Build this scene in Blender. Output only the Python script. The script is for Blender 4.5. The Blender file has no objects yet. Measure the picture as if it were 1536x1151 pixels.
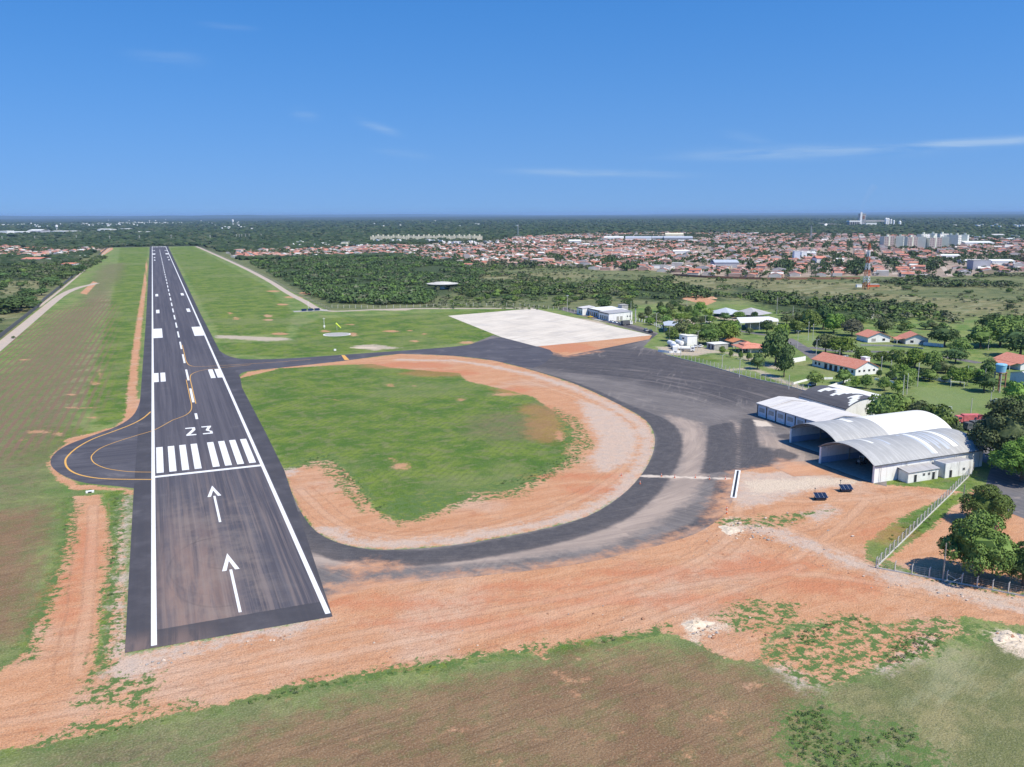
import bpy, bmesh, math, random
import numpy as np
from mathutils import Vector, Matrix, geometry

S = bpy.context.scene
C = S.collection
random.seed(7); rng = np.random.default_rng(7)
R = math.radians

# ------------------------------------------------------------------ camera
# world frame: +Y runs down the runway, X = 0 is its left edge line, Z = 0 the ground
F, HY, ROLL, HCAM = 1285.0, 321.3, R(-0.26), 72.9
CAMX, CAMY, YAW = 5.48, -150.04, R(22.36)
PITCH = math.atan((575.5 - HY) / F)
def _rays():
    c, s = math.cos(ROLL), math.sin(ROLL); cp, sp = math.cos(PITCH), math.sin(PITCH)
    right = Vector((c, s*sp, s*cp)); up = Vector((-s, c*sp, c*cp)); fwd = Vector((0, cp, -sp))
    m = Matrix.Rotation(-YAW, 3, 'Z')
    return m @ right, m @ up, m @ fwd
RIGHT, UP, FWD = _rays()
cam_d = bpy.data.cameras.new('camera'); cam = bpy.data.objects.new('camera', cam_d); C.objects.link(cam)
cam_d.sensor_width = 36; cam_d.lens = F / 1536 * 36
cam_d.clip_start = 1; cam_d.clip_end = 200000
M = Matrix((RIGHT, UP, -FWD)).transposed().to_4x4(); M.translation = (CAMX, CAMY, HCAM)
cam.matrix_world = M
S.camera = cam

# ------------------------------------------------------------------ light
SUN_AZ, SUN_EL = R(152), R(54)          # azimuth clockwise from +Y
w = bpy.data.worlds.new('World'); S.world = w; w.use_nodes = True
nt = w.node_tree; nt.nodes.clear()
sky = nt.nodes.new('ShaderNodeTexSky'); sky.sky_type = 'NISHITA'; sky.sun_disc = False
sky.sun_elevation = SUN_EL; sky.sun_rotation = SUN_AZ
sky.altitude = 0; sky.air_density = 1.0; sky.dust_density = 0.25; sky.ozone_density = 4.0
bg = nt.nodes.new('ShaderNodeBackground'); out = nt.nodes.new('ShaderNodeOutputWorld')
bg.inputs[1].default_value = 0.118
# thin cirrus, placed by direction on the dome
tc = nt.nodes.new('ShaderNodeTexCoord')
lift = nt.nodes.new('ShaderNodeVectorMath'); lift.operation = 'MULTIPLY_ADD'
lift.inputs[1].default_value = (1, 1, 0.8); lift.inputs[2].default_value = (0, 0, 0.245)
nrm = nt.nodes.new('ShaderNodeVectorMath'); nrm.operation = 'NORMALIZE'
nt.links.new(tc.outputs['Generated'], lift.inputs[0]); nt.links.new(lift.outputs[0], nrm.inputs[0]); nt.links.new(nrm.outputs[0], sky.inputs[0])
def wn(t, **k):
    n = nt.nodes.new(t)
    for a, b in k.items(): setattr(n, a, b)
    return n
def wm(op, a, b=None, c=None):
    n = wn('ShaderNodeMath', operation=op)
    for i, v in enumerate((a, b, c)):
        if v is None: continue
        if isinstance(v, (int, float)): n.inputs[i].default_value = v
        else: nt.links.new(v, n.inputs[i])
    return n.outputs[0]
sep = wn('ShaderNodeSeparateXYZ'); nt.links.new(tc.outputs['Generated'], sep.inputs[0])
az = wm('ARCTAN2', sep.outputs[0], sep.outputs[1]); el = wm('ARCSINE', sep.outputs[2])
comb = wn('ShaderNodeCombineXYZ'); nt.links.new(wm('MULTIPLY', az, 5.0), comb.inputs[0]); nt.links.new(wm('MULTIPLY', el, 60.0), comb.inputs[1])
nz = wn('ShaderNodeTexNoise'); nz.inputs['Scale'].default_value = 1.6; nz.inputs['Detail'].default_value = 9; nz.inputs['Roughness'].default_value = 0.62
nz.inputs['Distortion'].default_value = 0.5
nt.links.new(comb.outputs[0], nz.inputs[0])
total = None
def streak(px0, py0, px1, py1, thick_deg, amp):
    """a wisp of cirrus: soft band between two directions on the dome"""
    global total
    def ae(px, py):
        d = FWD + RIGHT*((px-768)/F) + UP*((575.5-py)/F); d.normalize()
        return math.atan2(d.x, d.y), math.asin(d.z)
    a0, e0 = ae(px0, py0); a1, e1 = ae(px1, py1)
    sl = (e1-e0)/(a1-a0)
    line = wm('ADD', wm('MULTIPLY', wm('SUBTRACT', az, a0), sl), e0)
    dv = wm('DIVIDE', wm('SUBTRACT', el, line), R(thick_deg))
    gv = wm('EXPONENT', wm('MULTIPLY', wm('MULTIPLY', dv, dv), -1.0))
    du = wm('DIVIDE', wm('SUBTRACT', az, (a0+a1)/2), abs(a1-a0)/2)
    gu = wm('EXPONENT', wm('MULTIPLY', wm('POWER', wm('ABSOLUTE', du), 3.0), -1.6))
    v = wm('MULTIPLY', wm('MULTIPLY', gv, gu), amp)
    total = v if total is None else wm('ADD', total, v)
streak(1000, 233, 1480, 220, 0.33, 1.0)
streak(1360, 220, 1600, 206, 0.25, 1.1)
streak(760, 257, 1040, 262, 0.22, 0.85)
streak(530, 178, 600, 201, 0.25, 0.7)
streak(435, 170, 480, 175, 0.3, 0.45)
streak(300, 36, 385, 43, 0.14, 0.45)
streak(190, 82, 310, 92, 0.4, 0.3)
streak(560, 226, 650, 236, 0.22, 0.35)
streak(1080, 200, 1160, 214, 0.3, 0.3)
rmp = wn('ShaderNodeMapRange'); rmp.inputs[1].default_value = 0.36; rmp.inputs[2].default_value = 0.8
nt.links.new(nz.outputs[0], rmp.inputs[0])
cf = wm('MINIMUM', wm('MULTIPLY', wm('MULTIPLY', rmp.outputs[0], total), 0.7), 0.5)
mixw = wn('ShaderNodeMix', data_type='RGBA'); nt.links.new(cf, mixw.inputs[0])
tint = wn('ShaderNodeHueSaturation'); tint.inputs['Saturation'].default_value = 1.34; tint.inputs['Value'].default_value = 1.50; tint.inputs['Hue'].default_value = 0.505
nt.links.new(sky.outputs[0], tint.inputs['Color'])
pale = wn('ShaderNodeMix', data_type='RGBA'); nt.links.new(wm('MULTIPLY', wm('EXPONENT', wm('MULTIPLY', wm('ABSOLUTE', el), -1/R(6.5))), .58), pale.inputs[0])
nt.links.new(tint.outputs[0], pale.inputs[6]); pale.inputs[7].default_value = (2.35, 3.45, 4.95, 1)
nt.links.new(pale.outputs[2], mixw.inputs[6]); mixw.inputs[7].default_value = (4.0, 5.2, 6.6, 1)
nt.links.new(mixw.outputs[2], bg.inputs[0]); nt.links.new(bg.outputs[0], out.inputs[0])
sun_d = bpy.data.lights.new('sun', 'SUN'); sun_d.energy = 5.0; sun_d.angle = R(0.5); sun_d.color = (1, 0.92, 0.75)
sun = bpy.data.objects.new('sun', sun_d); C.objects.link(sun)
sd = Vector((math.sin(SUN_AZ)*math.cos(SUN_EL), math.cos(SUN_AZ)*math.cos(SUN_EL), math.sin(SUN_EL)))
sun.rotation_euler = sd.to_track_quat('Z', 'Y').to_euler()
sun.location = (0, 0, 300)
S.view_settings.view_transform = 'Standard'; S.view_settings.look = 'None'
S.view_settings.exposure = 0.12; S.view_settings.gamma = 1
S.render.engine = 'CYCLES'
S.cycles.max_bounces = 3; S.cycles.volume_bounces = 0; S.cycles.diffuse_bounces = 1
S.cycles.transparent_max_bounces = 8

# ------------------------------------------------------------------ helpers
def G(px, py, z=0.0):
    """the place on the ground (or at height z) that stands at this spot of the photograph"""
    d = FWD + RIGHT*((px-768)/F) + UP*((575.5-py)/F)
    t = (z-HCAM)/d.z
    return (CAMX+d.x*t, CAMY+d.y*t)
def H(px, pyb, pyt):
    """height of something whose foot is at (px,pyb) and whose top is at pyt"""
    b = G(px, pyb); db = (b[0]-CAMX)*math.sin(YAW)+(b[1]-CAMY)*math.cos(YAW)
    lo, hi = 0.0, 72.8
    if pyt <= HY+1:
        f = (575.5-pyt)/F
        d = FWD + RIGHT*((px-768)/F) + UP*f
        dh = d.x*math.sin(YAW)+d.y*math.cos(YAW)
        return HCAM + d.z*db/dh
    for _ in range(50):
        m = (lo+hi)/2; q = G(px, pyt, m)
        if (q[0]-CAMX)*math.sin(YAW)+(q[1]-CAMY)*math.cos(YAW) > db: lo = m
        else: hi = m
    return lo
def dist(x, y): return math.hypot(x-CAMX, y-CAMY)
def tag(o, label=None, cat=None, group=None, kind=None):
    if label: o['label'] = label
    if cat: o['category'] = cat
    if group: o['group'] = group
    if kind: o['kind'] = kind
    return o
def empty(name, x, y, z=0, rz=0):
    o = bpy.data.objects.new(name, None); C.objects.link(o); o.empty_display_size = 0.5
    o.location = (x, y, z); o.rotation_euler = (0, 0, rz); return o
class MB:
    """collects shapes for ONE mesh"""
    def __init__(s): s.v = []; s.f = []; s.m = []
    def add(s, vs, fs, mi=0):
        n = len(s.v); s.v += [tuple(v) for v in vs]
        s.f += [tuple(i+n for i in f) for f in fs]; s.m += [mi]*len(fs); return s
    def box(s, x0, x1, y0, y1, z0, z1, mi=0):
        return s.add([(x0,y0,z0),(x1,y0,z0),(x1,y1,z0),(x0,y1,z0),(x0,y0,z1),(x1,y0,z1),(x1,y1,z1),(x0,y1,z1)],
                     [(0,3,2,1),(4,5,6,7),(0,1,5,4),(1,2,6,5),(2,3,7,6),(3,0,4,7)], mi)
    def rbox(s, cx, cy, lx, ly, z0, z1, a, mi=0):
        c, n = math.cos(a), math.sin(a)
        p = [(cx+c*u-n*v, cy+n*u+c*v) for u, v in ((-lx/2,-ly/2),(lx/2,-ly/2),(lx/2,ly/2),(-lx/2,ly/2))]
        return s.add([(x,y,z0) for x,y in p]+[(x,y,z1) for x,y in p], [(0,3,2,1),(4,5,6,7),(0,1,5,4),(1,2,6,5),(2,3,7,6),(3,0,4,7)], mi)
    def tube(s, p, q, r0, r1=None, n=8, mi=0, cap=True):
        r1 = r0 if r1 is None else r1
        p, q = Vector(p), Vector(q); d = (q-p).normalized()
        a = d.orthogonal().normalized(); b = d.cross(a)
        vs = [p+(a*math.cos(2*math.pi*i/n)+b*math.sin(2*math.pi*i/n))*r0 for i in range(n)] + \
             [q+(a*math.cos(2*math.pi*i/n)+b*math.sin(2*math.pi*i/n))*r1 for i in range(n)]
        fs = [(i,(i+1)%n,n+(i+1)%n,n+i) for i in range(n)]
        if cap: fs += [tuple(range(n))[::-1], tuple(range(n,2*n))]
        return s.add(vs, fs, mi)
    def lathe(s, cx, cy, prof, n=24, mi=0):
        """prof: list of (r, z)"""
        vs = []; fs = []
        for r, z in prof:
            vs += [(cx+r*math.cos(2*math.pi*i/n), cy+r*math.sin(2*math.pi*i/n), z) for i in range(n)]
        for k in range(len(prof)-1):
            for i in range(n):
                j = (i+1)%n; fs.append((k*n+i, k*n+j, (k+1)*n+j, (k+1)*n+i))
        if prof[-1][0] > 1e-3: fs.append(tuple((len(prof)-1)*n+i for i in range(n)))
        if prof[0][0] > 1e-3: fs.append(tuple(range(n))[::-1])
        return s.add(vs, fs, mi)
    def prism(s, pts, z0, z1, mi=0):
        n = len(pts)
        return s.add([(x,y,z0) for x,y in pts]+[(x,y,z1) for x,y in pts],
                     [tuple(range(n))[::-1], tuple(range(n,2*n))]+[(i,(i+1)%n,n+(i+1)%n,n+i) for i in range(n)], mi)
    def xprism(s, prof, x0, x1, mi=0):
        """profile in (y,z) swept along x"""
        n = len(prof)
        return s.add([(x0,y,z) for y,z in prof]+[(x1,y,z) for y,z in prof],
                     [tuple(range(n)), tuple(range(n,2*n))[::-1]]+[(i,n+i,n+(i+1)%n,(i+1)%n) for i in range(n)], mi)
    def yprism(s, prof, y0, y1, mi=0):
        n = len(prof)
        return s.add([(x,y0,z) for x,z in prof]+[(x,y1,z) for x,z in prof],
                     [tuple(range(n))[::-1], tuple(range(n,2*n))]+[(i,(i+1)%n,n+(i+1)%n,n+i) for i in range(n)], mi)
    def build(s, name, mats, parent=None, smooth=False, loc=None, rz=0):
        me = bpy.data.meshes.new(name); me.from_pydata(s.v, [], s.f)
        mats = mats if isinstance(mats, (list, tuple)) else [mats]
        for m in mats: me.materials.append(m)
        if len(mats) > 1: me.polygons.foreach_set('material_index', s.m)
        if smooth: me.polygons.foreach_set('use_smooth', [True]*len(s.f))
        me.update()
        o = bpy.data.objects.new(name, me); C.objects.link(o)
        if parent: o.parent = parent
        if loc: o.location = loc
        if rz: o.rotation_euler = (0, 0, rz)
        return o
def fast_mesh(name, V, Fq, mats, mi=None, smooth=False, parent=None):
    """V (n,3), Fq (m,k) numpy arrays"""
    me = bpy.data.meshes.new(name); k = Fq.shape[1]
    me.vertices.add(len(V)); me.vertices.foreach_set('co', np.asarray(V, np.float32).ravel())
    me.loops.add(Fq.size); me.loops.foreach_set('vertex_index', np.asarray(Fq, np.int32).ravel())
    me.polygons.add(len(Fq)); me.polygons.foreach_set('loop_start', np.arange(0, Fq.size, k, dtype=np.int32))
    me.polygons.foreach_set('loop_total', np.full(len(Fq), k, np.int32))
    for m in mats: me.materials.append(m)
    if mi is not None: me.polygons.foreach_set('material_index', np.asarray(mi, np.int32))
    me.polygons.foreach_set('use_smooth', np.full(len(Fq), smooth))
    me.update(calc_edges=True)
    o = bpy.data.objects.new(name, me); C.objects.link(o)
    if parent: o.parent = parent
    return o

# ------------------------------------------------------------------ materials
class NT:
    def __init__(s, name):
        s.mat = bpy.data.materials.new(name); s.mat.use_nodes = True
        s.t = s.mat.node_tree; s.b = s.t.nodes['Principled BSDF']
        s.b.inputs['Specular IOR Level'].default_value = 0.2
    def n(s, t, **k):
        n = s.t.nodes.new(t)
        for a, b in k.items(): setattr(n, a, b)
        return n
    def set(s, sock, v):
        if isinstance(v, (int, float)): sock.default_value = v
        elif isinstance(v, (tuple, list)): sock.default_value = tuple(v)+((1,) if len(v) == 3 and len(sock.default_value) == 4 else ())
        else: s.t.links.new(v, sock)
    def math(s, op, a, b=None, c=None, clamp=False):
        n = s.n('ShaderNodeMath', operation=op, use_clamp=clamp)
        for i, v in enumerate((a, b, c)):
            if v is not None: s.set(n.inputs[i], v)
        return n.outputs[0]
    def mix(s, f, a, b, mode='MIX'):
        n = s.n('ShaderNodeMix', data_type='RGBA', blend_type=mode); n.clamp_factor = True
        s.set(n.inputs[0], f); s.set(n.inputs[6], a); s.set(n.inputs[7], b); return n.outputs[2]
    def ramp(s, v, lo, hi, a=0.0, b=1.0, smooth=True):
        n = s.n('ShaderNodeMapRange', interpolation_type='SMOOTHSTEP' if smooth else 'LINEAR')
        s.set(n.inputs[0], v); n.inputs[1].default_value = lo; n.inputs[2].default_value = hi
        n.inputs[3].default_value = a; n.inputs[4].default_value = b; return n.outputs[0]
    def pos(s, sx=1, sy=1, sz=1, rz=0, obj=False):
        if obj: o = s.n('ShaderNodeTexCoord').outputs['Object']
        else: o = s.n('ShaderNodeNewGeometry').outputs['Position']
        m = s.n('ShaderNodeMapping'); m.inputs['Scale'].default_value = (sx, sy, sz); m.inputs['Rotation'].default_value = (0, 0, rz)
        # rotate first, then stretch
        if rz:
            m0 = s.n('ShaderNodeMapping'); m0.inputs['Rotation'].default_value = (0, 0, rz); s.t.links.new(o, m0.inputs[0])
            m.inputs['Rotation'].default_value = (0, 0, 0); o = m0.outputs[0]
        s.t.links.new(o, m.inputs[0]); return m.outputs[0]
    def noise(s, vec, scale, detail=4, rough=0.55, col=False, dist=0.0):
        detail = min(detail, max(2.2, math.log2(1/(scale*.07)))) if scale != 1.0 else min(detail, 6)
        n = s.n('ShaderNodeTexNoise'); s.set(n.inputs['Vector'], vec); n.inputs['Scale'].default_value = scale
        n.inputs['Detail'].default_value = detail; n.inputs['Roughness'].default_value = rough; n.inputs['Distortion'].default_value = dist
        return n.outputs[1 if col else 0]
    def attr(s, name):
        n = s.n('ShaderNodeAttribute'); n.attribute_name = name; return n.outputs['Fac']
    def bump(s, h, strength=0.3, dist=0.1):
        n = s.n('ShaderNodeBump'); n.inputs['Strength'].default_value = strength; n.inputs['Distance'].default_value = dist
        s.set(n.inputs['Height'], h); s.t.links.new(n.outputs[0], s.b.inputs['Normal'])
    def fin(s, col, rough=0.85, metal=0):
        s.set(s.b.inputs['Base Color'], col); s.set(s.b.inputs['Roughness'], rough); s.set(s.b.inputs['Metallic'], metal); return s.mat
def plain(name, col, rough=0.7, var=0.12, scale=0.8, spec=0.3, metal=0, dirt=None, dirt_amt=0.5, streak=False):
    m = NT(name); m.b.inputs['Specular IOR Level'].default_value = spec
    p = m.pos(); n = m.noise(p, scale, 6, 0.65)
    c = m.mix(m.ramp(n, 0.3, 0.7), tuple(x*(1-var) for x in col), tuple(min(1, x*(1+var)) for x in col))
    if dirt:
        p2 = m.pos(1, 1, 0.12 if streak else 1)
        n2 = m.noise(p2, 1.1, 7, 0.7)
        c = m.mix(m.math('MULTIPLY', m.ramp(n2, 0.5, 0.72), dirt_amt), c, dirt)
    return m.fin(c, rough, metal)
MT = {}
MT['white_wall'] = plain('white_painted_render', (.86,.86,.84), .8, .04, .6, dirt=(.48,.44,.38), dirt_amt=.4, streak=True)
MT['dirty_white'] = plain('stained_white_render', (.80,.80,.78), .85, .06, .8, dirt=(.26,.24,.22), dirt_amt=.6, streak=True)
MT['blue_and_shaded_wall'] = plain('pale_blue_and_shaded_white_render', (.66,.72,.80), .8, .06, .6, dirt=(.3,.33,.38), dirt_amt=.3)  # white walls with bluish shade in the colour; tower house is really blue
MT['blue_paint'] = plain('blue_paint', (.30,.42,.60), .7, .08)
MT['dark'] = plain('dark_opening', (.03,.033,.04), .6, .2)
MT['glass'] = plain('tinted_glass', (.05,.065,.085), .12, .1, spec=.6)
MT['grey'] = plain('grey_concrete', (.40,.39,.37), .9, .12, .9, dirt=(.2,.19,.17), dirt_amt=.6)
MT['dgrey'] = plain('dark_grey_trim', (.11,.115,.12), .7, .1)
MT['wood'] = plain('weathered_pole', (.32,.30,.27), .9, .15)
MT['pole'] = plain('pale_concrete_pole', (.56,.54,.50), .85, .08)
MT['wpaint'] = plain('white_paint', (.84,.84,.83), .5, .03)
MT['rpaint'] = plain('red_paint', (.55,.10,.05), .5, .08)
MT['opaint'] = plain('orange_red_paint', (.65,.16,.07), .6, .1)
MT['ypaint'] = plain('yellow_paint', (.75,.55,.04), .45, .05)
MT['ylime'] = plain('lime_fabric', (.72,.85,.10), .7, .05)
MT['metal'] = plain('galvanised_steel', (.5,.51,.52), .45, .08, metal=.4)
MT['rust'] = plain('rusty_steel', (.28,.14,.09), .8, .25, 2)
MT['black'] = plain('black_rubber', (.02,.02,.022), .6, .1)
MT['solar'] = plain('solar_cells', (.015,.022,.05), .15, .1, spec=.7)
MT['cream'] = plain('cream_render', (.72,.68,.52), .85, .06, .2, dirt=(.45,.42,.34), dirt_amt=.4)
MT['sage'] = plain('pale_green_render', (.66,.70,.58), .85, .06, .2)
MT['taupe'] = plain('grey_taupe_render', (.36,.31,.31), .85, .06, .2)
MT['lav'] = plain('lavender_grey_block', (.42,.42,.46), .8, .08)
MT['tank_blue'] = plain('blue_fibreglass', (.25,.52,.72), .4, .05)
def roof_tiles(name, col, col2, ang=0, pitch=0.9):
    m = NT(name); p = m.pos(obj=True)
    w = m.n('ShaderNodeTexWave', wave_type='BANDS', bands_direction='X'); m.set(w.inputs[0], p)
    w.inputs['Scale'].default_value = 1.6; w.inputs['Distortion'].default_value = .3
    n = m.noise(m.pos(), .9, 7, .7); n2 = m.noise(m.pos(), 3.5, 3, .6)
    c = m.mix(m.ramp(n, .3, .72), col, col2)
    c = m.mix(m.math('MULTIPLY', m.ramp(n2, .5, .75), .45), c, tuple(x*.55 for x in col))
    c = m.mix(m.math('MULTIPLY', w.outputs[1], .22), c, tuple(x*.5 for x in col))
    return m.fin(c, .85)
MT['tile'] = roof_tiles('salmon_clay_tiles', (.60,.22,.15), (.70,.33,.24))
MT['tile2'] = roof_tiles('orange_clay_tiles', (.62,.24,.11), (.55,.26,.15))
def sheet_roof(name, col, seam='X', stain=(.3,.29,.28), amt=.5, scale=1.2):
    """corrugated sheets: joints and streaks running down the slope (object space)"""
    m = NT(name); m.b.inputs['Specular IOR Level'].default_value = .35
    p = m.pos(obj=True)
    s_ = m.noise(m.pos(1.0 if seam == 'X' else .06, .06 if seam == 'X' else 1.0, .06, obj=True), scale, 7, .65)
    c = m.mix(m.math('MULTIPLY', m.ramp(s_, .42, .68), amt), col, stain)
    n2 = m.noise(m.pos(obj=True), .25, 6, .6)
    c = m.mix(m.math('MULTIPLY', m.ramp(n2, .45, .7), amt*.6), c, tuple(x*.75 for x in col))
    w = m.n('ShaderNodeTexWave', wave_type='BANDS', bands_direction=seam); m.set(w.inputs[0], p)
    w.inputs['Scale'].default_value = 3.0
    m.bump(w.outputs[1], .15, .04)
    return m.fin(c, .55)
MT['roof_grey'] = sheet_roof('grey_arched_sheeting', (.37,.37,.365), 'X', (.55,.55,.54), .6)
MT['roof_white'] = sheet_roof('white_sheeting', (.84,.84,.80), 'X', (.66,.65,.60), .45)
MT['roof_fibre'] = sheet_roof('old_fibre_cement', (.72,.69,.66), 'Y', (.48,.44,.42), .55)
MT['roof_fibre2'] = sheet_roof('weathered_fibre_cement', (.46,.45,.45), 'X', (.30,.28,.27), .55)
MT['roof_dark'] = sheet_roof('dark_burnt_sheeting', (.125,.118,.118), 'X', (.06,.055,.06), .5)
MT['roof_steel'] = sheet_roof('pale_blue_steel_roof', (.50,.54,.60), 'X', (.38,.42,.47), .4)
# ------------------------------------------------------------------ zones of the ground
def PX(l): return [G(*p) for p in l]
def smooth_px(l, closed=True, k=4):
    """Catmull-Rom through pixel points"""
    out_ = []; n = len(l)
    for i in range(n if closed else n-1):
        p = [l[(i+q) % n] if closed else l[min(max(i+q, 0), n-1)] for q in (-1, 0, 1, 2)]
        for s_ in range(k):
            t = s_/k
            out_.append(tuple(.5*(2*p[1][a]+(p[2][a]-p[0][a])*t+(2*p[0][a]-5*p[1][a]+4*p[2][a]-p[3][a])*t*t+(-p[0][a]+3*p[1][a]-3*p[2][a]+p[3][a])*t**3) for a in (0, 1)))
    if not closed: out_.append(l[-1])
    return out_
def ell(px, py, rx, ry, n=14):
    return [G(px+rx*math.cos(2*math.pi*i/n), py+ry*math.sin(2*math.pi*i/n)) for i in range(n)]
def sd_poly(P, poly, lim=40.0):
    """signed distance, positive inside; only worked out near the polygon"""
    poly = np.asarray(poly, float); out_ = np.full(len(P), -lim)
    lo = poly.min(0)-lim; hi = poly.max(0)+lim
    idx = np.nonzero((P[:,0] > lo[0]) & (P[:,0] < hi[0]) & (P[:,1] > lo[1]) & (P[:,1] < hi[1]))[0]
    if len(idx) == 0: return out_
    Q = P[idx]; d2 = np.full(len(Q), 1e18); ins = np.zeros(len(Q), bool)
    for i in range(len(poly)):
        a = poly[i]; b = poly[(i+1) % len(poly)]; e = b-a
        w_ = Q-a; t = np.clip((w_@e)/max(e@e, 1e-9), 0, 1)
        dd = w_-t[:,None]*e; d2 = np.minimum(d2, (dd*dd).sum(1))
        c1 = (a[1] > Q[:,1]) != (b[1] > Q[:,1])
        if abs(e[1]) > 1e-12: ins ^= c1 & (Q[:,0] < e[0]*(Q[:,1]-a[1])/e[1]+a[0])
    r = np.sqrt(d2); out_[idx] = np.clip(np.where(ins, r, -r), -lim, lim); return out_
def sd_line(P, pts, width, lim=40.0):
    pts = np.asarray(pts, float); out_ = np.full(len(P), -lim)
    lo = pts.min(0)-lim; hi = pts.max(0)+lim
    idx = np.nonzero((P[:,0] > lo[0]) & (P[:,0] < hi[0]) & (P[:,1] > lo[1]) & (P[:,1] < hi[1]))[0]
    if len(idx) == 0: return out_
    Q = P[idx]; d2 = np.full(len(Q), 1e18)
    for i in range(len(pts)-1):
        a = pts[i]; e = pts[i+1]-a; w_ = Q-a; t = np.clip((w_@e)/max(e@e, 1e-9), 0, 1)
        dd = w_-t[:,None]*e; d2 = np.minimum(d2, (dd*dd).sum(1))
    out_[idx] = np.clip(width/2-np.sqrt(d2), -lim, lim); return out_
def field(P, items):
    f = np.full(len(P), -40.0)
    for it in items:
        if it[0] == 'P': v = sd_poly(P, it[1])
        elif it[0] == 'L': v = sd_line(P, it[1], it[2])
        else:
            v = sd_poly(P, it[1])
            for h in it[2]: v = np.minimum(v, -sd_poly(P, h))
        f = np.maximum(f, v)
    return f

ISLAND = [(425,706),(447,760),(475,798),(520,818),(580,825),(680,818),(800,797),(880,775),(930,745),(960,715),(978,684),(982,655),(968,630),(925,605),(865,577),(800,556),(740,541),(680,534),(600,531),(520,541),(420,552),(372,558),(357,567),(362,590),(385,635)]
IGRASS = [(358,568),(420,553),(500,548),(560,546),(590,552),(640,556),(690,560),(700,572),(760,585),(800,596),(835,620),(858,645),(862,675),(845,695),(815,712),(775,733),(710,745),(660,765),(615,782),(585,778),(560,762),(540,735),(520,708),(495,690),(468,692),(445,702),(425,706),(390,645),(366,595)]
LOOP_OUT = [(490,905),(520,893),(560,882),(620,874),(700,866),(780,858),(850,849),(900,840),(950,828),(1000,815),(1045,800),(1080,778),(1095,760),(1100,745),(1103,738),(1109,708),(1113,706),(1157,700),(1190,715),(1255,712),(1330,730),(1330,690),(1240,650),(1290,620),(1240,590),(1205,585),(1130,567),(1060,548),(1000,532),(985,525),(965,521),(978,508),(988,500),(960,490),(848,461),(836,464),(978,503),(974,509),(850,534),(805,521),(740,503),(700,519),(640,524)]
LOOP_IN = [(600,531),(680,534),(740,541),(800,556),(865,577),(925,605),(968,630),(982,655),(978,684),(960,715),(930,745),(880,775),(800,797),(680,818),(580,825),(520,818),(475,798),(447,760),(425,706),(410,706),(470,880)]
APRON = LOOP_OUT + LOOP_IN
SOIL_MAIN = [(-60,1142),(0,1127),(150,1098),(300,1063),(430,1032),(520,1016),(640,998),(720,984),(790,975),(800,985),(815,990),(822,974),(850,966),(930,955),(985,945),(1040,962),(1090,985),(1120,995),(1145,990),(1150,960),(1190,935),(1290,940),(1390,932),(1450,925),(1536,940),(1800,980),(1800,940),(1536,893),(1420,873),(1340,856),(1303,840),(1298,815),(1330,790),(1395,755),(1440,738),(1400,732),(1320,727),(1190,712),(1110,705),(1095,745),(1085,775),(1000,812),(850,845),(485,900),(492,926),(188,985),(186,735),(110,735),(85,720),(72,700),(78,682),(100,665),(120,655),(125,661),(104,672),(88,690),(90,710),(115,726),(200,735),(200,742),(183,745),(178,850),(165,945),(150,1012),(143,1010),(155,900),(172,830),(160,770),(150,742),(112,745),(102,800),(75,900),(38,978),(0,1008),(-60,1040)]
Z = {}
Z['mown'] = [('P', [(-85,-400),(-85,900),(-92,2085),(97,2085),(124,1120),(126,519),(190,505),(272,468),(330,440),(420,470),(520,430),(560,330),(600,300),(620,150),(400,20),(300,-60),(400,-400)])]
Z['dry'] = [('P', PX(l)) for l in [
    [(95,470),(150,452),(140,500),(118,560),(105,640),(70,740),(0,800),(-90,860),(-90,560),(10,560),(60,500)],
    [(152,398),(188,394),(182,418),(140,456),(118,452)],
    [(0,745),(95,745),(75,820),(48,930),(0,990),(-60,1000),(-60,740)],
    [(-20,1180),(60,1130),(150,1112),(300,1085),(450,1058),(600,1030),(750,1005),(860,985),(980,972),(1050,985),(1150,1010),(1215,1040),(1190,1100),(1165,1200)]]]
Z['dry'] += [('P', ell(*e)) for e in [(760,640,60,22),(830,610,30,14)]]
Z['palegrass'] = [('P', PX(l)) for l in [
    [(1185,1160),(1200,1090),(1235,1045),(1300,1010),(1400,985),(1480,945),(1536,960),(1700,1000),(1700,1250),(1180,1250)],
    [(30,1160),(140,1110),(270,1092),(330,1100),(200,1160)],
    [(128,452),(165,430),(170,455),(150,470)],
    [(130,520),(150,515),(130,600),(100,620),(40,650)],
    [(1180,445),(1300,438),(1420,448),(1536,452),(1620,460),(1620,540),(1536,508),(1470,475),(1420,482),(1340,470),(1240,455)],
    [(985,412),(1150,418),(1290,426),(1400,432),(1200,445),(1090,436),(990,425)],
    [(0,415),(80,412),(90,425),(30,440),(-40,445)], [(0,450),(70,435),(75,445),(20,478),(-40,490)],
    [(700,412),(860,408),(900,416),(760,424)], [(1010,455),(1060,455),(1020,462)]]]
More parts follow.
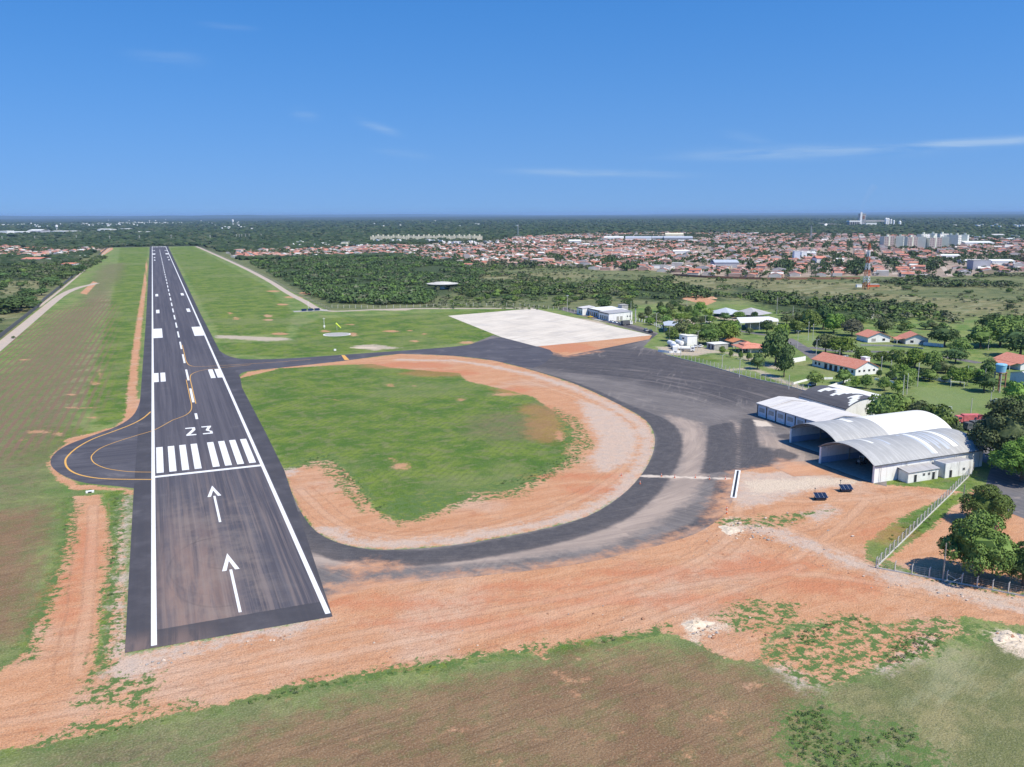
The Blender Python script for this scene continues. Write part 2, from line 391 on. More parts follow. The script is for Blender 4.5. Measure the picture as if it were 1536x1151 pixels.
Z['lush'] = [('P', PX(l)) for l in [IGRASS,
    [(180,372),(222,371),(215,470),(208,560),(190,630),(150,640),(130,600),(150,520),(170,440)],
    [(335,530),(325,515),(440,512),(450,490),(480,478),(770,463),(740,508),(620,524),(430,537)],
    [(255,372),(290,370),(400,430),(440,470),(430,500),(330,505)],
    [(1300,838),(1296,812),(1340,785),(1400,760),(1425,745),(1440,735),(1462,703),(1475,700),(1455,735),(1400,790),(1340,830),(1350,845),(1330,850)],
    [(1375,700),(1445,700),(1450,722),(1400,727),(1330,727)],
    [(1365,580),(1490,582),(1485,615),(1380,618)],
    [(1040,545),(1130,540),(1155,560),(1140,565)],[(1000,535),(1050,530),(1130,560),(1200,580),(1180,582)],
    [(955,478),(1010,482),(1000,497),(975,492)],
    [(160,740),(190,735),(186,850),(178,950),(150,1005),(152,960),(165,850)],
    [(45,640),(120,640),(140,650),(100,668),(70,690),(40,700),(0,690)],
    ]]
Z['lush'] += [('L', PX([(-20,1140),(150,1100),(300,1066),(430,1036),(520,1020),(640,1001),(720,988),(790,980)]), 3.0),
    ('L', PX([(840,974),(900,962),(985,950)]), 2.4), ('L', PX([(1050,962),(1095,985)]), 1.6), ('L', PX([(95,750),(105,800),(75,900),(40,985)]), 3.0)]
Z['soil'] = [('P', PX(SOIL_MAIN)), ('P', PX([(470,860),(700,840),(900,800),(1000,750),(1060,700),(1110,690),(1229,692),(1310,722),(1330,742),(1120,800),(850,890),(480,940)])), ('H', PX(ISLAND), [PX(IGRASS)]), ('P', PX([(800,519),(850,535),(976,509),(980,503),(900,508)])), ('P', PX([(1140,994),(1165,955),(1275,925),(1330,940),(1440,925),(1445,950),(1385,985),(1310,1003),(1240,1028),(1195,1018)]))]
Z['soil'] += [('L', [(-7.5, 150),(-8.5,300),(-8.5,520),(-7.5,900)], 3.6), ('L', PX([(213,600),(205,622),(185,640),(150,650),(110,660)]), 5.5),
    ('L', PX([(365,555),(430,550),(530,543),(600,540)]), 5.0), ('L', [(-8,900),(-7.5,1500)], 3)]
Z['soil'] += [('P', PX(l)) for l in [[(150,376),(168,371),(170,374),(154,384)], [(120,440),(140,422),(146,424),(130,442)],
    [(1330,840),(1345,830),(1400,790),(1430,760),(1460,735),(1500,735),(1536,770),(1600,900),(1420,880)],
    [(1020,448),(1050,443),(1075,452),(1060,458)]]]
Z['patch'] = [('P', ell(*e)) for e in [(60,648,26,3.5),(88,651,10,4),(30,660,8,2),(38,540,12,1.5),(150,560,5,8),(142,575,10,3),(118,612,30,2),(140,627,14,3),(108,592,12,2),
    (410,437,12,1.4),(440,446,16,1.6),(424,457,12,1.5),(462,440,16,2),(345,470,6,2),(354,478,7,2.4),(402,474,9,2.6),(402,480,10,1.6),(525,487,10,1.0),(586,497,14,2),(615,496,7,1.2),(636,501,6,1.8),(622,512,10,2),(488,497,10,2),(530,502,9,3.5),(700,514,14,2.4),(420,501,16,2.2),
    (600,700,18,7),(590,690,10,4),(585,578,8,3),(622,580,6,2),(500,735,8,14),(505,600,8,2),(860,675,20,12),(840,655,14,10),(760,592,30,3),(690,600,9,3),(720,740,40,5),
    (855,1020,26,9),(840,1010,30,5),(860,1040,14,8),(920,1000,40,2.5),(870,990,9,5),(600,1065,26,6),(680,1095,16,4),(880,1105,10,6),(930,1095,8,8),(1080,1075,24,10),(1110,1100,12,8),(1130,1065,10,4),(1125,1030,18,7),(1040,1130,20,7),(990,1060,14,3),(740,1145,20,4),
    (430,1050,10,3)]]
Z['red'] = [('P', ell(*e)) for e in [(820,640,34,26),(660,560,60,5),(620,548,60,5),(570,549,30,4),(800,615,22,8),(830,640,20,12),(765,585,26,4),(560,905,120,8),(840,880,120,6),(1000,860,110,10),(1150,850,80,16),(1230,880,90,14),(900,735,60,8),(870,715,80,4),(960,900,160,8),(700,935,160,9),(850,522,45,7),(770,900,70,4),(1330,800,40,14),(130,830,20,40),(100,900,20,40)]]
Z['pale'] = [('L', PX([(600,540),(680,541),(740,550),(800,563),(860,582),(920,610),(960,635),(972,660),(966,690),(945,722),(915,750),(870,771),(800,789),(690,809),(590,817),(530,812),(490,795)]), 4.6),
    ('P', PX([(870,600),(925,620),(960,650),(950,690),(900,710),(885,690),(900,660),(880,630)])),
    ('P', PX([(425,706),(440,702),(448,708),(430,714)])),
    ('L', PX([(192,745),(186,800),(180,900),(178,985)]), 1.6),
    ('P', PX([(150,1012),(186,985),(250,972),(370,948),(480,925),(492,930),(430,950),(300,975),(250,985),(240,1005),(200,1018)])),
    ('P', PX([(325,503),(360,504),(430,507),(437,510),(400,512),(340,508),(322,507)])), ('P', PX([(528,519),(560,517),(600,522),(560,526)])),
    ('P', PX([(1110,710),(1170,708),(1250,715),(1300,725),(1255,728),(1200,738),(1150,755),(1110,760),(1098,745)])),
    ('L', PX([(1110,790),(1170,800),(1240,830),(1340,868),(1430,890),(1536,915),(1700,950)]), 4.2),
    ('L', PX([(1340,862),(1430,882),(1536,905)]), 3.4),
    ('P', PX([(1205,770),(1240,757),(1258,765),(1240,780),(1215,782)])),
    ('P', PX([(1180,1000),(1200,1010),(1222,1030),(1200,1032),(1185,1018)])), ('L', PX([(1330,1005),(1360,985),(1400,960)]), 1.4),
    ('P', PX([(560,466),(620,463),(610,466)])), ('P', PX([(860,476),(900,482),(930,495),(900,490)])), ('P', PX([(985,520),(1050,520),(1085,528),(1040,534),(1000,532)])),
    ('L', PX([(1095,530),(1120,537),(1150,548),(1165,553)]), 5), ('L', PX([(1085,556),(1125,552),(1200,582),(1230,590)]), 4),
    ('P', PX([(1490,740),(1536,760),(1600,790),(1560,740),(1500,720)])), ('P', PX([(1060,475),(1110,468),(1160,478),(1100,482)])),('P', PX([(970,475),(1040,480),(1060,492),(1010,490)]))]
Z['white'] = [('P', PX([(1030,932),(1045,926),(1075,936),(1088,945),(1060,948),(1046,962),(1030,950)])), ('P', PX([(1478,948),(1500,944),(1536,952),(1600,970),(1600,1010),(1536,985),(1500,965)])),
    ('P', ell(1098,792,10,12)), ('P', PX([(1115,722),(1230,716),(1290,722),(1200,735),(1130,742)])), ('P', ell(545,522,20,1.6)),
    ('P', ell(1085,940,8,3))]
Z['forest'] = [('P', PX(l)) for l in [
    [(378,392),(470,386),(600,380),(700,392),(720,410),(700,425),(680,440),(620,455),(500,455),(440,430)],
    [(700,425),(850,428),(880,440),(760,450),(690,440)], [(960,430),(1080,440),(1090,452),(980,452),(900,440)],
    [(1080,425),(1180,440),(1290,455),(1400,465),(1250,480),(1150,465)],
    [(-400,372),(140,372),(160,366),(0,382)], [(-400,385),(100,400),(60,420),(-400,440)]]]
TOWN_PX = [(355,388),(520,385),(600,383),(700,400),(860,400),(900,406),(980,406),(1020,413),(1150,417),(1290,414),(1400,417),(1536,408),(1800,410),(2000,372),(1700,356),(1536,362),(1300,352),(1180,352),(1000,350),(860,352),(700,362),(600,368),(480,374),(340,378)]
TOWN = PX(TOWN_PX)
TOWN_L = PX([(-300,392),(0,384),(60,386),(110,384),(160,373),(152,371),(90,375),(30,371),(-300,376)])
Z['town'] = [('P', TOWN), ('P', TOWN_L)]
Z['trackd'] = [('L', PX(smooth_px(l, False, 3)), 0.0) for l in [
    [(150,1045),(320,1000),(500,957),(800,905),(1000,860),(1085,815),(1108,770),(1102,740)], [(-30,1090),(200,1050),(400,1003),(700,945),(1000,885),(1180,860),(1340,880),(1536,918)],
    [(1112,775),(1200,800),(1300,846),(1420,882),(1600,930)], [(115,1010),(132,900),(140,760)], [(450,735),(520,792),(640,806),(800,775),(910,725),(950,670),(900,612),(780,568)],
    [(1110,745),(1200,752),(1300,748),(1380,738)], [(1190,840),(1260,790),(1300,750)], [(900,960),(1060,900),(1200,850)], [(600,990),(800,935),(960,880)]]]
Z['brown'] = [('P', PX([(330,1130),(420,1075),(560,1048),(700,1018),(830,992),(900,985),(985,968),(1050,985),(1150,1010),(1212,1040),(1190,1095),(1165,1220),(300,1250)])), ('P', PX([(-60,770),(60,765),(50,860),(30,950),(-60,980)]))]
Z['lawn'] = [('P', PX([(1365,580),(1492,582),(1490,614),(1380,618)])), ('P', PX([(1040,545),(1130,540),(1155,560),(1140,565)])), ('P', PX([(1190,500),(1300,515),(1290,535),(1220,520)]))]
Z['rowsa'] = [('P', PX([(60,470),(160,440),(180,460),(165,600),(120,650),(0,700),(-90,720),(-90,560)])), ('L', PX([(48,760),(30,850),(8,960)]), 1.2), ('L', PX([(66,765),(55,850),(38,940)]), 1.0)]
Z['rowsb'] = [('P', PX(IGRASS))]
# every surface shares these earth colours
SOIL, SOIL2, SOIL3 = (.53,.255,.130), (.61,.330,.19), (.47,.185,.085)
PALE, PALE2 = (.60,.465,.375), (.52,.44,.385)

def soil_col(m):
    """orange earth: graded in long passes, driven over, dusty, with stones and ruts"""
    P = m.pos(); st = m.noise(m.pos(.05, .30, 1, R(-4)), 1.0, 6, .66, dist=.7)
    sp = m.noise(P, .55, 6, .75); fi = m.noise(P, 4.0, 3, .75); bg_ = m.noise(P, .03, 5, .62); md = m.noise(P, .16, 6, .7)
    c = m.mix(m.ramp(st, .34, .68), SOIL, SOIL2)
    c = m.mix(m.math('MULTIPLY', m.ramp(bg_, .50, .66), .38), c, PALE)
    c = m.mix(m.math('MULTIPLY', m.ramp(md, .54, .68), .55), c, SOIL3)
    c = m.mix(m.math('MULTIPLY', m.ramp(md, .45, .30), .35), c, (.64,.42,.28))
    c = m.mix(m.math('MULTIPLY', m.ramp(sp, .56, .70), .4), c, (.38,.20,.12))
    c = m.mix(m.math('MULTIPLY', m.ramp(sp, .44, .30), .25), c, (.68,.47,.33))
    # pairs of ruts wandering along the graded bank
    for (ang, sc, th, ds) in ((R(-5), .16, .035, 1.6), (R(22), .10, .03, 2.2)):
        wv = m.n('ShaderNodeTexNoise'); m.set(wv.inputs['Vector'], m.pos(.06, 1, 1, ang)); wv.inputs['Scale'].default_value = sc*2; wv.inputs['Detail'].default_value = 2.5; wv.inputs['Distortion'].default_value = ds*.3
        ln = m.ramp(m.math('ABSOLUTE', m.math('SUBTRACT', wv.outputs[0], .5)), th*.35, .004)
        c = m.mix(m.math('MULTIPLY', m.math('MULTIPLY', ln, m.ramp(bg_, .4, .56)), .38), c, (.37,.20,.125))
    c = m.mix(m.math('MULTIPLY', m.ramp(fi, .55, .68), .5), c, (.26,.14,.09)); c = m.mix(m.math('MULTIPLY', m.ramp(fi, .44, .32), .32), c, (.74,.56,.43))
    return c
def pale_col(m):
    n = m.noise(m.pos(), .35, 8, .7); f = m.noise(m.pos(), 3.0, 5, .7)
    c = m.mix(m.ramp(n, .38, .64), PALE, PALE2)
    c = m.mix(m.math('MULTIPLY', m.ramp(f, .56, .74), .5), c, (.24,.20,.18)); c = m.mix(m.math('MULTIPLY', m.ramp(f, .44, .28), .45), c, (.72,.64,.56))
    return c
def ground_material():
    m = NT('ground_earth_and_grass'); P = m.pos()
    big = m.noise(P, .012, 6, .6); mid = m.noise(P, .07, 7, .62); cl = m.noise(P, .45, 7, .68); fine = m.noise(P, 3.2, 6, .7)
    E = m.noise(P, .22, 10, .72, col=True); es = m.n('ShaderNodeSeparateColor'); m.set(es.inputs[0], E)
    E2 = m.noise(P, .9, 7, .75, col=True); es2 = m.n('ShaderNodeSeparateColor'); m.set(es2.inputs[0], E2)
    def mask(nm, amp, ch=0, feather=.5, fa=1.2):
        a = m.attr(nm)
        v = m.math('MULTIPLY_ADD', m.math('SUBTRACT', es.outputs[ch], .5), amp*2, a)
        v = m.math('MULTIPLY_ADD', m.math('SUBTRACT', es2.outputs[ch], .5), fa*2, v)
        return m.ramp(v, -feather, feather)
    # wild ground outside the fence: olive scrub grass, bleached tussocks
    c = m.mix(m.ramp(mid, .35, .65), (.085,.12,.045), (.19,.20,.085))
    c = m.mix(m.math('MULTIPLY', m.ramp(big, .5, .68), .6), c, (.24,.24,.12))
    c = m.mix(m.math('MULTIPLY', m.ramp(cl, .5, .68), .6), c, (.05,.075,.03))
    # far away it is closed dark thicket
    far = m.n('ShaderNodeVectorMath', operation='LENGTH'); m.set(far.inputs[0], P)
    farf = m.ramp(far.outputs['Value'], 1500, 2200)
    fn = m.noise(m.pos(.004, .0012, 1, -YAW), 1.0, 7, .6); fn2 = m.noise(P, .02, 6, .65)
    fc = m.mix(m.ramp(fn, .4, .62), (.020,.036,.018), (.036,.054,.027)); fc = m.mix(m.math('MULTIPLY', m.ramp(fn2, .58, .7), .35), fc, (.09,.105,.06))
    c = m.mix(farf, c, fc)
    pg = m.mix(m.ramp(mid, .4, .62), (.150,.160,.065), (.275,.24,.12)); pg = m.mix(m.math('MULTIPLY', m.ramp(cl, .5, .64), .5), pg, (.10,.125,.05)); pg = m.mix(m.math('MULTIPLY', m.ramp(m.noise(m.pos(.02, .09, 1, -YAW), 1.0, 6, .65, dist=.6), .5, .62), .55), pg, (.33,.33,.20))
    # mown airfield grass
    g = m.mix(m.ramp(mid, .38, .62), (.105,.195,.040), (.23,.28,.085))
    g = m.mix(m.math('MULTIPLY', m.ramp(big, .48, .62), .55), g, (.225,.235,.105))
    lane = m.noise(m.pos(.22, .010, 1), 1.0, 5, .6); g = m.mix(m.math('MULTIPLY', m.ramp(lane, .5, .66), .4), g, (.235,.22,.115))
    g = m.mix(m.math('MULTIPLY', m.ramp(cl, .48, .66), .35), g, (.075,.13,.03))
    c = m.mix(mask('mown', 2, 0, 1.0), c, g)
    c = m.mix(m.math('MULTIPLY', mask('palegrass', 14, 1, 5, 3), .88), c, pg)
    lu = m.mix(m.ramp(mid, .38, .62), (.068,.150,.014), (.170,.235,.032)); lu = m.mix(m.math('MULTIPLY', m.ramp(cl, .47, .64), .6), lu, (.055,.115,.022))
    lu = m.mix(m.math('MULTIPLY', m.ramp(es.outputs[0], .50, .60), .55), lu, (.20,.20,.095)); lu = m.mix(m.math('MULTIPLY', m.ramp(es2.outputs[0], .60, .72), .4), lu, (.27,.26,.14))
    lu = m.mix(m.math('MULTIPLY', m.ramp(big, .5, .62), .45), lu, (.21,.235,.095))
    # mowing swaths
    def rows(ang, pitch):
        mp = m.pos(1, 1, 1, ang); wv = m.n('ShaderNodeTexWave', wave_type='BANDS', bands_direction='X'); m.set(wv.inputs[0], mp)
        wv.inputs['Scale'].default_value = .314/pitch; wv.inputs['Distortion'].default_value = 1.2; wv.inputs['Detail'].default_value = 4; wv.inputs['Detail Scale'].default_value = 1.4
        return wv.outputs[1]
    ra = rows(R(1.5), 3.1); rb = rows(R(40), 2.2)
    dr = m.mix(m.ramp(mid, .38, .60), (.225,.150,.105), (.19,.155,.09)); dr = m.mix(m.math('MULTIPLY', m.ramp(cl, .46, .60), .7), dr, (.13,.095,.06))
    dr = m.mix(m.math('MULTIPLY', m.ramp(es.outputs[2], .46, .55), .72), dr, (.13,.175,.06)); dr = m.mix(m.math('MULTIPLY', m.ramp(m.noise(m.pos(.05, .4, 1, R(-8)), 1.0, 6, .7, dist=.5), .54, .66), .6), dr, (.30,.175,.12))
    dr = m.mix(m.math('MULTIPLY', m.ramp(es2.outputs[1], .58, .72), .55), dr, (.30,.25,.14))
    lmask = mask('lush', 7, 1, 1.2, 2.6)
    c = m.mix(lmask, c, lu)
    c = m.mix(m.math('MULTIPLY', mask('dry', 26, 2, 8, 8), .68), c, dr)
    fur = m.noise(m.pos(.06, 1.1, 1, R(-9)), 1.0, 5, .65, dist=.8); fl = m.noise(m.pos(.25, .9, 1, R(-9)), 1.0, 6, .72, dist=.6)
    br = m.mix(m.ramp(mid, .38, .62), (.225,.125,.072), (.27,.165,.095)); br = m.mix(m.math('MULTIPLY', m.ramp(fur, .48, .62), .55), br, (.15,.085,.05))
    br = m.mix(m.math('MULTIPLY', m.ramp(es.outputs[2], .49, .60), .42), br, (.15,.155,.06)); br = m.mix(m.math('MULTIPLY', m.math('MULTIPLY', m.ramp(fl, .54, .66), m.ramp(es.outputs[0], .46, .6)), .7), br, (.44,.23,.13))
    br = m.mix(m.math('MULTIPLY', m.ramp(es2.outputs[1], .58, .70), .4), br, (.30,.215,.125))
    c = m.mix(m.math('MULTIPLY', mask('brown', 10, 1, 5, 5), .88), c, br)
    c = m.mix(m.math('MULTIPLY', mask('lawn', 4, 0, 3), .7), c, (.20,.27,.10))
    am = m.math('MULTIPLY', m.ramp(m.attr('rowsa'), -6, 12), m.math('MULTIPLY', m.ramp(ra, .4, .8), m.ramp(mid, .3, .6, .35, .9)))
    c = m.mix(am, c, (.225,.13,.09))
    bm = m.math('MULTIPLY', m.ramp(m.attr('rowsb'), 0, 6), m.math('MULTIPLY', m.math('MULTIPLY', m.ramp(rb, .45, .9), m.ramp(mid, .35, .65)), .26))
    c = m.mix(bm, c, (.06,.10,.03))
    # built-up ground of the town
    tw = m.mix(m.ramp(m.noise(P, .05, 5, .6), .4, .6), (.42,.33,.27), (.30,.24,.19))
    c = m.mix(mask('town', 14, 0, 5), c, tw)
    fo = m.mix(m.ramp(cl, .4, .62), (.022,.045,.015), (.05,.085,.025))
    c = m.mix(m.math('MULTIPLY', mask('forest', 30, 2, 10, 3), .9), c, fo)
    so = soil_col(m)
    pt = m.math('MULTIPLY', m.ramp(m.math('ADD', m.math('MULTIPLY_ADD', m.math('SUBTRACT', es.outputs[1], .5), 9.0, m.attr('patch')), m.math('MULTIPLY', m.math('SUBTRACT', es2.outputs[2], .5), 6.0)), .2, 2.6), .85)
    sm = mask('soil', 2.4, 0, .3, 2.6)
    c = m.mix(m.math('MAXIMUM', sm, pt), c, so)
    c = m.mix(m.math('MULTIPLY', m.math('MULTIPLY', mask('red', 9, 1, 4, 3), m.math('MAXIMUM', sm, .55)), .75), c, (.53,.20,.10))
    pa = pale_col(m)
    td = m.math('ADD', m.attr('trackd'), m.math('MULTIPLY', m.math('SUBTRACT', mid, .5), 1.6))
    rut = m.math('MAXIMUM', m.ramp(m.math('ABSOLUTE', m.math('ADD', td, 1.1)), .42, .12), m.ramp(m.math('ABSOLUTE', m.math('ADD', td, 3.6)), .42, .12))
    c = m.mix(m.math('MULTIPLY', m.math('MULTIPLY', rut, m.ramp(cl, .36, .52)), .42), c, (.36,.185,.11))
    c = m.mix(m.math('MULTIPLY', m.ramp(td, -1.9, -.2), .25), c, (.66,.45,.32))
    c = m.mix(m.math('MULTIPLY', mask('pale', 6.0, 2, 2.2, 4.0), .8), c, pa)
    c = m.mix(m.math('MULTIPLY', mask('white', 5.0, 1, 1.6, 3.5), .9), c, m.mix(m.ramp(fine, .4, .62), (.74,.62,.49), (.56,.43,.32)))
    # tufts creeping over the earth's edge
    tf = m.math('MULTIPLY', mask('weeds', 5, 0, .5, 5), m.ramp(m.noise(P, .55, 8, .75), .465, .53))
    c = m.mix(tf, c, m.mix(m.ramp(fine, .35, .65), (.06,.125,.025), (.135,.21,.06)))
    wr = m.math('MULTIPLY', m.ramp(fine, .52, .62), .55); c = m.mix(wr, c, m.mix(.5, c, (.04,.045,.02)))
    wl = m.math('MULTIPLY', m.ramp(fine, .47, .36), .42); c = m.mix(wl, c, m.mix(.5, c, (.50,.47,.33)))
    h = m.math('ADD', m.math('MULTIPLY', cl, 1.6), m.math('MULTIPLY', fine, .7))
    m.bump(h, .75, .4)
    return m.fin(c, .95)
Z['weeds'] = [('P', PX(l)) for l in [[(1140,992),(1160,940),(1275,920),(1330,940),(1400,925),(1536,950),(1536,965),(1445,965),(1385,990),(1310,1010),(1240,1034),(1195,1022)],
    [(1165,1072),(1230,1050),(1300,1075),(1370,1090),(1440,1150),(1400,1200),(1180,1200)], [(1070,920),(1120,900),(1200,905),(1180,940),(1100,950)],
    [(560,765),(600,740),(700,735),(780,715),(860,675),(875,690),(820,720),(780,745),(700,755),(640,780),(600,790)], [(540,770),(480,700),(430,705),(440,690),(500,680),(560,740)],
    [(1010,785),(1250,765),(1210,775),(1180,790)], [(830,610),(870,630),(890,670),(860,690)],
    [(640,1000),(700,985),(760,975),(820,960),(820,975),(700,995)], [(130,1020),(240,1010),(220,1060),(120,1060)], [(100,1090),(60,1110),(60,1125),(150,1100),(300,1060),(300,1050)]]]
Z['weeds'] += [('L', PX([(430,1034),(520,1018),(640,999),(720,986),(790,978)]), 3.4), ('L', PX([(840,972),(900,960),(985,948),(1000,940)]), 2.5), ('L', PX([(180,745),(170,850),(165,950),(155,1005)]), 3.5), ('L', PX([(108,760),(105,800),(75,900),(40,985)]), 3.2),
    ('L', PX([(1300,845),(1420,872),(1536,892)]), 1.6)]

def make_ground():
    """one sheet out to the horizon; rings round the viewpoint's foot, finer where the land is near"""
    radii = [0.0, 20, 45, 70]
    r = 88.0
    while r < 2600: radii.append(r); r *= 1.0042
    while r < 60000: radii.append(r); r *= 1.035
    radii.append(60000)
    azs = list(np.linspace(YAW-R(42), YAW+R(42), 560)); rest = list(np.linspace(YAW+R(42), YAW+R(318), 60))[1:-1]
    A = np.array(azs+rest); n = len(A); rr = np.array(radii[1:])
    X = CAMX+rr[:,None]*np.sin(A)[None]; Y = CAMY+rr[:,None]*np.cos(A)[None]
    V = np.stack([X.ravel(), Y.ravel(), np.zeros(X.size)], 1)
    i = np.arange(len(rr)-1)[:,None]; j = np.arange(n)[None]; j2 = (j+1) % n
    Fq = np.stack([i*n+j, (i+1)*n+j, (i+1)*n+j2, i*n+j2], -1).reshape(-1, 4)[:, ::-1]
    mat = ground_material()
    o = fast_mesh('ground', V, Fq, [mat])
    P = V[:, :2]
    for nm, items in Z.items():
        a = o.data.attributes.new(nm, 'FLOAT', 'POINT'); a.data.foreach_set('value', field(P, items).astype(np.float32))
    # close the middle under the viewpoint
    mb = o.data
    bmx = bmesh.new(); bmx.from_mesh(mb); bmx.verts.ensure_lookup_table()
    c0 = bmx.verts.new((CAMX, CAMY, 0)); bmx.verts.ensure_lookup_table()
    for k in range(n): bmx.faces.new((c0, bmx.verts[(k+1) % n], bmx.verts[k]))
    bmx.to_mesh(mb); bmx.free()
    tag(o, kind='structure'); return o
ground = make_ground()

# hills far off on the horizon
def hills():
    mb = MB(); rr = random.Random(3)
    for (a0, a1, D, h0) in ((-46, -20, 38000, 128), (-30, 2, 46000, 112), (-24, -14, 33000, 104), (8, 40, 52000, 100)):
        n = 60; pts = []
        for k in range(n+1):
            t = k/n; a = YAW+R(a0+(a1-a0)*t)
            h = h0*(math.sin(math.pi*t)**.5)*(.80+.12*math.sin(t*9+a0)+.06*math.sin(t*27+D)+.03*rr.random())
            pts.append((a, max(h, 1)))
        vs = []; 
        for a, h in pts:
            for (dd, hh) in ((-4500, -.5), (-1500, h*.7), (0, h), (3000, h*.6), (5200, -.5)):
                vs.append((CAMX+(D+dd)*math.sin(a), CAMY+(D+dd)*math.cos(a), hh))
        fs = [(k*5+q, k*5+q+1, (k+1)*5+q+1, (k+1)*5+q) for k in range(n) for q in range(4)]
        mb.add(vs, fs)
    m = NT('distant_scrub'); n_ = m.noise(m.pos(), .0006, 5, .6)
    o = mb.build('hills', m.fin(m.mix(m.ramp(n_, .4, .6), (.035,.055,.03), (.06,.08,.04)), .95), smooth=True)
    tag(o, kind='structure')
hills()

# ------------------------------------------------------------------ paved sheets
def sheet(name, poly, z, step, mat, zones=None, kind='structure', parent=None, grid=True):
    poly = [Vector(p) for p in poly]
    A_ = np.array([(p.x, p.y) for p in poly])
    # split long edges so the outline keeps its shape
    if grid:
        lo, hi = A_.min(0), A_.max(0)
        gx, gy = np.meshgrid(np.arange(lo[0], hi[0], step), np.arange(lo[1], hi[1], step)); P = np.stack([gx.ravel(), gy.ravel()], 1)
        P = P[sd_poly(P, A_, 3) > step*.35]
    else: P = np.zeros((0, 2))
    pts = poly+[Vector(p) for p in P.tolist()]
    n = len(poly); r = geometry.delaunay_2d_cdt(pts, [(i, (i+1) % n) for i in range(n)], [], 1, 1e-4)
    V = np.array([(v.x, v.y, z) for v in r[0]]); Fq = np.array([f for f in r[2]])
    e1 = V[Fq[:,1]]-V[Fq[:,0]]; e2 = V[Fq[:,2]]-V[Fq[:,0]]; flip = (e1[:,0]*e2[:,1]-e1[:,1]*e2[:,0]) < 0
    Fq[flip] = Fq[flip][:, ::-1]
    o = fast_mesh(name, V, Fq, [mat], parent=parent)
    for nm, items in (zones or {}).items():
        a = o.data.attributes.new(nm, 'FLOAT', 'POINT'); a.data.foreach_set('value', field(V[:, :2], items).astype(np.float32))
    if kind: tag(o, kind=kind)
    return o
AZ = {}
_in = smooth_px(LOOP_IN[:19], False, 3)
AZ['fresh'] = [('L', PX(smooth_px([(690,538),(745,546),(805,561),(870,582),(932,610),(985,632),(1003,655),(1000,684),(980,718),(945,755),(890,786),(800,811),(680,832),(580,838),(510,828),(465,805),(440,775)], False, 3)), 8.5),
    ('P', PX([(1112,628),(1132,628),(1138,672),(1156,672),(1158,700),(1110,706),(1108,660)])),
    ('P', PX([(1062,640),(1100,632),(1108,660),(1104,706),(1048,712),(1058,690)])),
    ('P', PX([(770,520),(960,522),(1060,548),(1200,585),(1130,605),(1105,625),(1020,600),(900,560)])),
    ('L', PX([(848,463),(900,477),(985,503)]), 5), ('L', PX([(985,503),(940,515),(870,528),(760,512)]), 8), ('L', PX([(1082,725),(1075,760),(1045,790)]), 3.5), ('L', PX([(1095,772),(1040,790),(1000,808)]), 3.5),
    ('P', PX([(1150,682),(1170,672),(1200,684),(1180,695),(1158,693)])),('P', ell(1200,640,20,6)),('P', ell(1180,655,14,4))]
AZ['fresh'][3:4] = []
AZ['mid'] = [('P', PX([(640,524),(770,508),(960,520),(1060,546),(1210,585),(1250,600),(1130,610),(1080,606),(1020,590),(940,572),(860,560),(700,540)]))]
AZ['dust'] = [('P', PX([(470,850),(560,850),(700,848),(800,835),(900,820),(980,790),(1040,745),(1058,715),(1055,690),(1062,660),(1050,635),(1000,622),(1020,645),(1020,690),(1000,728),(950,770),(880,800),(780,825),(650,842),(520,842),(440,800)])),
    ('P', PX([(1138,640),(1185,668),(1229,698),(1290,725),(1160,708),(1158,672),(1140,668)])), ('P', PX([(1100,632),(1112,640),(1108,700),(1102,706)]))]
AZ['soilover'] = [('P', PX([(480,905),(480,892),(560,868),(700,872),(850,857),(1000,822),(1085,785),(1120,760),(1120,800),(900,880),(480,960)])), ('P', PX([(500,850),(560,842),(600,850),(540,862)])), ('L', PX([(500,880),(600,872),(720,862),(850,848),(960,824),(1040,796)]), 2.0),
    ('P', PX([(1104,708),(1160,700),(1200,715),(1120,740),(1095,750),(1085,725)])), ('P', PX([(1060,780),(1080,740),(1100,745),(1100,775)])),
    ('P', PX([(1170,690),(1229,698),(1290,725),(1330,735),(1160,712)])), ('L', PX([(805,522),(850,535),(900,527)]), 1.5)]
AZ['white'] = [('L', PX([(925,713),(1110,719)]), 1.7), ('P', PX([(1128,630),(1150,632),(1160,640),(1135,640)])), ('P', PX([(1110,722),(1230,716),(1330,728),(1200,735)]))]
def asphalt_base(m, dark, light, ang=0.0):
    P = m.pos(); st = m.noise(m.pos(.9, .02, 1, ang), 1.0, 6, .6); mo = m.noise(P, .06, 7, .65); f = m.noise(P, 2.2, 6, .7)
    c = m.mix(m.ramp(st, .38, .64), dark, light); c = m.mix(m.math('MULTIPLY', m.ramp(mo, .46, .66), .5), c, tuple(x*1.35 for x in light))
    c = m.mix(m.math('MULTIPLY', m.ramp(f, .5, .72), .3), c, tuple(x*.55 for x in dark)); return c, f
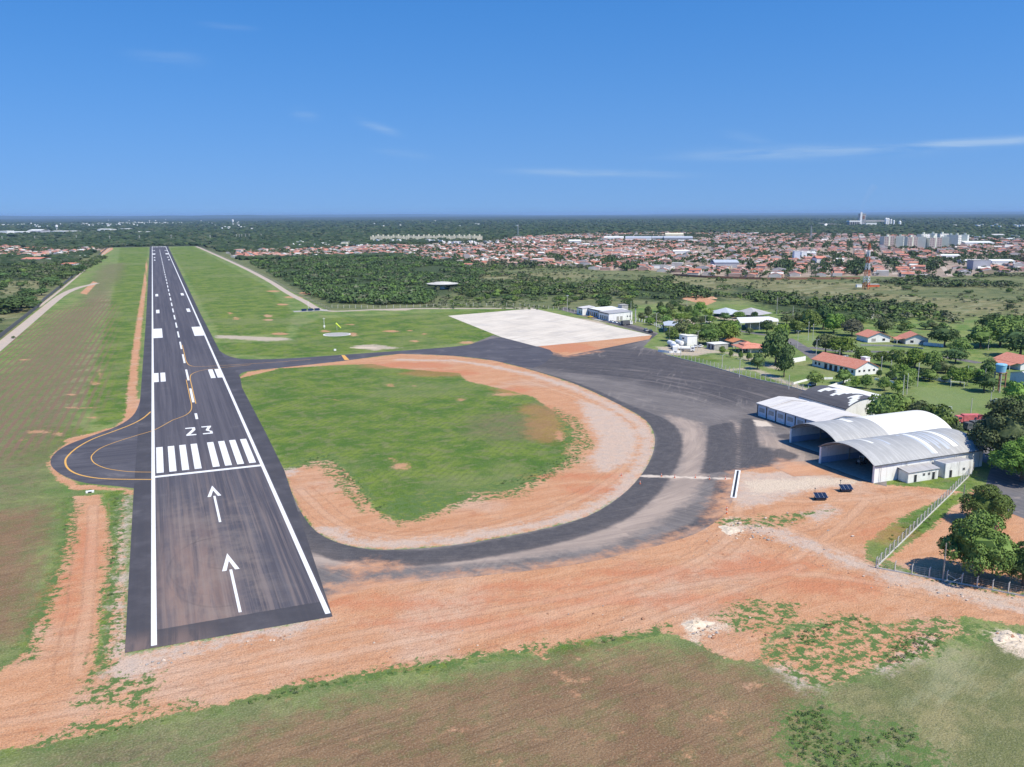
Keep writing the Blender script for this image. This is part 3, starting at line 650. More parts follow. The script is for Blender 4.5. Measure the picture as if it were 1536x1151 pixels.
def apron_material():
    m = NT('worn_asphalt'); P = m.pos()
    c, f = asphalt_base(m, (.135,.122,.12), (.185,.165,.155), R(-30))
    E = m.noise(P, .3, 9, .72, col=True); es = m.n('ShaderNodeSeparateColor'); m.set(es.inputs[0], E)
    def mask(nm, amp, ch, fe):
        return m.ramp(m.math('MULTIPLY_ADD', m.math('SUBTRACT', es.outputs[ch], .5), amp*2, m.attr(nm)), -fe, fe)
    # wheel-swept streaks running round the bend
    cx, cy = G(700, 640); sx = m.n('ShaderNodeSeparateXYZ'); m.set(sx.inputs[0], P)
    dx = m.math('SUBTRACT', sx.outputs[0], cx); dy = m.math('SUBTRACT', sx.outputs[1], cy)
    rad = m.math('SQRT', m.math('ADD', m.math('MULTIPLY', dx, dx), m.math('MULTIPLY', dy, dy))); ang = m.math('ARCTAN2', dx, dy)
    cb = m.n('ShaderNodeCombineXYZ'); m.set(cb.inputs[0], m.math('MULTIPLY', rad, .38)); m.set(cb.inputs[1], m.math('MULTIPLY', ang, 2.6))
    ring = m.noise(cb.outputs[0], 1.0, 6, .7, dist=.5)
    cb2 = m.n('ShaderNodeCombineXYZ'); m.set(cb2.inputs[0], m.math('MULTIPLY', rad, 1.7)); m.set(cb2.inputs[1], m.math('MULTIPLY', ang, 5.0)); ring2 = m.noise(cb2.outputs[0], 1.0, 4, .65, dist=.3)
    bigp = m.noise(P, .022, 5, .65)
    mdc = m.mix(m.ramp(es.outputs[1], .38, .62), (.058,.054,.060), (.082,.076,.080))
    c = m.mix(m.math('MULTIPLY', mask('mid', 7, 0, 9), .92), c, mdc)
    c = m.mix(m.math('MULTIPLY', m.math('MULTIPLY', m.ramp(ring, .48, .66), m.ramp(bigp, .40, .58, .25, 1)), .55), c, (.27,.235,.215))
    c = m.mix(m.math('MULTIPLY', m.ramp(ring2, .54, .68), .25), c, (.22,.195,.18)); c = m.mix(m.math('MULTIPLY', m.ramp(ring2, .46, .34), .3), c, (.07,.065,.07))
    sw = m.noise(m.pos(.28, .03, 1, R(38)), 1.0, 6, .65, dist=1.2); c = m.mix(m.math('MULTIPLY', m.math('MULTIPLY', m.ramp(sw, .55, .68), m.ramp(bigp, .42, .6, .2, 1)), .45), c, (.30,.265,.24))
    du = m.mix(m.ramp(ring, .36, .64), (.32,.255,.215), (.43,.34,.28)); du = m.mix(m.math('MULTIPLY', m.ramp(ring2, .5, .66), .35), du, (.24,.20,.18))
    c = m.mix(m.math('MULTIPLY', mask('dust', 4, 1, 2.6), .92), c, du)
    fr = m.mix(m.ramp(m.noise(P, .4, 6, .7), .4, .65), (.060,.058,.064), (.088,.083,.088)); fr = m.mix(m.math('MULTIPLY', m.ramp(ring2, .52, .68), .3), fr, (.16,.145,.14))
    c = m.mix(m.math('MULTIPLY', mask('fresh', 1.0, 2, .8), .86), c, fr)
    gr = m.noise(P, 3.5, 3, .75); c = m.mix(m.math('MULTIPLY', m.ramp(gr, .58, .70), .3), c, (.36,.32,.29)); c = m.mix(m.math('MULTIPLY', m.ramp(gr, .42, .30), .35), c, (.05,.047,.05))
    c = m.mix(m.math('MULTIPLY', mask('soilover', 7.0, 0, 3.5), .9), c, soil_col(m))
    c = m.mix(m.math('MULTIPLY', mask('white', 2.2, 1, .7), .8), c, (.70,.60,.50))
    m.bump(f, .25, .05)
    return m.fin(c, .8)
WORN = apron_material()
ap_poly = PX(LOOP_OUT[:1]+smooth_px(LOOP_OUT[1:14], False, 3)+LOOP_OUT[14:]) + PX(smooth_px(LOOP_IN[:19], False, 3)+LOOP_IN[19:])
apron = sheet('apron', ap_poly, .012, 1.6, WORN, AZ)

def taxi_material():
    m = NT('new_taxiway_asphalt'); c, f = asphalt_base(m, (.070,.068,.082), (.10,.096,.108), R(90))
    P = m.pos(); n = m.noise(P, .12, 7, .65, dist=.8)
    c = m.mix(m.math('MULTIPLY', m.ramp(n, .56, .72), .5), c, (.23,.21,.205)); m.bump(f, .2, .04); return m.fin(c, .8)
TAXI = taxi_material()
taxiway = sheet('taxiway', PX(smooth_px([(262,420),(330,527),(345,535),(370,539),(430,538),(520,532),(620,525),(700,518),(752,506),(800,518),(830,530),(800,552),(740,541),(680,534),(600,531),(520,541),(420,552),(372,557),(359,563),(356,572),(370,600),(330,600)][1:-1], False, 3)+[(300,600)]), .02, 3.0, TAXI)
pad = sheet('turning_pad', [(1,170),(1,91.5)]+PX(smooth_px([(203,733),(170,729),(130,725),(100,716),(80,703),(76,690),(86,677),(105,666),(140,653),(175,640),(198,625),(208,608),(211,592),(212,578)], False, 3)), .016, 3.0, TAXI)

# runway ------------------------------------------------------------
def runway_material():
    m = NT('grooved_runway_asphalt'); P = m.pos()
    st = m.noise(m.pos(.55, .006, 1), 1.0, 6, .62); st2 = m.noise(m.pos(2.5, .03, 1), 1.0, 4, .6); mo = m.noise(P, .09, 8, .68); f = m.noise(P, 2.5, 6, .7)
    c = m.mix(m.ramp(st, .36, .66), (.074,.070,.084), (.112,.104,.118)); c = m.mix(m.math('MULTIPLY', m.ramp(st2, .5, .68), .35), c, (.15,.14,.15))
    sx = m.n('ShaderNodeSeparateXYZ'); m.set(sx.inputs[0], P); X, Y = sx.outputs[0], sx.outputs[1]
    # construction lanes: a joint every 5 m
    jn = m.math('ABSOLUTE', m.math('SUBTRACT', m.math('FRACT', m.math('DIVIDE', m.math('ADD', X, .4), 5.0)), .5))
    c = m.mix(m.math('MULTIPLY', m.ramp(jn, .02, .0), .45), c, (.045,.043,.05))
    # red dust carried on at the starting end
    dm = m.math('MULTIPLY', m.ramp(Y, 85, 22), m.ramp(m.math('ABSOLUTE', m.math('SUBTRACT', X, 7.5)), 10.5, 3))
    dn = m.noise(m.pos(.35, .035, 1), 1, 7, .65, dist=.6)
    dm = m.math('MULTIPLY', dm, m.ramp(dn, .34, .6, .3, 1))
    c = m.mix(m.math('MULTIPLY', dm, .62), c, (.33,.215,.165)); ds = m.noise(m.pos(.9, .012, 1), 1, 5, .65); c = m.mix(m.math('MULTIPLY', m.math('MULTIPLY', m.ramp(Y, 150, 60), m.ramp(ds, .46, .62)), .42), c, (.27,.21,.185))
    dm2 = m.math('MULTIPLY', m.ramp(Y, 105, 60), m.ramp(m.math('ABSOLUTE', m.math('SUBTRACT', X, 13)), 15, 5)); c = m.mix(m.math('MULTIPLY', m.math('MULTIPLY', dm2, m.ramp(mo, .42, .6)), .35), c, (.27,.22,.19))
    # tyre loops of turning lorries
    for cx, cy, r0 in ((11.5, 33, 8.5), (15, 42, 7.0), (13, 30, 10.5)):
        dx = m.math('SUBTRACT', X, cx); dy = m.math('MULTIPLY', m.math('SUBTRACT', Y, cy), .55)
        dr = m.math('ABSOLUTE', m.math('SUBTRACT', m.math('SQRT', m.math('ADD', m.math('MULTIPLY', dx, dx), m.math('MULTIPLY', dy, dy))), r0))
        k = m.math('MULTIPLY', m.math('MULTIPLY', m.ramp(dr, .28, .1), m.ramp(mo, .4, .55)), m.math('LESS_THAN', X, cx+1)); c = m.mix(m.math('MULTIPLY', k, .22), c, (.07,.055,.055))
    # fresh strip across the end and fresh shoulders
    fresh = m.math('MAXIMUM', m.ramp(m.math('MULTIPLY_ADD', m.math('SUBTRACT', mo, .5), .8, Y), 5.9, 5.7), m.math('MAXIMUM', m.ramp(X, -.3, -.6), m.ramp(X, 30.6, 30.9)))
    fc = m.mix(m.ramp(mo, .4, .66), (.062,.060,.068), (.088,.084,.094))
    fc = m.mix(m.math('MULTIPLY', m.math('MULTIPLY', m.ramp(X, 12, 3), m.ramp(Y, 8, 0)), m.ramp(dn, .4, .6, .15, .6)), fc, (.26,.18,.15))
    c = m.mix(m.math('MULTIPLY', fresh, .92), c, fc)
    c = m.mix(m.math('MULTIPLY', m.ramp(mo, .58, .72), .3), c, (.19,.18,.185)); m.bump(f, .2, .04)
    return m.fin(c, .78)
RW = runway_material()
runway = sheet('runway', [(-4.6,-1.0),(30.6,-1.3),(35.3,97)]+[(35.6,145),(35.6,230),(37,252),(37,268),(35,300),(34,340),(33.6,541),(35.5,2000),(36,2118),(-5.5,2118),(-5.2,1990),(-4.3,512),(-4.9,91)], .030, 60, RW, grid=False)
def paint_mat(name, col, worn=.25):
    m = NT(name); n = m.noise(m.pos(2.2, .35, 1), 1.0, 6, .75); n2 = m.noise(m.pos(), 3.0, 4, .75)
    c = m.mix(m.math('MULTIPLY', m.ramp(n, .50, .70), worn), col, tuple(x*.62 for x in col)); c = m.mix(m.math('MULTIPLY', m.ramp(n2, .60, .72), worn), c, tuple(x*.35 for x in col)); return m.fin(c, .6)
WP = paint_mat('white_road_paint', (.80,.80,.79), .45); YP = paint_mat('yellow_road_paint', (.72,.40,.10), .4)
ZP = .040
def flat(name, polys, mat, parent, z=ZP):
    mb = MB()
    for p in polys:
        a = sum(p[i][0]*p[(i+1) % len(p)][1]-p[(i+1) % len(p)][0]*p[i][1] for i in range(len(p)))
        if a < 0: p = p[::-1]
        mb.add([(x, y, z) for x, y in p], [tuple(range(len(p)))])
    return mb.build(name, mat, parent)
def rect(x0, x1, y0, y1): return [(x0,y0),(x1,y0),(x1,y1),(x0,y1)]
for x in (0.0, 30.0):
    flat('edge_line', [rect(x-.48, x+.48, -.2+(0.4 if x else 0), 2112)], WP, runway)
flat('threshold_bar', [rect(.48, 29.52, 104.0, 105.8)], WP, runway)
for k in range(8):
    x0 = .9+3.45*k+(1.6 if k > 3 else 0)
    flat('threshold_stripe', [rect(x0, x0+1.95, 108.6, 138.8)], WP, runway)
flat('centreline_dash', [rect(14.4, 15.3, 175, 185)], WP, runway)
for k in range(34):
    flat('centreline_dash', [rect(14.45, 15.35, 206+50*k, 236+50*k)], WP, runway)
for (a, b) in ((257.5, 281.5), (1826, 1850)):
    flat('touchdown_marking', [rect(.48, 2.5, a, b), rect(3.3, 5.4, a, b)], WP, runway)
    flat('touchdown_marking', [rect(24.6, 26.7, a, b), rect(27.5, 29.52, a, b)], WP, runway)
for (a, b) in ((409, 456), (1640, 1687)):
    flat('aiming_point_marking', [rect(.48, 5.7, a, b)], WP, runway)
    flat('aiming_point_marking', [rect(24.0, 29.52, a, b)], WP, runway)
for (a, b) in ((554, 580), (704, 730), (1499, 1526), (1400, 1426)):
    flat('touchdown_marking', [rect(2.6, 5.0, a, b)], WP, runway)
    flat('touchdown_marking', [rect(24.8, 27.3, a, b)], WP, runway)
for k in range(8):
    x0 = .9+3.45*k+(1.6 if k > 3 else 0)
    flat('threshold_stripe', [rect(x0, x0+1.95, 2062, 2092)], WP, runway)
flat('threshold_bar', [rect(.48, 29.52, 2102, 2104)], WP, runway)
for y0 in (7.0, 59.0):
    c = 14.95
    flat('arrow_marking', [rect(c-.28, c+.28, y0+.2, y0+21.5),
        [(c, y0+31.0), (c-1.75, y0+21.2), (c-.85, y0+21.2), (c, y0+26.5)], [(c, y0+31.0), (c, y0+26.5), (c+.85, y0+21.2), (c+1.75, y0+21.2)]], WP, runway)
# the figures 2 and 3 of runway 23
y0, y1, t, lw = 150.6, 162.4, 1.5, .75
flat('number_two', [rect(10.4, 13.6, y0, y0+t), rect(10.4, 13.6, y1-t, y1), [(10.4, y0+t), (10.4+lw+.5, y0+t), (13.6, y1-t-2.6), (13.6, y1-t), (12.6, y1-t), (12.6, y1-t-1.6)]], WP, runway)
flat('number_three', [rect(15.7, 18.9, y0, y0+t), rect(15.7, 18.9, y1-t, y1), [(16.9, 156.9), (17.9, 156.9), (18.9, y1-t), (17.7, y1-t)], [(16.9, 156.9), (16.9, 155.6), (18.0, 155.6), (18.0, 156.9)], [(17.0, 155.6), (18.0, 155.6), (18.9, 154.2), (18.9, y0+t), (18.1, y0+t), (18.1, 153.9)]], WP, runway)
def strip(name, pts, width, mat, parent, z=ZP):
    pts = [Vector(p) for p in pts]; vs = []
    for i, p in enumerate(pts):
        d = (pts[min(i+1, len(pts)-1)]-pts[max(i-1, 0)]).normalized(); nn = Vector((-d.y, d.x))*width/2
        vs += [(p+nn).to_tuple()+(z,), (p-nn).to_tuple()+(z,)]
    mb = MB(); mb.add(vs, [(2*i, 2*i+1, 2*i+3, 2*i+2) for i in range(len(pts)-1)]); return mb.build(name, mat, parent)
strip('lead_off_line', smooth_px([(15.75,372),(15.75,330),(15.9,309),(17.2,297),(21,292),(31,291),(53,290),(75,291)], False, 6), .32, YP, runway, ZP+.006)
strip('lead_off_line', smooth_px([(15.7,203),(15.7,240),(15.8,262),(17,272),(20.5,279),(26,283),(33,285),(45,287)], False, 6), .32, YP, runway, ZP+.006)
strip('lead_off_line', smooth_px([(14.0,258),(14.0,220),(14.0,200),(13.2,190),(11,183),(6.9,177.3)], False, 6)[:-1]+PX(smooth_px([(258,631),(232,645),(205,653.5),(175,663),(152,672),(140,681),(137,688),(143,696),(160,703),(185,707),(205,708.3),(228,708.6)], False, 5)), .30, YP, runway, ZP+.006)
strip('pad_edge_line', PX(smooth_px([(226,618),(214,628),(197,637),(170,647.5),(140,658.5),(117,671),(102,684),(98,693),(102,703),(115,711),(138,716.5),(168,719),(228,719.6)], False, 5)), .55, YP, runway, ZP+.003)
def quad_px(l): return PX(l)
flat('holding_position_marking', [quad_px([(512,533),(517,533),(524,540),(517,540.5)])], YP, taxiway, .030)

# concrete apron ------------------------------------------------------
def concrete_material():
    m = NT('pale_bare_concrete'); P = m.pos(); n = m.noise(P, .05, 8, .65); st = m.noise(m.pos(.5, .02, 1, R(60)), 1, 6, .6); f = m.noise(P, 1.5, 6, .7)
    c = m.mix(m.ramp(n, .4, .62), (.64,.575,.49), (.53,.48,.415)); c = m.mix(m.math('MULTIPLY', m.ramp(st, .46, .66), .6), c, (.74,.69,.61))
    c = m.mix(m.math('MULTIPLY', m.ramp(n, .56, .68), .45), c, (.48,.44,.42))
    sx = m.n('ShaderNodeSeparateXYZ'); m.set(sx.inputs[0], P)
    for ax in (0, 1):
        j = m.math('ABSOLUTE', m.math('SUBTRACT', m.math('FRACT', m.math('DIVIDE', sx.outputs[ax], 6.0)), .5)); c = m.mix(m.math('MULTIPLY', m.ramp(j, .03, .01), .25), c, (.42,.37,.33))
    c = m.mix(m.math('MULTIPLY', m.ramp(f, .55, .7), .25), c, (.5,.42,.36)); return m.fin(c, .9)
CONC = concrete_material()
concrete = sheet('concrete_apron', PX([(672,474),(800,463),(978,503),(900,511),(805,520),(752,506)]), .030, 6, CONC)
# roads of pale earth round the fence
def track_material():
    m = NT('pale_dirt_track'); n = m.noise(m.pos(), .25, 8, .7); f = m.noise(m.pos(), 2.5, 5, .7)
    c = m.mix(m.ramp(n, .38, .62), (.52,.42,.34), (.44,.38,.33)); c = m.mix(m.math('MULTIPLY', m.ramp(f, .52, .7), .4), c, (.30,.24,.19)); return m.fin(c, .95)
TRACK = track_material()
def road(name, pts, width, mat, z=.02):
    o = strip(name, pts, width, mat, None, z); tag(o, kind='structure'); return o
road('perimeter_road', smooth_px([(-81,330),(-81,409),(-80.5,520),(-80,640),(-79,740),(-76,800),(-70,850),(-62,880),(-57,905)], False, 5), 7.0, TRACK)
road('perimeter_road', smooth_px([(-86,640),(-85.5,800),(-85.5,1000),(-87,1400),(-90,2050)], False, 3), 2.6, TRACK, .016)
road('perimeter_road', smooth_px([(97,2060),(101,1961),(112,1500),(120,1120),(122,850),(120,700),(121,600),(124,518),(160,509),(190,504),(230,486),(272,470),(278,466)], False, 5), 6.0, TRACK)
def asph_road_material():
    m = NT('old_road_asphalt'); c, f = asphalt_base(m, (.13,.125,.13), (.17,.16,.16), 0); n = m.noise(m.pos(), .2, 7, .7)
    c = m.mix(m.math('MULTIPLY', m.ramp(n, .52, .68), .5), c, (.36,.30,.26)); return m.fin(c, .85)
OLD = asph_road_material()
road('road', PX(smooth_px([(1475,660),(1440,690),(1470,700),(1500,690),(1536,700)], False, 4)), 3, OLD) if False else None
sheet('access_road', PX([(1440,648),(1462,652),(1500,680),(1560,715),(1620,760),(1620,800),(1536,778),(1490,760),(1474,750),(1482,715),(1487,700),(1470,690)]), .02, 4, OLD)
road('access_road', PX(smooth_px([(1180,508),(1200,520),(1222,535),(1235,545),(1260,555)], False, 5)), 7, OLD)
road('access_road', PX(smooth_px([(1215,521),(1260,527),(1320,528),(1400,533),(1470,545)], False, 5)), 6, OLD, .024)
road('access_road', PX(smooth_px([(1150,503),(1090,494),(1040,488),(985,478),(960,474)], False, 5)), 5, OLD)
road('access_road', PX(smooth_px([(1380,622),(1430,629),(1470,634),(1500,640)], False, 4)), 5, OLD, .028)
# ------------------------------------------------------------------ foliage
def leaf_mat(name, a, b, var=.25):
    m = NT(name); oi = m.n('ShaderNodeObjectInfo'); n = m.noise(m.pos(), .55, 3, .6); f = m.noise(m.pos(), 4.0, 2, .6)
    c = m.mix(m.ramp(n, .35, .65), a, b); c = m.mix(m.math('MULTIPLY', m.ramp(f, .5, .7), .35), c, tuple(min(1, x*1.5) for x in b))
    hsv = m.n('ShaderNodeHueSaturation'); m.set(hsv.inputs['Color'], c)
    m.set(hsv.inputs['Value'], m.ramp(oi.outputs['Random'], 0, 1, 1-var, 1+var, False)); m.set(hsv.inputs['Hue'], m.ramp(m.math('FRACT', m.math('MULTIPLY', oi.outputs['Random'], 7.3)), 0, 1, .485, .515, False))
    return m.fin(hsv.outputs[0], .75)
LEAF = dict(dark=leaf_mat('dark_leaves', (.052,.095,.030), (.092,.145,.048)), mid=leaf_mat('mid_green_leaves', (.092,.155,.034), (.16,.235,.06)),
            bright=leaf_mat('bright_green_leaves', (.11,.195,.032), (.18,.28,.055)), olive=leaf_mat('olive_leaves', (.075,.105,.040), (.14,.17,.072)), grey=leaf_mat('dusty_grey_leaves', (.10,.11,.07), (.18,.18,.115)))
BARK = plain('bark', (.16,.12,.09), .95, .25, 3)
def leaf_quads(C_, N_, size, rg, aspect=.75):
    """one quad per centre, roughly facing its normal"""
    n = len(C_); d = N_+rg.normal(0, .42, (n, 3)); d /= np.linalg.norm(d, axis=1)[:, None]
    r_ = rg.normal(0, 1, (n, 3)); u = np.cross(d, r_); u /= np.linalg.norm(u, axis=1)[:, None]; v = np.cross(d, u)
    s_ = (size*rg.uniform(.6, 1.3, n))[:, None]; u *= s_; v *= s_*aspect
    V = np.stack([C_-u, C_-v*.9, C_+u, C_+v*.9], 1).reshape(-1, 3)
    return V, np.arange(4*n).reshape(-1, 4)
def crown_arrays(rg, nlobe, nleaf, size, flat=.75, spread=.62, lobe=(.30,.52), low=-.35, dome=False):
    """unit crown, radius about 1, centred at 0: leaves over many lobes of uneven size"""
    L = []
    for k in range(nlobe):
        if dome:
            d = rg.normal(0, 1, 3); d /= np.linalg.norm(d); d[2] = abs(d[2])*1.25+low if d[2] > 0 else max(d[2], low)
            q = spread*rg.uniform(.82, 1.08); L.append((d[0]*q, d[1]*q, d[2]*q*flat, rg.uniform(*lobe))); continue
        a = rg.uniform(0, 2*math.pi); rr = spread*math.sqrt(rg.uniform(0, 1)); zz = rg.uniform(low, .62)*(1-.5*rr)
        L.append((rr*math.cos(a)*1.15, rr*math.sin(a)*1.15, zz*flat, rg.uniform(*lobe)))
    L.append((0, 0, 0, .6)); L = np.array(L)
    w_ = L[:, 3]**2; pick = rg.choice(len(L), nleaf, p=w_/w_.sum())
    d = rg.normal(0, 1, (nleaf, 3)); d[:, 2] = np.where(rg.uniform(0, 1, nleaf) < .72, np.abs(d[:, 2]), d[:, 2]); d /= np.linalg.norm(d, axis=1)[:, None]
    C_ = L[pick, :3]+d*L[pick, 3:4]*rg.uniform(.72, 1.06, (nleaf, 1))*np.array([1, 1, .8])
    # leaves buried inside another lobe are dropped
    keep = np.ones(nleaf, bool)
    for l in L: keep &= np.linalg.norm((C_-l[:3])/np.array([1, 1, .8]), axis=1) > l[3]*.66
    C_, d = C_[keep], d[keep]
    return leaf_quads(C_, d, size, rg)
def core_arrays(rg, r=.72):
    """rough dark heart of twigs so that the crown is not hollow"""
    bmx = bmesh.new(); bmesh.ops.create_icosphere(bmx, subdivisions=2, radius=r)
    V = np.array([v.co[:] for v in bmx.verts]); Fc = np.array([[v.index for v in f.verts] for f in bmx.faces]); bmx.free()
    V *= (1+rg.uniform(-.28, .12, len(V)))[:, None]; V[:, 2] *= .72
    return V, Fc
def crown_mesh(name, seed, mat, nlobe, nleaf, size, flat=.75, **kw):
    rg = np.random.default_rng(seed); V, Fq = crown_arrays(rg, nlobe, nleaf, size, flat, **kw)
    Vc, Fc = core_arrays(rg, .70)
    Fc4 = np.concatenate([Fc, Fc[:, :1]], 1)
    me = bpy.data.meshes.new(name); vs = np.concatenate([V, Vc]); 
    me.from_pydata(vs.tolist(), [], Fq.tolist()+(Fc+len(V)).tolist()); me.materials.append(mat); me.update(); return me
def trunk_mesh(name, seed, forks=4):
    """unit tree: foot at 0, crown centre at z=1"""
    rr = random.Random(seed); mb = MB(); top = Vector((rr.uniform(-.05,.05), rr.uniform(-.05,.05), .55))
    mb.tube((0,0,-.05), top, .075, .055, 7)
    for k in range(forks):
        a = 2*math.pi*k/forks+rr.uniform(-.4,.4); e = Vector((.42*math.cos(a), .42*math.sin(a), 1.0+rr.uniform(-.12,.15)))
        mid_ = top.lerp(e, .5)+Vector((0,0,-.06)); mb.tube(top, mid_, .045, .032, 5, cap=False); mb.tube(mid_, e, .032, .012, 5, cap=False)
        for q in range(2):
            b = a+rr.uniform(-.9,.9); mb.tube(mid_, mid_+Vector((.3*math.cos(b), .3*math.sin(b), .3)), .02, .006, 4, cap=False)
    me = bpy.data.meshes.new(name); me.from_pydata(mb.v, [], mb.f); me.materials.append(BARK); me.update(); return me
HI = {}; MD = {}; LO = {}
for t in LEAF:
    HI[t] = [crown_mesh('tree_crown', 11+i, LEAF[t], 80, 20000, .036, 1.05, lobe=(.20,.30), spread=.76, low=-.5, dome=True) for i in range(2)] if t in ('mid','bright','olive','dark') else None
    MD[t] = [crown_mesh('tree_crown', 31+i, LEAF[t], 30, 2400, .075, 1.05, lobe=(.26,.40), spread=.68, low=-.5, dome=True) for i in range(4)]
    LO[t] = [crown_mesh('tree_crown', 51+i, LEAF[t], 11, 420, .13, .75) for i in range(4)]
TR = [trunk_mesh('tree_trunk', i, 4+i % 2) for i in range(4)]
rt = random.Random(21)
ntree = {}
TREES = []   # what stands where, for labels
def tree(x, y, h, rad, tone='mid', detail='MD', name='tree', label=None, cat='tree', group=None, low=False):
    """h: height of the whole tree, rad: half width of its crown"""
    o = empty(name, x, y, 0, rt.uniform(0, 6.28))
    ch = h*rt.uniform(.42,.46) if not low else h*.5
    pool = dict(HI=HI, MD=MD, LO=LO)[detail][tone]
    c = bpy.data.objects.new('crown', rt.choice(pool)); C.objects.link(c); c.parent = o
    c.location = (0, 0, h-ch); c.scale = (rad/1.02, rad/1.02*rt.uniform(.9, 1.1), ch/.72)
    if not low:
        k = bpy.data.objects.new('trunk', rt.choice(TR)); C.objects.link(k); k.parent = o
        k.scale = (rad*.85, rad*.85, (h-ch)*1.0)
    tag(o, label, cat, group); TREES.append((o, x, y)); return o
def tree_px(px, pyb, wpx, hpx, tone='mid', detail=None, **k):
    """a tree whose foot is seen at (px,pyb) and whose crown spans wpx, the whole hpx tall"""
    x, y = G(px, pyb); h = H(px, pyb, pyb-hpx); D_ = dist(x, y); rad = wpx/2*D_/F*.97
    detail = detail or ('HI' if D_ < 300 and wpx > 40 else 'MD')
    return tree(x, y, h, rad, tone, detail, **k)

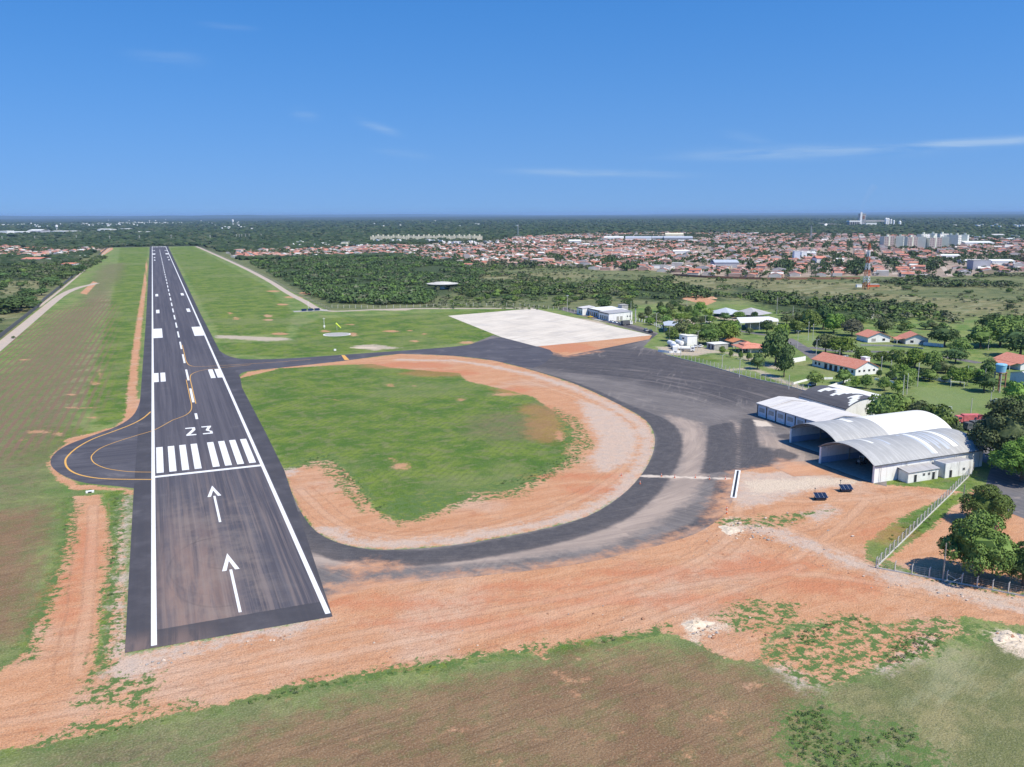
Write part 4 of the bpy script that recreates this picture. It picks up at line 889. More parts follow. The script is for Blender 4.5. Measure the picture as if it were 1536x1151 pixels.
# single trees, each seen on its own in the photograph ----------------
T = [
 (1466,868,108,96,'mid','largest round green tree behind the fence corner'),
 (1480,786,72,56,'mid','rounded green tree just behind the largest fence corner tree, beside the dark drive'),
 (1534,880,66,62,'dark','dark tree cut by the right edge of the picture behind the wire fence'),
 (1512,700,104,96,'olive','tall grey green tree beside the grey arched hangar back wall'),
 (1532,722,88,62,'bright','bright green spreading tree in front of the grey green tree by the drive'),
 (1516,640,64,50,'mid','green tree below the white warehouse at the right edge'),
 (1524,606,44,34,'bright','small bright tree against the white warehouse wall'),
 (1326,640,62,54,'mid','leafy tree between the dark arched roof and the white arched roof'),
 (1352,636,46,48,'mid','second tree along the back of the white arched roof'),
 (1378,646,46,42,'olive','olive tree behind the white arched roof, in front of the football pitch'),
 (1404,652,58,46,'mid','bushy tree behind the grey arched hangar at the near edge of the football pitch'),
 (1428,656,30,24,'olive','low olive tree between the hangar and the parked red trucks'),
 (1303,624,26,22,'bright','small bright bush against the white arched end wall of the dark roofed hangar'),
 (1163,548,54,56,'dark','tall dark round tree beside the red tiled bungalow with a raised roof'),
 (1176,566,32,42,'dark','dark tree in front of the tall dark one at the edge of the apron lawn'),
 (1136,554,25,25,'dark','round dark tree left of the tall dark pair beside the apron lawn'),
 (1123,541,11,13,'mid','small clipped tree nearest the dark round trees by the red bungalow'),
 (1111,539,9,11,'mid','second small clipped tree in the row before the red bungalow'),
 (1096,536,9,11,'mid','third small clipped tree in the row, before the red bungalow lawn'),
 (1083,532,11,13,'mid','small clipped tree beside the white flat roofed hut'),
 (1008,512,24,20,'mid','leftmost round tree of the clump behind the fuel depot'),
 (1024,508,40,28,'olive','brownish olive tree in the clump behind the fuel depot'),
 (1044,515,42,30,'mid','green tree in the middle of the clump behind the fuel depot'),
 (1066,517,42,32,'mid','spreading green tree right of the middle of the depot clump'),
 (1090,516,40,34,'bright','bright green tree ending the clump behind the fuel depot on the right'),
 (1098,504,30,24,'bright','rounded bright tree left of the long white roofed shed'),
 (1087,481,22,12,'dark','small dark tree in front of the grey tent shaped roofs'),
 (1109,478,22,11,'mid','small mid green tree between the grey tent shaped roofs'),
 (1132,479,14,12,'dark','little dark tree right of the grey tent shaped roofs'),
 (1150,500,24,20,'dark','dark tree at the right end of the long white roofed shed'),
 (1124,502,13,11,'olive','slender small tree standing before the white roofed shed'),
 (1172,508,26,24,'bright','bright tree below and right of the white roofed shed'),
 (1194,500,30,22,'mid','mid green tree beside the access road bend near the white shed'),
 (1180,486,22,14,'olive','olive bush right behind the white roofed shed end'),
 (1214,498,36,34,'mid','tall bushy tree left of the twin tall trees by the access road'),
 (1234,494,38,36,'dark','dark tall tree next to the access road power poles'),
 (1250,500,34,30,'bright','light green tree right of the dark tall tree by the poles'),
 (1238,530,38,28,'olive','left olive umbrella shaped tree casting a dark shadow on the lawn'),
 (1262,533,50,30,'bright','right light green umbrella shaped tree casting a dark shadow on the lawn'),
 (1278,504,36,24,'grey','greyish tree left of the first salmon roofed villa'),
 (1294,482,24,16,'dark','dark round tree beside the small white cabin in the scrub'),
 (1326,500,32,24,'olive','olive tree behind and right of the first salmon roofed villa'),
 (1223,580,28,24,'mid','green tree in front of the long red roofed building near its left end'),
 (1265,576,28,22,'mid','round green tree before the middle of the long red roofed building'),
 (1284,582,20,16,'bright','bright little tree before the white gable of the long red roofed building'),
 (1299,583,20,20,'mid','mid green little tree before the white gable of the long red roofed building'),
 (1326,586,26,20,'mid','tree beside the white wall right of the long red roofed building'),
 (1318,566,10,12,'dark','small dark tree standing against the white gable of the long building'),
 (1336,572,16,16,'dark','dark tree in the little garden right of the white gable'),
 (1346,592,22,22,'bright','bright tree at the left corner of the football pitch'),
 (1360,582,26,26,'mid','mid green tree on the left touchline of the football pitch'),
 (1292,545,34,24,'mid','round tree immediately behind the long red roofed building'),
 (1322,548,26,22,'mid','tree behind the small white water tank of the long building'),
 (1346,552,34,28,'mid','tree in the hedge line behind the long building, below the villas'),
 (1372,552,36,28,'bright','bright tree in the hedge line below the second villa'),
 (1398,556,38,30,'mid','dense tree in the hedge line right of the second villa'),
 (1418,560,26,18,'olive','olive tree in the hedge line left of the dark dome shaped tree'),
 (1433,545,36,24,'dark','dark dome shaped tree standing alone in the lawn below the villas'),
 (1394,572,28,18,'mid','round street tree left of the far football goal'),
 (1417,573,12,10,'mid','tiny tree between the two street trees at the far goal'),
 (1440,578,38,28,'bright','bright street tree behind the far football goal'),
 (1456,572,24,24,'mid','street tree right of the far football goal'),
 (1476,588,36,30,'dark','dark tree left of the blue water tank'),
 (1484,566,30,26,'dark','dark tree behind and left of the blue water tank'),
 (1416,520,46,32,'dark','wide dark tree at the right of the second villa'),
 (1440,530,36,22,'mid','green tree in front of the wide dark tree by the villas'),
 (1470,522,46,34,'mid','tree on the left of the dark woodland at the right edge'),
 (1500,520,60,42,'mid','big rounded tree in the dark woodland at the right edge'),
 (1530,536,60,44,'dark','dark big tree of the woodland touching the right edge'),
 (1490,498,50,26,'dark','far dark tree at the top of the right hand woodland'),
 (1520,500,50,28,'mid','farthest rounded tree at the top of the right hand woodland'),
 (906,463,28,17,'dark','broad dark tree behind the airport terminal roof'),
 (944,466,14,18,'dark','narrow dark tree behind the terminal beside the palm'),
]
for (px, py, w_, h_, tone, lab) in T: tree_px(px, py, w_, h_, tone, name='tree', label=lab)
# the little car park orchard and hedges behind the terminal
orchard = [(962,482),(972,478),(984,484),(995,476),(1008,479),(1020,483),(1033,474),(1043,478),(1052,487),(1062,476),(975,488),(1010,463),(1030,482),(1064,486),(990,468),(1003,470),(1050,468),(1000,489),(1042,489),(1022,472)]
for i, (px, py) in enumerate(orchard):
    tree_px(px, py, rt.uniform(13, 24), rt.uniform(11, 18), rt.choice(['mid','mid','dark','bright','olive']), 'MD', label='rounded shade tree in the car park grove between the palm and the grey tent roofs', group='shade trees of the terminal car park')
low_bush = [(1206,478,30,12),(1196,464,18,9),(1232,472,30,10),(1262,476,36,12),(1300,470,30,9),(1240,455,60,10),(1120,450,50,9),(1150,456,50,10),(1180,462,40,10)]
# scrub trees standing singly in the open ground between the campus and the town
def inside(p, poly):
    r = False; n = len(poly)
    for i in range(n):
        a, b = poly[i], poly[(i+1) % n]
        if (a[1] > p[1]) != (b[1] > p[1]) and p[0] < (b[0]-a[0])*(p[1]-a[1])/(b[1]-a[1])+a[0]: r = not r
    return r
def sample(pxpoly, n):
    poly = PX(pxpoly); xs = [p[0] for p in poly]; ys = [p[1] for p in poly]; out_ = []
    while len(out_) < n:
        p = (rt.uniform(min(xs), max(xs)), rt.uniform(min(ys), max(ys)))
        if inside(p, poly): out_.append(p)
    return out_
def grove(pxpoly, n, h, rad, tones, label, group, detail='LO', mind=0, name='tree', low=False):
    got = []
    for x, y in sample(pxpoly, n):
        if any((x-a)**2+(y-b)**2 < mind*mind for a, b in got): continue
        got.append((x, y)); tree(x, y, rt.uniform(*h), rt.uniform(*rad), rt.choice(tones), detail, name=name, label=label, group=group, low=low, cat='tree' if name == 'tree' else 'bush')
grove([(1455,505),(1536,485),(1650,500),(1660,560),(1560,545),(1500,512)], 26, (6,11), (4,7), ['dark','mid','mid','olive'], 'rounded tree in the dark woodland beyond the right hand villa', 'woodland trees at the right edge', 'MD', 5)
grove([(1190,476),(1290,478),(1300,492),(1200,494)], 16, (4,8), (3,6), ['mid','dark','olive'], 'bushy tree in the belt behind the access road power poles', 'trees of the belt behind the access road', 'MD', 5)
grove([(1310,490),(1420,488),(1440,500),(1320,500)], 12, (3.5,6), (3,5.5), ['dark','olive','mid'], 'low dark tree in the thicket directly behind the villas', 'thicket trees behind the villas', 'LO', 5)
grove([(1290,548),(1420,552),(1470,575),(1380,575),(1300,566)], 14, (3.5,6.5), (2.2,4), ['mid','bright','dark'], 'garden tree between the long red roofed building and the villas', 'garden trees below the villas', 'MD', 6)
grove([(-60,412),(60,410),(110,425),(60,450),(-60,470)], 24, (4,8), (4,8), ['dark','mid','olive'], 'dark scrub tree in the pasture left of the perimeter track', 'scrub trees left of the perimeter track', 'LO', 12)
for (px, py, w_, h_) in [(42,446,30,14),(14,468,70,24),(40,462,40,18),(76,427,30,12),(98,418,30,12),(2,500,8,5),(20,508,6,4),(118,408,26,12)]:
    tree_px(px, py, w_, h_, 'dark', 'MD', label='dark spreading tree in the pasture left of the perimeter track, nearer than the scrub', group='spreading trees left of the perimeter track')
grove([(700,432),(960,436),(960,452),(840,458),(700,452)], 48, (3.5,6.5), (3.5,6.5), ['dark','mid','mid','olive'], 'single bush in the scrub beyond the concrete apron', 'bushes in the scrub beyond the concrete apron', 'LO', 9, 'bush', True)
grove([(1300,418),(1536,440),(1536,470),(1400,462),(1250,440)], 16, (2.5,5), (3,6), ['dark','mid','olive'], 'single bush on the pale pasture right of the red and white mast', 'bushes on the pale pasture', 'LO', 14, 'bush', True)
# closed scrub and woods nobody could count: one object each
PROTO = []
for i in range(5):
    rg_ = np.random.default_rng(70+i); PROTO.append(crown_arrays(rg_, 7, 62, .27, .7))
def thicket(name, pts, hts, rads, mats, mi, label, cat, kmax=62):
    Vs = []; Fs = []; Ms = []; off = 0; rg_ = np.random.default_rng(len(pts))
    for i, (x, y) in enumerate(pts):
        V, Fq = PROTO[i % 5]; k = min(kmax, len(Fq)); V = V[:4*k]; a = rg_.uniform(0, 6.28); c, s_ = math.cos(a), math.sin(a)
        r = rads[i]; h = hts[i]
        W = np.stack([(V[:,0]*c-V[:,1]*s_)*r+x, (V[:,0]*s_+V[:,1]*c)*r+y, (V[:,2]+.55)*h/1.25], 1)
        Vs.append(W); Fs.append(Fq[:k]+off); off += len(W); Ms.append(np.full(k, mi[i]))
    o = fast_mesh(name, np.concatenate(Vs), np.concatenate(Fs), mats, np.concatenate(Ms)); return tag(o, label, cat, kind='stuff')
TF = [leaf_mat('far_dark_leaves', (.018,.034,.014), (.032,.052,.021)), leaf_mat('far_green_leaves', (.030,.055,.020), (.052,.080,.030)), leaf_mat('far_olive_leaves', (.045,.060,.030), (.07,.085,.045))]
TM = [leaf_mat('scrub_dark_leaves', (.040,.068,.028), (.07,.105,.042)), leaf_mat('scrub_green_leaves', (.055,.095,.030), (.10,.15,.05)), leaf_mat('scrub_olive_leaves', (.085,.10,.055), (.14,.155,.09)), leaf_mat('scrub_bright_leaves', (.08,.14,.03), (.13,.20,.05))]
from mathutils import noise as mnoise
def scatter(pxpoly, step, thr=-1.0, fr=.01, jitter=.5, world=False):
    poly = pxpoly if world else PX(pxpoly); A_ = np.array(poly); lo, hi = A_.min(0), A_.max(0)
    gx, gy = np.meshgrid(np.arange(lo[0], hi[0], step), np.arange(lo[1], hi[1], step)); P = np.stack([gx.ravel(), gy.ravel()], 1)
    P += rng.uniform(-jitter*step, jitter*step, P.shape); P = P[sd_poly(P, A_, 1) > 0]
    if thr > -1: P = P[[mnoise.fractal((p[0]*fr, p[1]*fr, 3.3), 1.0, 2.0, 4) > thr for p in P]]
    return P
def do_thicket(name, specs, label, cat):
    pts = []; hs = []; rs = []; ms = []
    for (poly, step, thr, fr, h, r, w_) in specs:
        P = scatter(poly, step, thr, fr)
        for p in P:
            pts.append(p); k = rt.uniform(.6, 1.2); hs.append(rt.uniform(*h)); rs.append(rt.uniform(*r)*k); ms.append(rt.choices([0, 1, 2, 3], w_)[0])
    return thicket(name, pts, hs, rs, TM, ms, label, cat)
do_thicket('woodland', [
    ([(372,394),(470,387),(600,381),(700,392),(730,410),(720,428),(660,438),(628,457),(570,459),(500,455),(440,428)], 6.8, -.10, .022, (2.2,6), (3.4,6.4), [5,5,2,1]),
    ([(455,440),(500,455),(640,458),(660,445),(600,430)], 5.5, -.3, .03, (3.5,7), (4,6), [3,5,1,1]),
    ], 'dense dark green woodland between the perimeter track and the red roofed town', 'woodland')
do_thicket('scrub', [
    ([(700,395),(870,402),(1020,412),(1020,428),(870,440),(700,440)], 11, .06, .013, (2.5,5.5), (3.5,6.5), [3,4,2,1]),
    ([(690,424),(850,428),(900,440),(880,450),(760,452),(690,445)], 7.5, -.15, .02, (2.5,5), (4,6.5), [4,5,1,1]),
    ([(640,436),(800,436),(880,446),(840,462),(640,460)], 11, .05, .03, (1.8,4), (3,5), [2,5,3,1]),
    ([(900,424),(1010,426),(1090,440),(1080,450),(960,448),(880,440)], 7.5, -.18, .02, (3,5.5), (4,6.5), [4,5,1,1]),
    ([(1075,422),(1180,436),(1260,448),(1300,452),(1400,462),(1420,474),(1300,474),(1200,462),(1080,448)], 7.5, -.14, .018, (3,6), (4,6.5), [3,5,2,2]),
    ([(1290,470),(1420,472),(1450,486),(1440,494),(1300,486)], 8, -.2, .02, (2.5,5.5), (3.5,6), [3,3,3,1]),
    ([(940,405),(1150,418),(1300,418),(1360,424),(1100,424),(950,416)], 24, .1, .01, (2,4.5), (3,6), [2,3,4,0]),
    ([(1310,418),(1420,416),(1640,410),(1640,430),(1536,432),(1400,432),(1330,426)], 9, -.1, .008, (3,6), (5,8), [3,3,5,0]),
    ([(1180,474),(1300,476),(1320,492),(1180,486)], 9, -.1, .03, (2,4), (3,5), [2,4,4,1]),
    ([(-200,398),(60,398),(130,392),(165,385),(120,410),(30,440),(-200,480)], 15, -.02, .012, (3,6.5), (4,8), [5,4,2,0]),
    ([(60,400),(160,385),(150,395),(100,422),(60,440)], 11, -.15, .02, (3,6), (4,7), [5,4,1,0]),
    ([(-300,480),(0,460),(40,440),(60,440),(0,486),(-300,600)], 9, .0, .02, (3,7), (4,7), [5,4,1,0]),
    ([(880,452),(1030,456),(1060,466),(960,468),(880,466)], 14, .05, .03, (2,4), (2.5,4.5), [3,4,2,1]),
    ([(1160,470),(1200,468),(1200,480),(1170,480)], 7, -.3, .03, (2,3.5), (3,5), [2,4,2,1]),
    ], 'patchy green scrub and thickets on the open land around the airfield', 'scrub')

do_thicket('outer_woodland', [
    ([(1640,432),(2600,432),(3200,720),(1760,720),(1600,560)], 13, -.05, .012, (3,8), (4,8), [4,5,2,1]),
    ([(1640,740),(2600,740),(2600,1050),(1900,1010),(1660,900)], 9, -.05, .03, (4,9), (4,7), [4,5,2,1]),
    ([(-1600,400),(-240,400),(-240,600),(-1600,700)], 18, -.05, .012, (3,7), (4,8), [5,4,2,0]),
    ], 'mixed woodland carrying on past the edges of the view', 'woodland')
do_thicket('low_shrubs', [
    ([(700,400),(1020,412),(1300,420),(1640,424),(1640,520),(1480,478),(1300,470),(1100,452),(880,448),(700,440)], 9.5, .0, .02, (.8,2.2), (1.2,2.8), [2,3,5,1]),
    ([(560,462),(860,466),(860,452),(640,450)], 6.5, -.1, .04, (.6,1.8), (1.0,2.4), [2,5,3,1]),
    ([(-200,400),(130,392),(60,440),(0,490),(-200,560)], 10, -.1, .03, (.8,2.4), (1.2,3), [3,4,3,0]),
    ], 'low olive shrubs dotted over the open pasture', 'shrubs')
# weeds and tufts along the edge of the graded earth: small standing clumps
def tuft_field(name, specs, label):
    pts = []; hs = []; rs = []; ms = []
    for poly, step, thr, fr in specs:
        for p in scatter(poly, step, thr, fr): pts.append(p); hs.append(rt.uniform(.15, .45)); rs.append(rt.uniform(.2, .6)); ms.append(rt.choices([0, 1, 2, 3], [0, 2, 1, 6])[0])
    return thicket(name, pts, hs, rs, TM, ms, label, 'weeds', 26)
tuft_field('weed_clumps', [
    ([(-20,1136),(150,1096),(300,1060),(430,1030),(520,1014),(640,996),(720,982),(790,973),(792,985),(720,994),(640,1009),(520,1030),(300,1076),(-20,1152)], 1.0, .0, .12),
    ([(835,968),(900,955),(985,940),(990,952),(900,972),(840,980)], 1.3, -.05, .15),
    ([(1140,992),(1165,955),(1275,922),(1330,940),(1400,925),(1450,948),(1385,990),(1310,1010),(1240,1034),(1195,1022)], 1.0, .02, .09),
    ([(1170,1072),(1230,1050),(1300,1075),(1370,1090),(1440,1150),(1400,1200),(1180,1200)], .9, .06, .1),
    ([(440,690),(500,680),(560,740),(600,770),(640,768),(620,785),(565,778),(500,705),(440,700)], 1.7, .05, .1), ([(700,735),(780,712),(860,675),(872,690),(820,722),(700,755)], 1.7, .05, .1),
    ([(165,745),(184,745),(180,850),(170,950),(150,1000),(155,900)], 1.5, .02, .1), ([(98,760),(108,790),(80,880),(45,975),(36,960),(70,880)], 1.5, .0, .1),
    ([(1298,846),(1330,800),(1400,765),(1455,715),(1462,722),(1400,790),(1330,842),(1420,872),(1560,900),(1560,908),(1400,876)], 1.6, .0, .12),
    ], 'low green weed clumps along the edges of the graded earth')

# stones, clods and broken asphalt lying on the graded earth
def stones(name, specs, mats, label):
    bmx = bmesh.new(); bmesh.ops.create_icosphere(bmx, subdivisions=1, radius=1); V0 = np.array([v.co[:] for v in bmx.verts]); F0 = np.array([[v.index for v in f.verts] for f in bmx.faces]); bmx.free()
    g_ = np.random.default_rng(8); Vs = []; Fs = []; Ms = []; off = 0
    for poly, step, thr, fr, r0, r1 in specs:
        for p in scatter(poly, step, thr, fr):
            r = g_.uniform(r0, r1)*(1 if g_.random() < .9 else 1.8); V = V0*(1+g_.uniform(-.3, .25, (len(V0), 1)))*np.array([r, r*g_.uniform(.6, 1.1), r*.6])
            V[:, 0] += p[0]; V[:, 1] += p[1]; V[:, 2] += r*.25; Vs.append(V); Fs.append(F0+off); off += len(V); Ms.append(np.full(len(F0), g_.integers(0, len(mats))))
    return tag(fast_mesh(name, np.concatenate(Vs), np.concatenate(Fs), mats, np.concatenate(Ms)), label, 'stones', kind='stuff')
STN = [plain('red_clod', (.34,.18,.11), .95, .2), plain('pale_stone', (.55,.45,.37), .95, .2), plain('grey_stone', (.30,.28,.27), .95, .2)]
stones('loose_stones', [
    ([(0,1120),(150,1092),(520,1010),(790,970),(985,940),(1120,985),(1200,930),(1536,940),(1536,893),(1303,840),(1290,800),(1110,745),(1000,820),(500,915),(190,990)], 4.0, .05, .05, .10, .26),
    ([(188,990),(490,930),(500,948),(200,1015)], 1.2, -.05, .1, .10, .30), ([(186,745),(196,745),(187,985),(176,985)], .8, -.3, .1, .10, .26),
    ([(1035,925),(1095,940),(1080,965),(1030,955)], 1.1, -.1, .1, .12, .4), ([(1330,868),(1536,905),(1536,925),(1330,880)], 1.8, .0, .1, .12, .4),
    ([(1480,940),(1560,955),(1560,990),(1490,965)], 1.1, -.2, .1, .15, .45), ([(640,995),(800,968),(985,942),(985,950),(800,980),(640,1004)], 1.6, .0, .1, .1, .3), ([(1090,770),(1180,800),(1160,815),(1085,810)], 1.5, -.1, .1, .1, .35)],
    STN, 'small stones and clods scattered over the graded orange earth')
# ------------------------------------------------------------------ buildings of the airfield
def opening(parent, face, u, z, w_, h, hw, hd, name='window', mat='glass', frame='dgrey', sub='pane'):
    """window or door on a wall of a box house (local: x in +-hw, y in +-hd); a frame proud of the wall, its pane set in it"""
    fr = MB(); pn = MB(); t = .06
    if face in '-x+x':
        s_ = -1 if face == '-x' else 1; x = s_*hw
        a, b = sorted((x-s_*.02, x+s_*.05)); c, d = sorted((x-s_*.01, x+s_*.075))
        fr.box(a, b, u-w_/2-t, u+w_/2+t, z-t, z+h+t); pn.box(c, d, u-w_/2, u+w_/2, z, z+h)
    else:
        s_ = -1 if face == '-y' else 1; y = s_*hd
        a, b = sorted((y-s_*.02, y+s_*.05)); c, d = sorted((y-s_*.01, y+s_*.075))
        fr.box(u-w_/2-t, u+w_/2+t, a, b, z-t, z+h+t); pn.box(u-w_/2, u+w_/2, c, d, z, z+h)
    f = fr.build(name, MT[frame], parent); pn.build(sub, MT[mat], f); return f
def gable(name, label, cat, cx, cy, w_, d, h, rise, rz=0, wall='white_wall', roof='tile', over=.5, wins=(), hip=0, group=None, thick=.16):
    """ridge along local y; w_ is the span"""
    o = empty(name, cx, cy, 0, rz); tag(o, label, cat, group); a, b = w_/2, d/2
    mb = MB(); mb.yprism([(-a,-.1),(a,-.1),(a,h),(0,h+rise*(1 if not hip else .02)),(-a,h)], -b, b); mb.build('wall', MT[wall], o)
    r = MB(); k = rise/a; e = a+over; hb = b+over; ze = h-k*over; zr = h+rise
    if hip:
        y = hb-e*hip
        top = [(-e,-hb,ze),(e,-hb,ze),(e,hb,ze),(-e,hb,ze),(0,-y,zr),(0,y,zr)]
        r.add(top+[(x,yy,z-thick) for x,yy,z in top[:4]], [(0,1,4),(1,2,5,4),(2,3,5),(3,0,4,5),(9,8,7,6),(0,6,7,1),(1,7,8,2),(2,8,9,3),(3,9,6,0)])
    else:
        r.yprism([(-e,ze),(0,zr),(e,ze),(e,ze+thick),(0,zr+thick),(-e,ze+thick)][::-1], -hb, hb)
    r.build('roof', MT[roof], o)
    for w in wins: opening(o, *w[:5], a, b, *w[5:])
    return o
def flatbox(name, label, cat, cx, cy, w_, d, h, rz=0, wall='white_wall', roof='grey', wins=(), par=.25, trim=None, slope=0):
    o = empty(name, cx, cy, 0, rz); tag(o, label, cat); a, b = w_/2, d/2
    mb = MB(); mb.yprism([(-a,-.1),(a,-.1),(a,h+slope),(-a,h)], -b, b); mb.build('wall', MT[wall], o)
    r = MB(); r.yprism([(-a-.3,h),(a+.3,h+slope),(a+.3,h+slope+.14),(-a-.3,h+.14)], -b-.3, b+.3); r.build('roof', MT[roof], o)
    if trim:
        t = MB(); t.box(-a-.36,-a-.30,-b-.36,b+.36,h-.45,h+.3); t.build('fascia', MT[trim], o)
    for w in wins: opening(o, *w[:5], a, b, *w[5:])
    return o

# arched hangars ------------------------------------------------------
def arch(x, w_, eave, rise):
    """height of a circular-arc roof across +-w_/2"""
    Rr = (w_*w_/4+rise*rise)/(2*rise); return eave+rise-Rr+math.sqrt(max(Rr*Rr-x*x, 0))
def hangar(label, x0, x1, y0, y1, eave, rise, roofs, walls='white_wall', back_open=False, patches=()):
    """mouth faces -x; span along y"""
    cy = (y0+y1)/2; w_ = y1-y0; L = x1-x0; o = empty('arched_hangar', x0, cy); tag(o, label, 'hangar'); N = 28
    ys = [-w_/2-.35+(w_+.7)*i/N for i in range(N+1)]
    for (a, b, mt) in roofs:
        r = MB(); prof = [(y, arch(min(max(y, -w_/2), w_/2), w_, eave, rise)+.12-(.12 if abs(y) > w_/2 else 0)) for y in ys]
        prof2 = [(y, z-.13) for y, z in prof]
        n = len(prof); vs = []
        nx = max(2, int((b-a)/1.1))
        for k in range(nx+1):
            x = a+(b-a)*k/nx; vs += [(x, y, z) for y, z in prof]
        fs = [(k*n+i, (k+1)*n+i, (k+1)*n+i+1, k*n+i+1) for k in range(nx) for i in range(n-1)]
        r.add(vs, fs)
        vs2 = [(x, y, z) for x in (a, b) for y, z in prof2]; r.add(vs2, [(i, i+1, n+i+1, n+i) for i in range(n-1)])
        r.add([(x, y, z) for x in (a, b) for pr in (prof, prof2) for y, z in pr], [(i, i+1, n+i+1, n+i) for i in range(n-1)]+[(2*n+i, 3*n+i, 3*n+i+1, 2*n+i+1) for i in range(n-1)])
        r.build('roof', MT[mt], o)
    for s_ in (-1, 1):
        m = MB(); a, b = sorted((s_*w_/2, s_*(w_/2-.25))); m.box(.3, L-.3, a, b, -.1, eave-.02); m.build('side_wall', MT[walls], o)
    m = MB(); pts = [(-w_/2+.25, -.1), (w_/2-.25, -.1)]+[(y, arch(y, w_, eave, rise)-.1) for y in [w_/2-.25-(w_-.5)*i/20 for i in range(21)]]
    m.xprism(pts, L-.5, L-.3); m.build('end_wall', MT[walls], o)
    # mouth frame: jambs and the rim of the arch
    for s_ in (-1, 1):
        m = MB(); a, b = sorted((s_*(w_/2+.12), s_*(w_/2-.55))); m.box(-.05, .3, a, b, -.05, eave); m.build('jamb', MT['white_wall'], o)
    # trussed ribs
    for k in range(5):
        x = 1.2+k*(L-2.4)/4; m = MB()
        yy = [-w_/2+.3+(w_-.6)*i/14 for i in range(15)]; top = [Vector((x, y, arch(y, w_, eave, rise)-.18)) for y in yy]; bot = [Vector((x, y, arch(y, w_, eave, rise)-.75)) for y in yy]
        for i in range(14):
            m.tube(top[i], top[i+1], .05, n=4, cap=False); m.tube(bot[i], bot[i+1], .05, n=4, cap=False); m.tube(top[i], bot[i+1], .03, n=4, cap=False)
        m.build('truss', MT['metal'], o)
        if 0 < k < 4:
            c = MB(); 
            for s_ in (-1, 1): c.box(x-.15, x+.15, min(s_*(w_/2-.26), s_*(w_/2-.5)), max(s_*(w_/2-.26), s_*(w_/2-.5)), 0, eave-.05)
            c.build('column', MT['grey'], o)
    # painted dado inside
    m = MB(); m.box(.35, L-.6, w_/2-.29, w_/2-.25, 0, 1.9); m.build('dado', MT['blue_paint'], o)
    f = MB(); f.box(.0, L-.6, -w_/2+.3, w_/2-.3, .0, .035); f.build('floor', MT['grey'], o)
    return o
A_ = hangar('near grey arched hangar with its open mouth towards the apron', 182.7, 224.2, 20.5, 41.6, 5.1, 3.3, [(-.5, 41.9, 'roof_grey')])
B_ = hangar('middle arched hangar, grey roof in front and bright white roof behind', 190.6, 236.5, 42.4, 63.9, 4.7, 3.5, [(-.5, 20.5, 'roof_grey'), (20.5, 46.3, 'roof_white')])
# pale replacement sheets lying on the grey roof of the near hangar
def roof_strip(parent, a, b, y0, y1, w_, eave, rise, mt, name='roof_sheet'):
    n = 10; vs = []
    for k in range(n+1):
        y = y0+(y1-y0)*k/n; z = arch(y, w_, eave, rise)+.15; vs += [(a, y, z), (b, y, z)]
    m = MB(); m.add(vs, [(2*k, 2*k+1, 2*k+3, 2*k+2) for k in range(n)]); return m.build(name, MT[mt], parent)
for (a, b, y0, y1) in [(22.0,23.0,-9.8,1.5),(23.0,24.2,-9.8,3.0),(24.6,25.2,-6,4.8),(26.0,26.8,-8.5,2),(27.2,27.8,-7,1),(28.6,29.8,-9,3.5),(30.4,31.0,-8,0),(31.6,33.4,-8.5,4),(34,34.5,-8,2),(20,21,1,2.4),(24,31,3.5,5.2),(7,8,-2,6.5),(11.5,12.3,-4,2.5),(14,14.6,2,8)]:
    roof_strip(A_, a, b, y0, y1, 21.1, 5.1, 3.3, 'roof_steel' if (a*7) % 2 < 1 else 'roof_white')
roof_strip(B_, 12.0, 14.2, -1.5, 4.5, 21.5, 4.7, 3.5, 'roof_white')
for o_, L_ in ((A_, 41.5), (B_, 45.5)):
    m = MB(); yy = -(41.6-20.5)/2-.42 if o_ is A_ else -(63.9-42.4)/2-.42; ev_ = 5.1 if o_ is A_ else 4.7; m.box(-.3, L_, yy-.12, yy+.02, ev_-.22, ev_-.05); m.build('gutter', MT['dgrey'], o_)
    for k in range(5): q = MB(); x_ = 2+k*(L_-4)/4; q.tube((x_, yy+.05, 0), (x_, yy+.05, ev_-.2), .07, n=6); q.build('downpipe', MT['grey'], o_)
# lean-to against the near hangar
o = empty('lean_to', 198.2, 18.5); tag(o, 'low stained white lean-to shed against the side of the near arched hangar', 'shed')
m = MB(); m.yprism([(-7,-.1),(4.2,-.1),(4.2,3.1),(-7,3.1)], -1.7, 1.7); m.build('wall', MT['dirty_white'], o)
m = MB(); m.add([(-7.3,-2,2.95),(4.4,-2,2.95),(4.4,1.9,3.55),(-7.3,1.9,3.55),(-7.3,-2,3.1),(4.4,-2,3.1),(4.4,1.9,3.7),(-7.3,1.9,3.7)], [(0,3,2,1),(4,5,6,7),(0,1,5,4),(1,2,6,5),(2,3,7,6),(3,0,4,7)]); m.build('roof', MT['roof_fibre2'], o)
for x in (-4.3, 2.4): opening(o, '-y', x, .05, .95, 2.1, 7, 1.7, 'door', 'dark', 'dirty_white', 'door_leaf')
for x in (-1.2, .7): opening(o, '-y', x, 1.5, .8, .7, 7, 1.7, 'window', 'dgrey', 'dirty_white')
o = empty('lean_to', 208.8, 18.2); tag(o, 'taller flat roofed block at the far end of the stained lean-to', 'shed')
m = MB(); m.box(-4.6, 6.0, -2.1, 2.0, -.1, 3.9); m.build('wall', MT['dirty_white'], o)
m = MB(); m.box(-4.4, 5.8, -1.9, 1.8, 3.9, 3.98); m.build('roof', MT['roof_fibre2'], o)
m = MB(); m.box(-4.6, 6, -2.1, -1.95, 3.9, 4.25); m.box(-4.6,-4.45,-1.95,2,3.9,4.25); m.build('parapet', MT['dirty_white'], o)
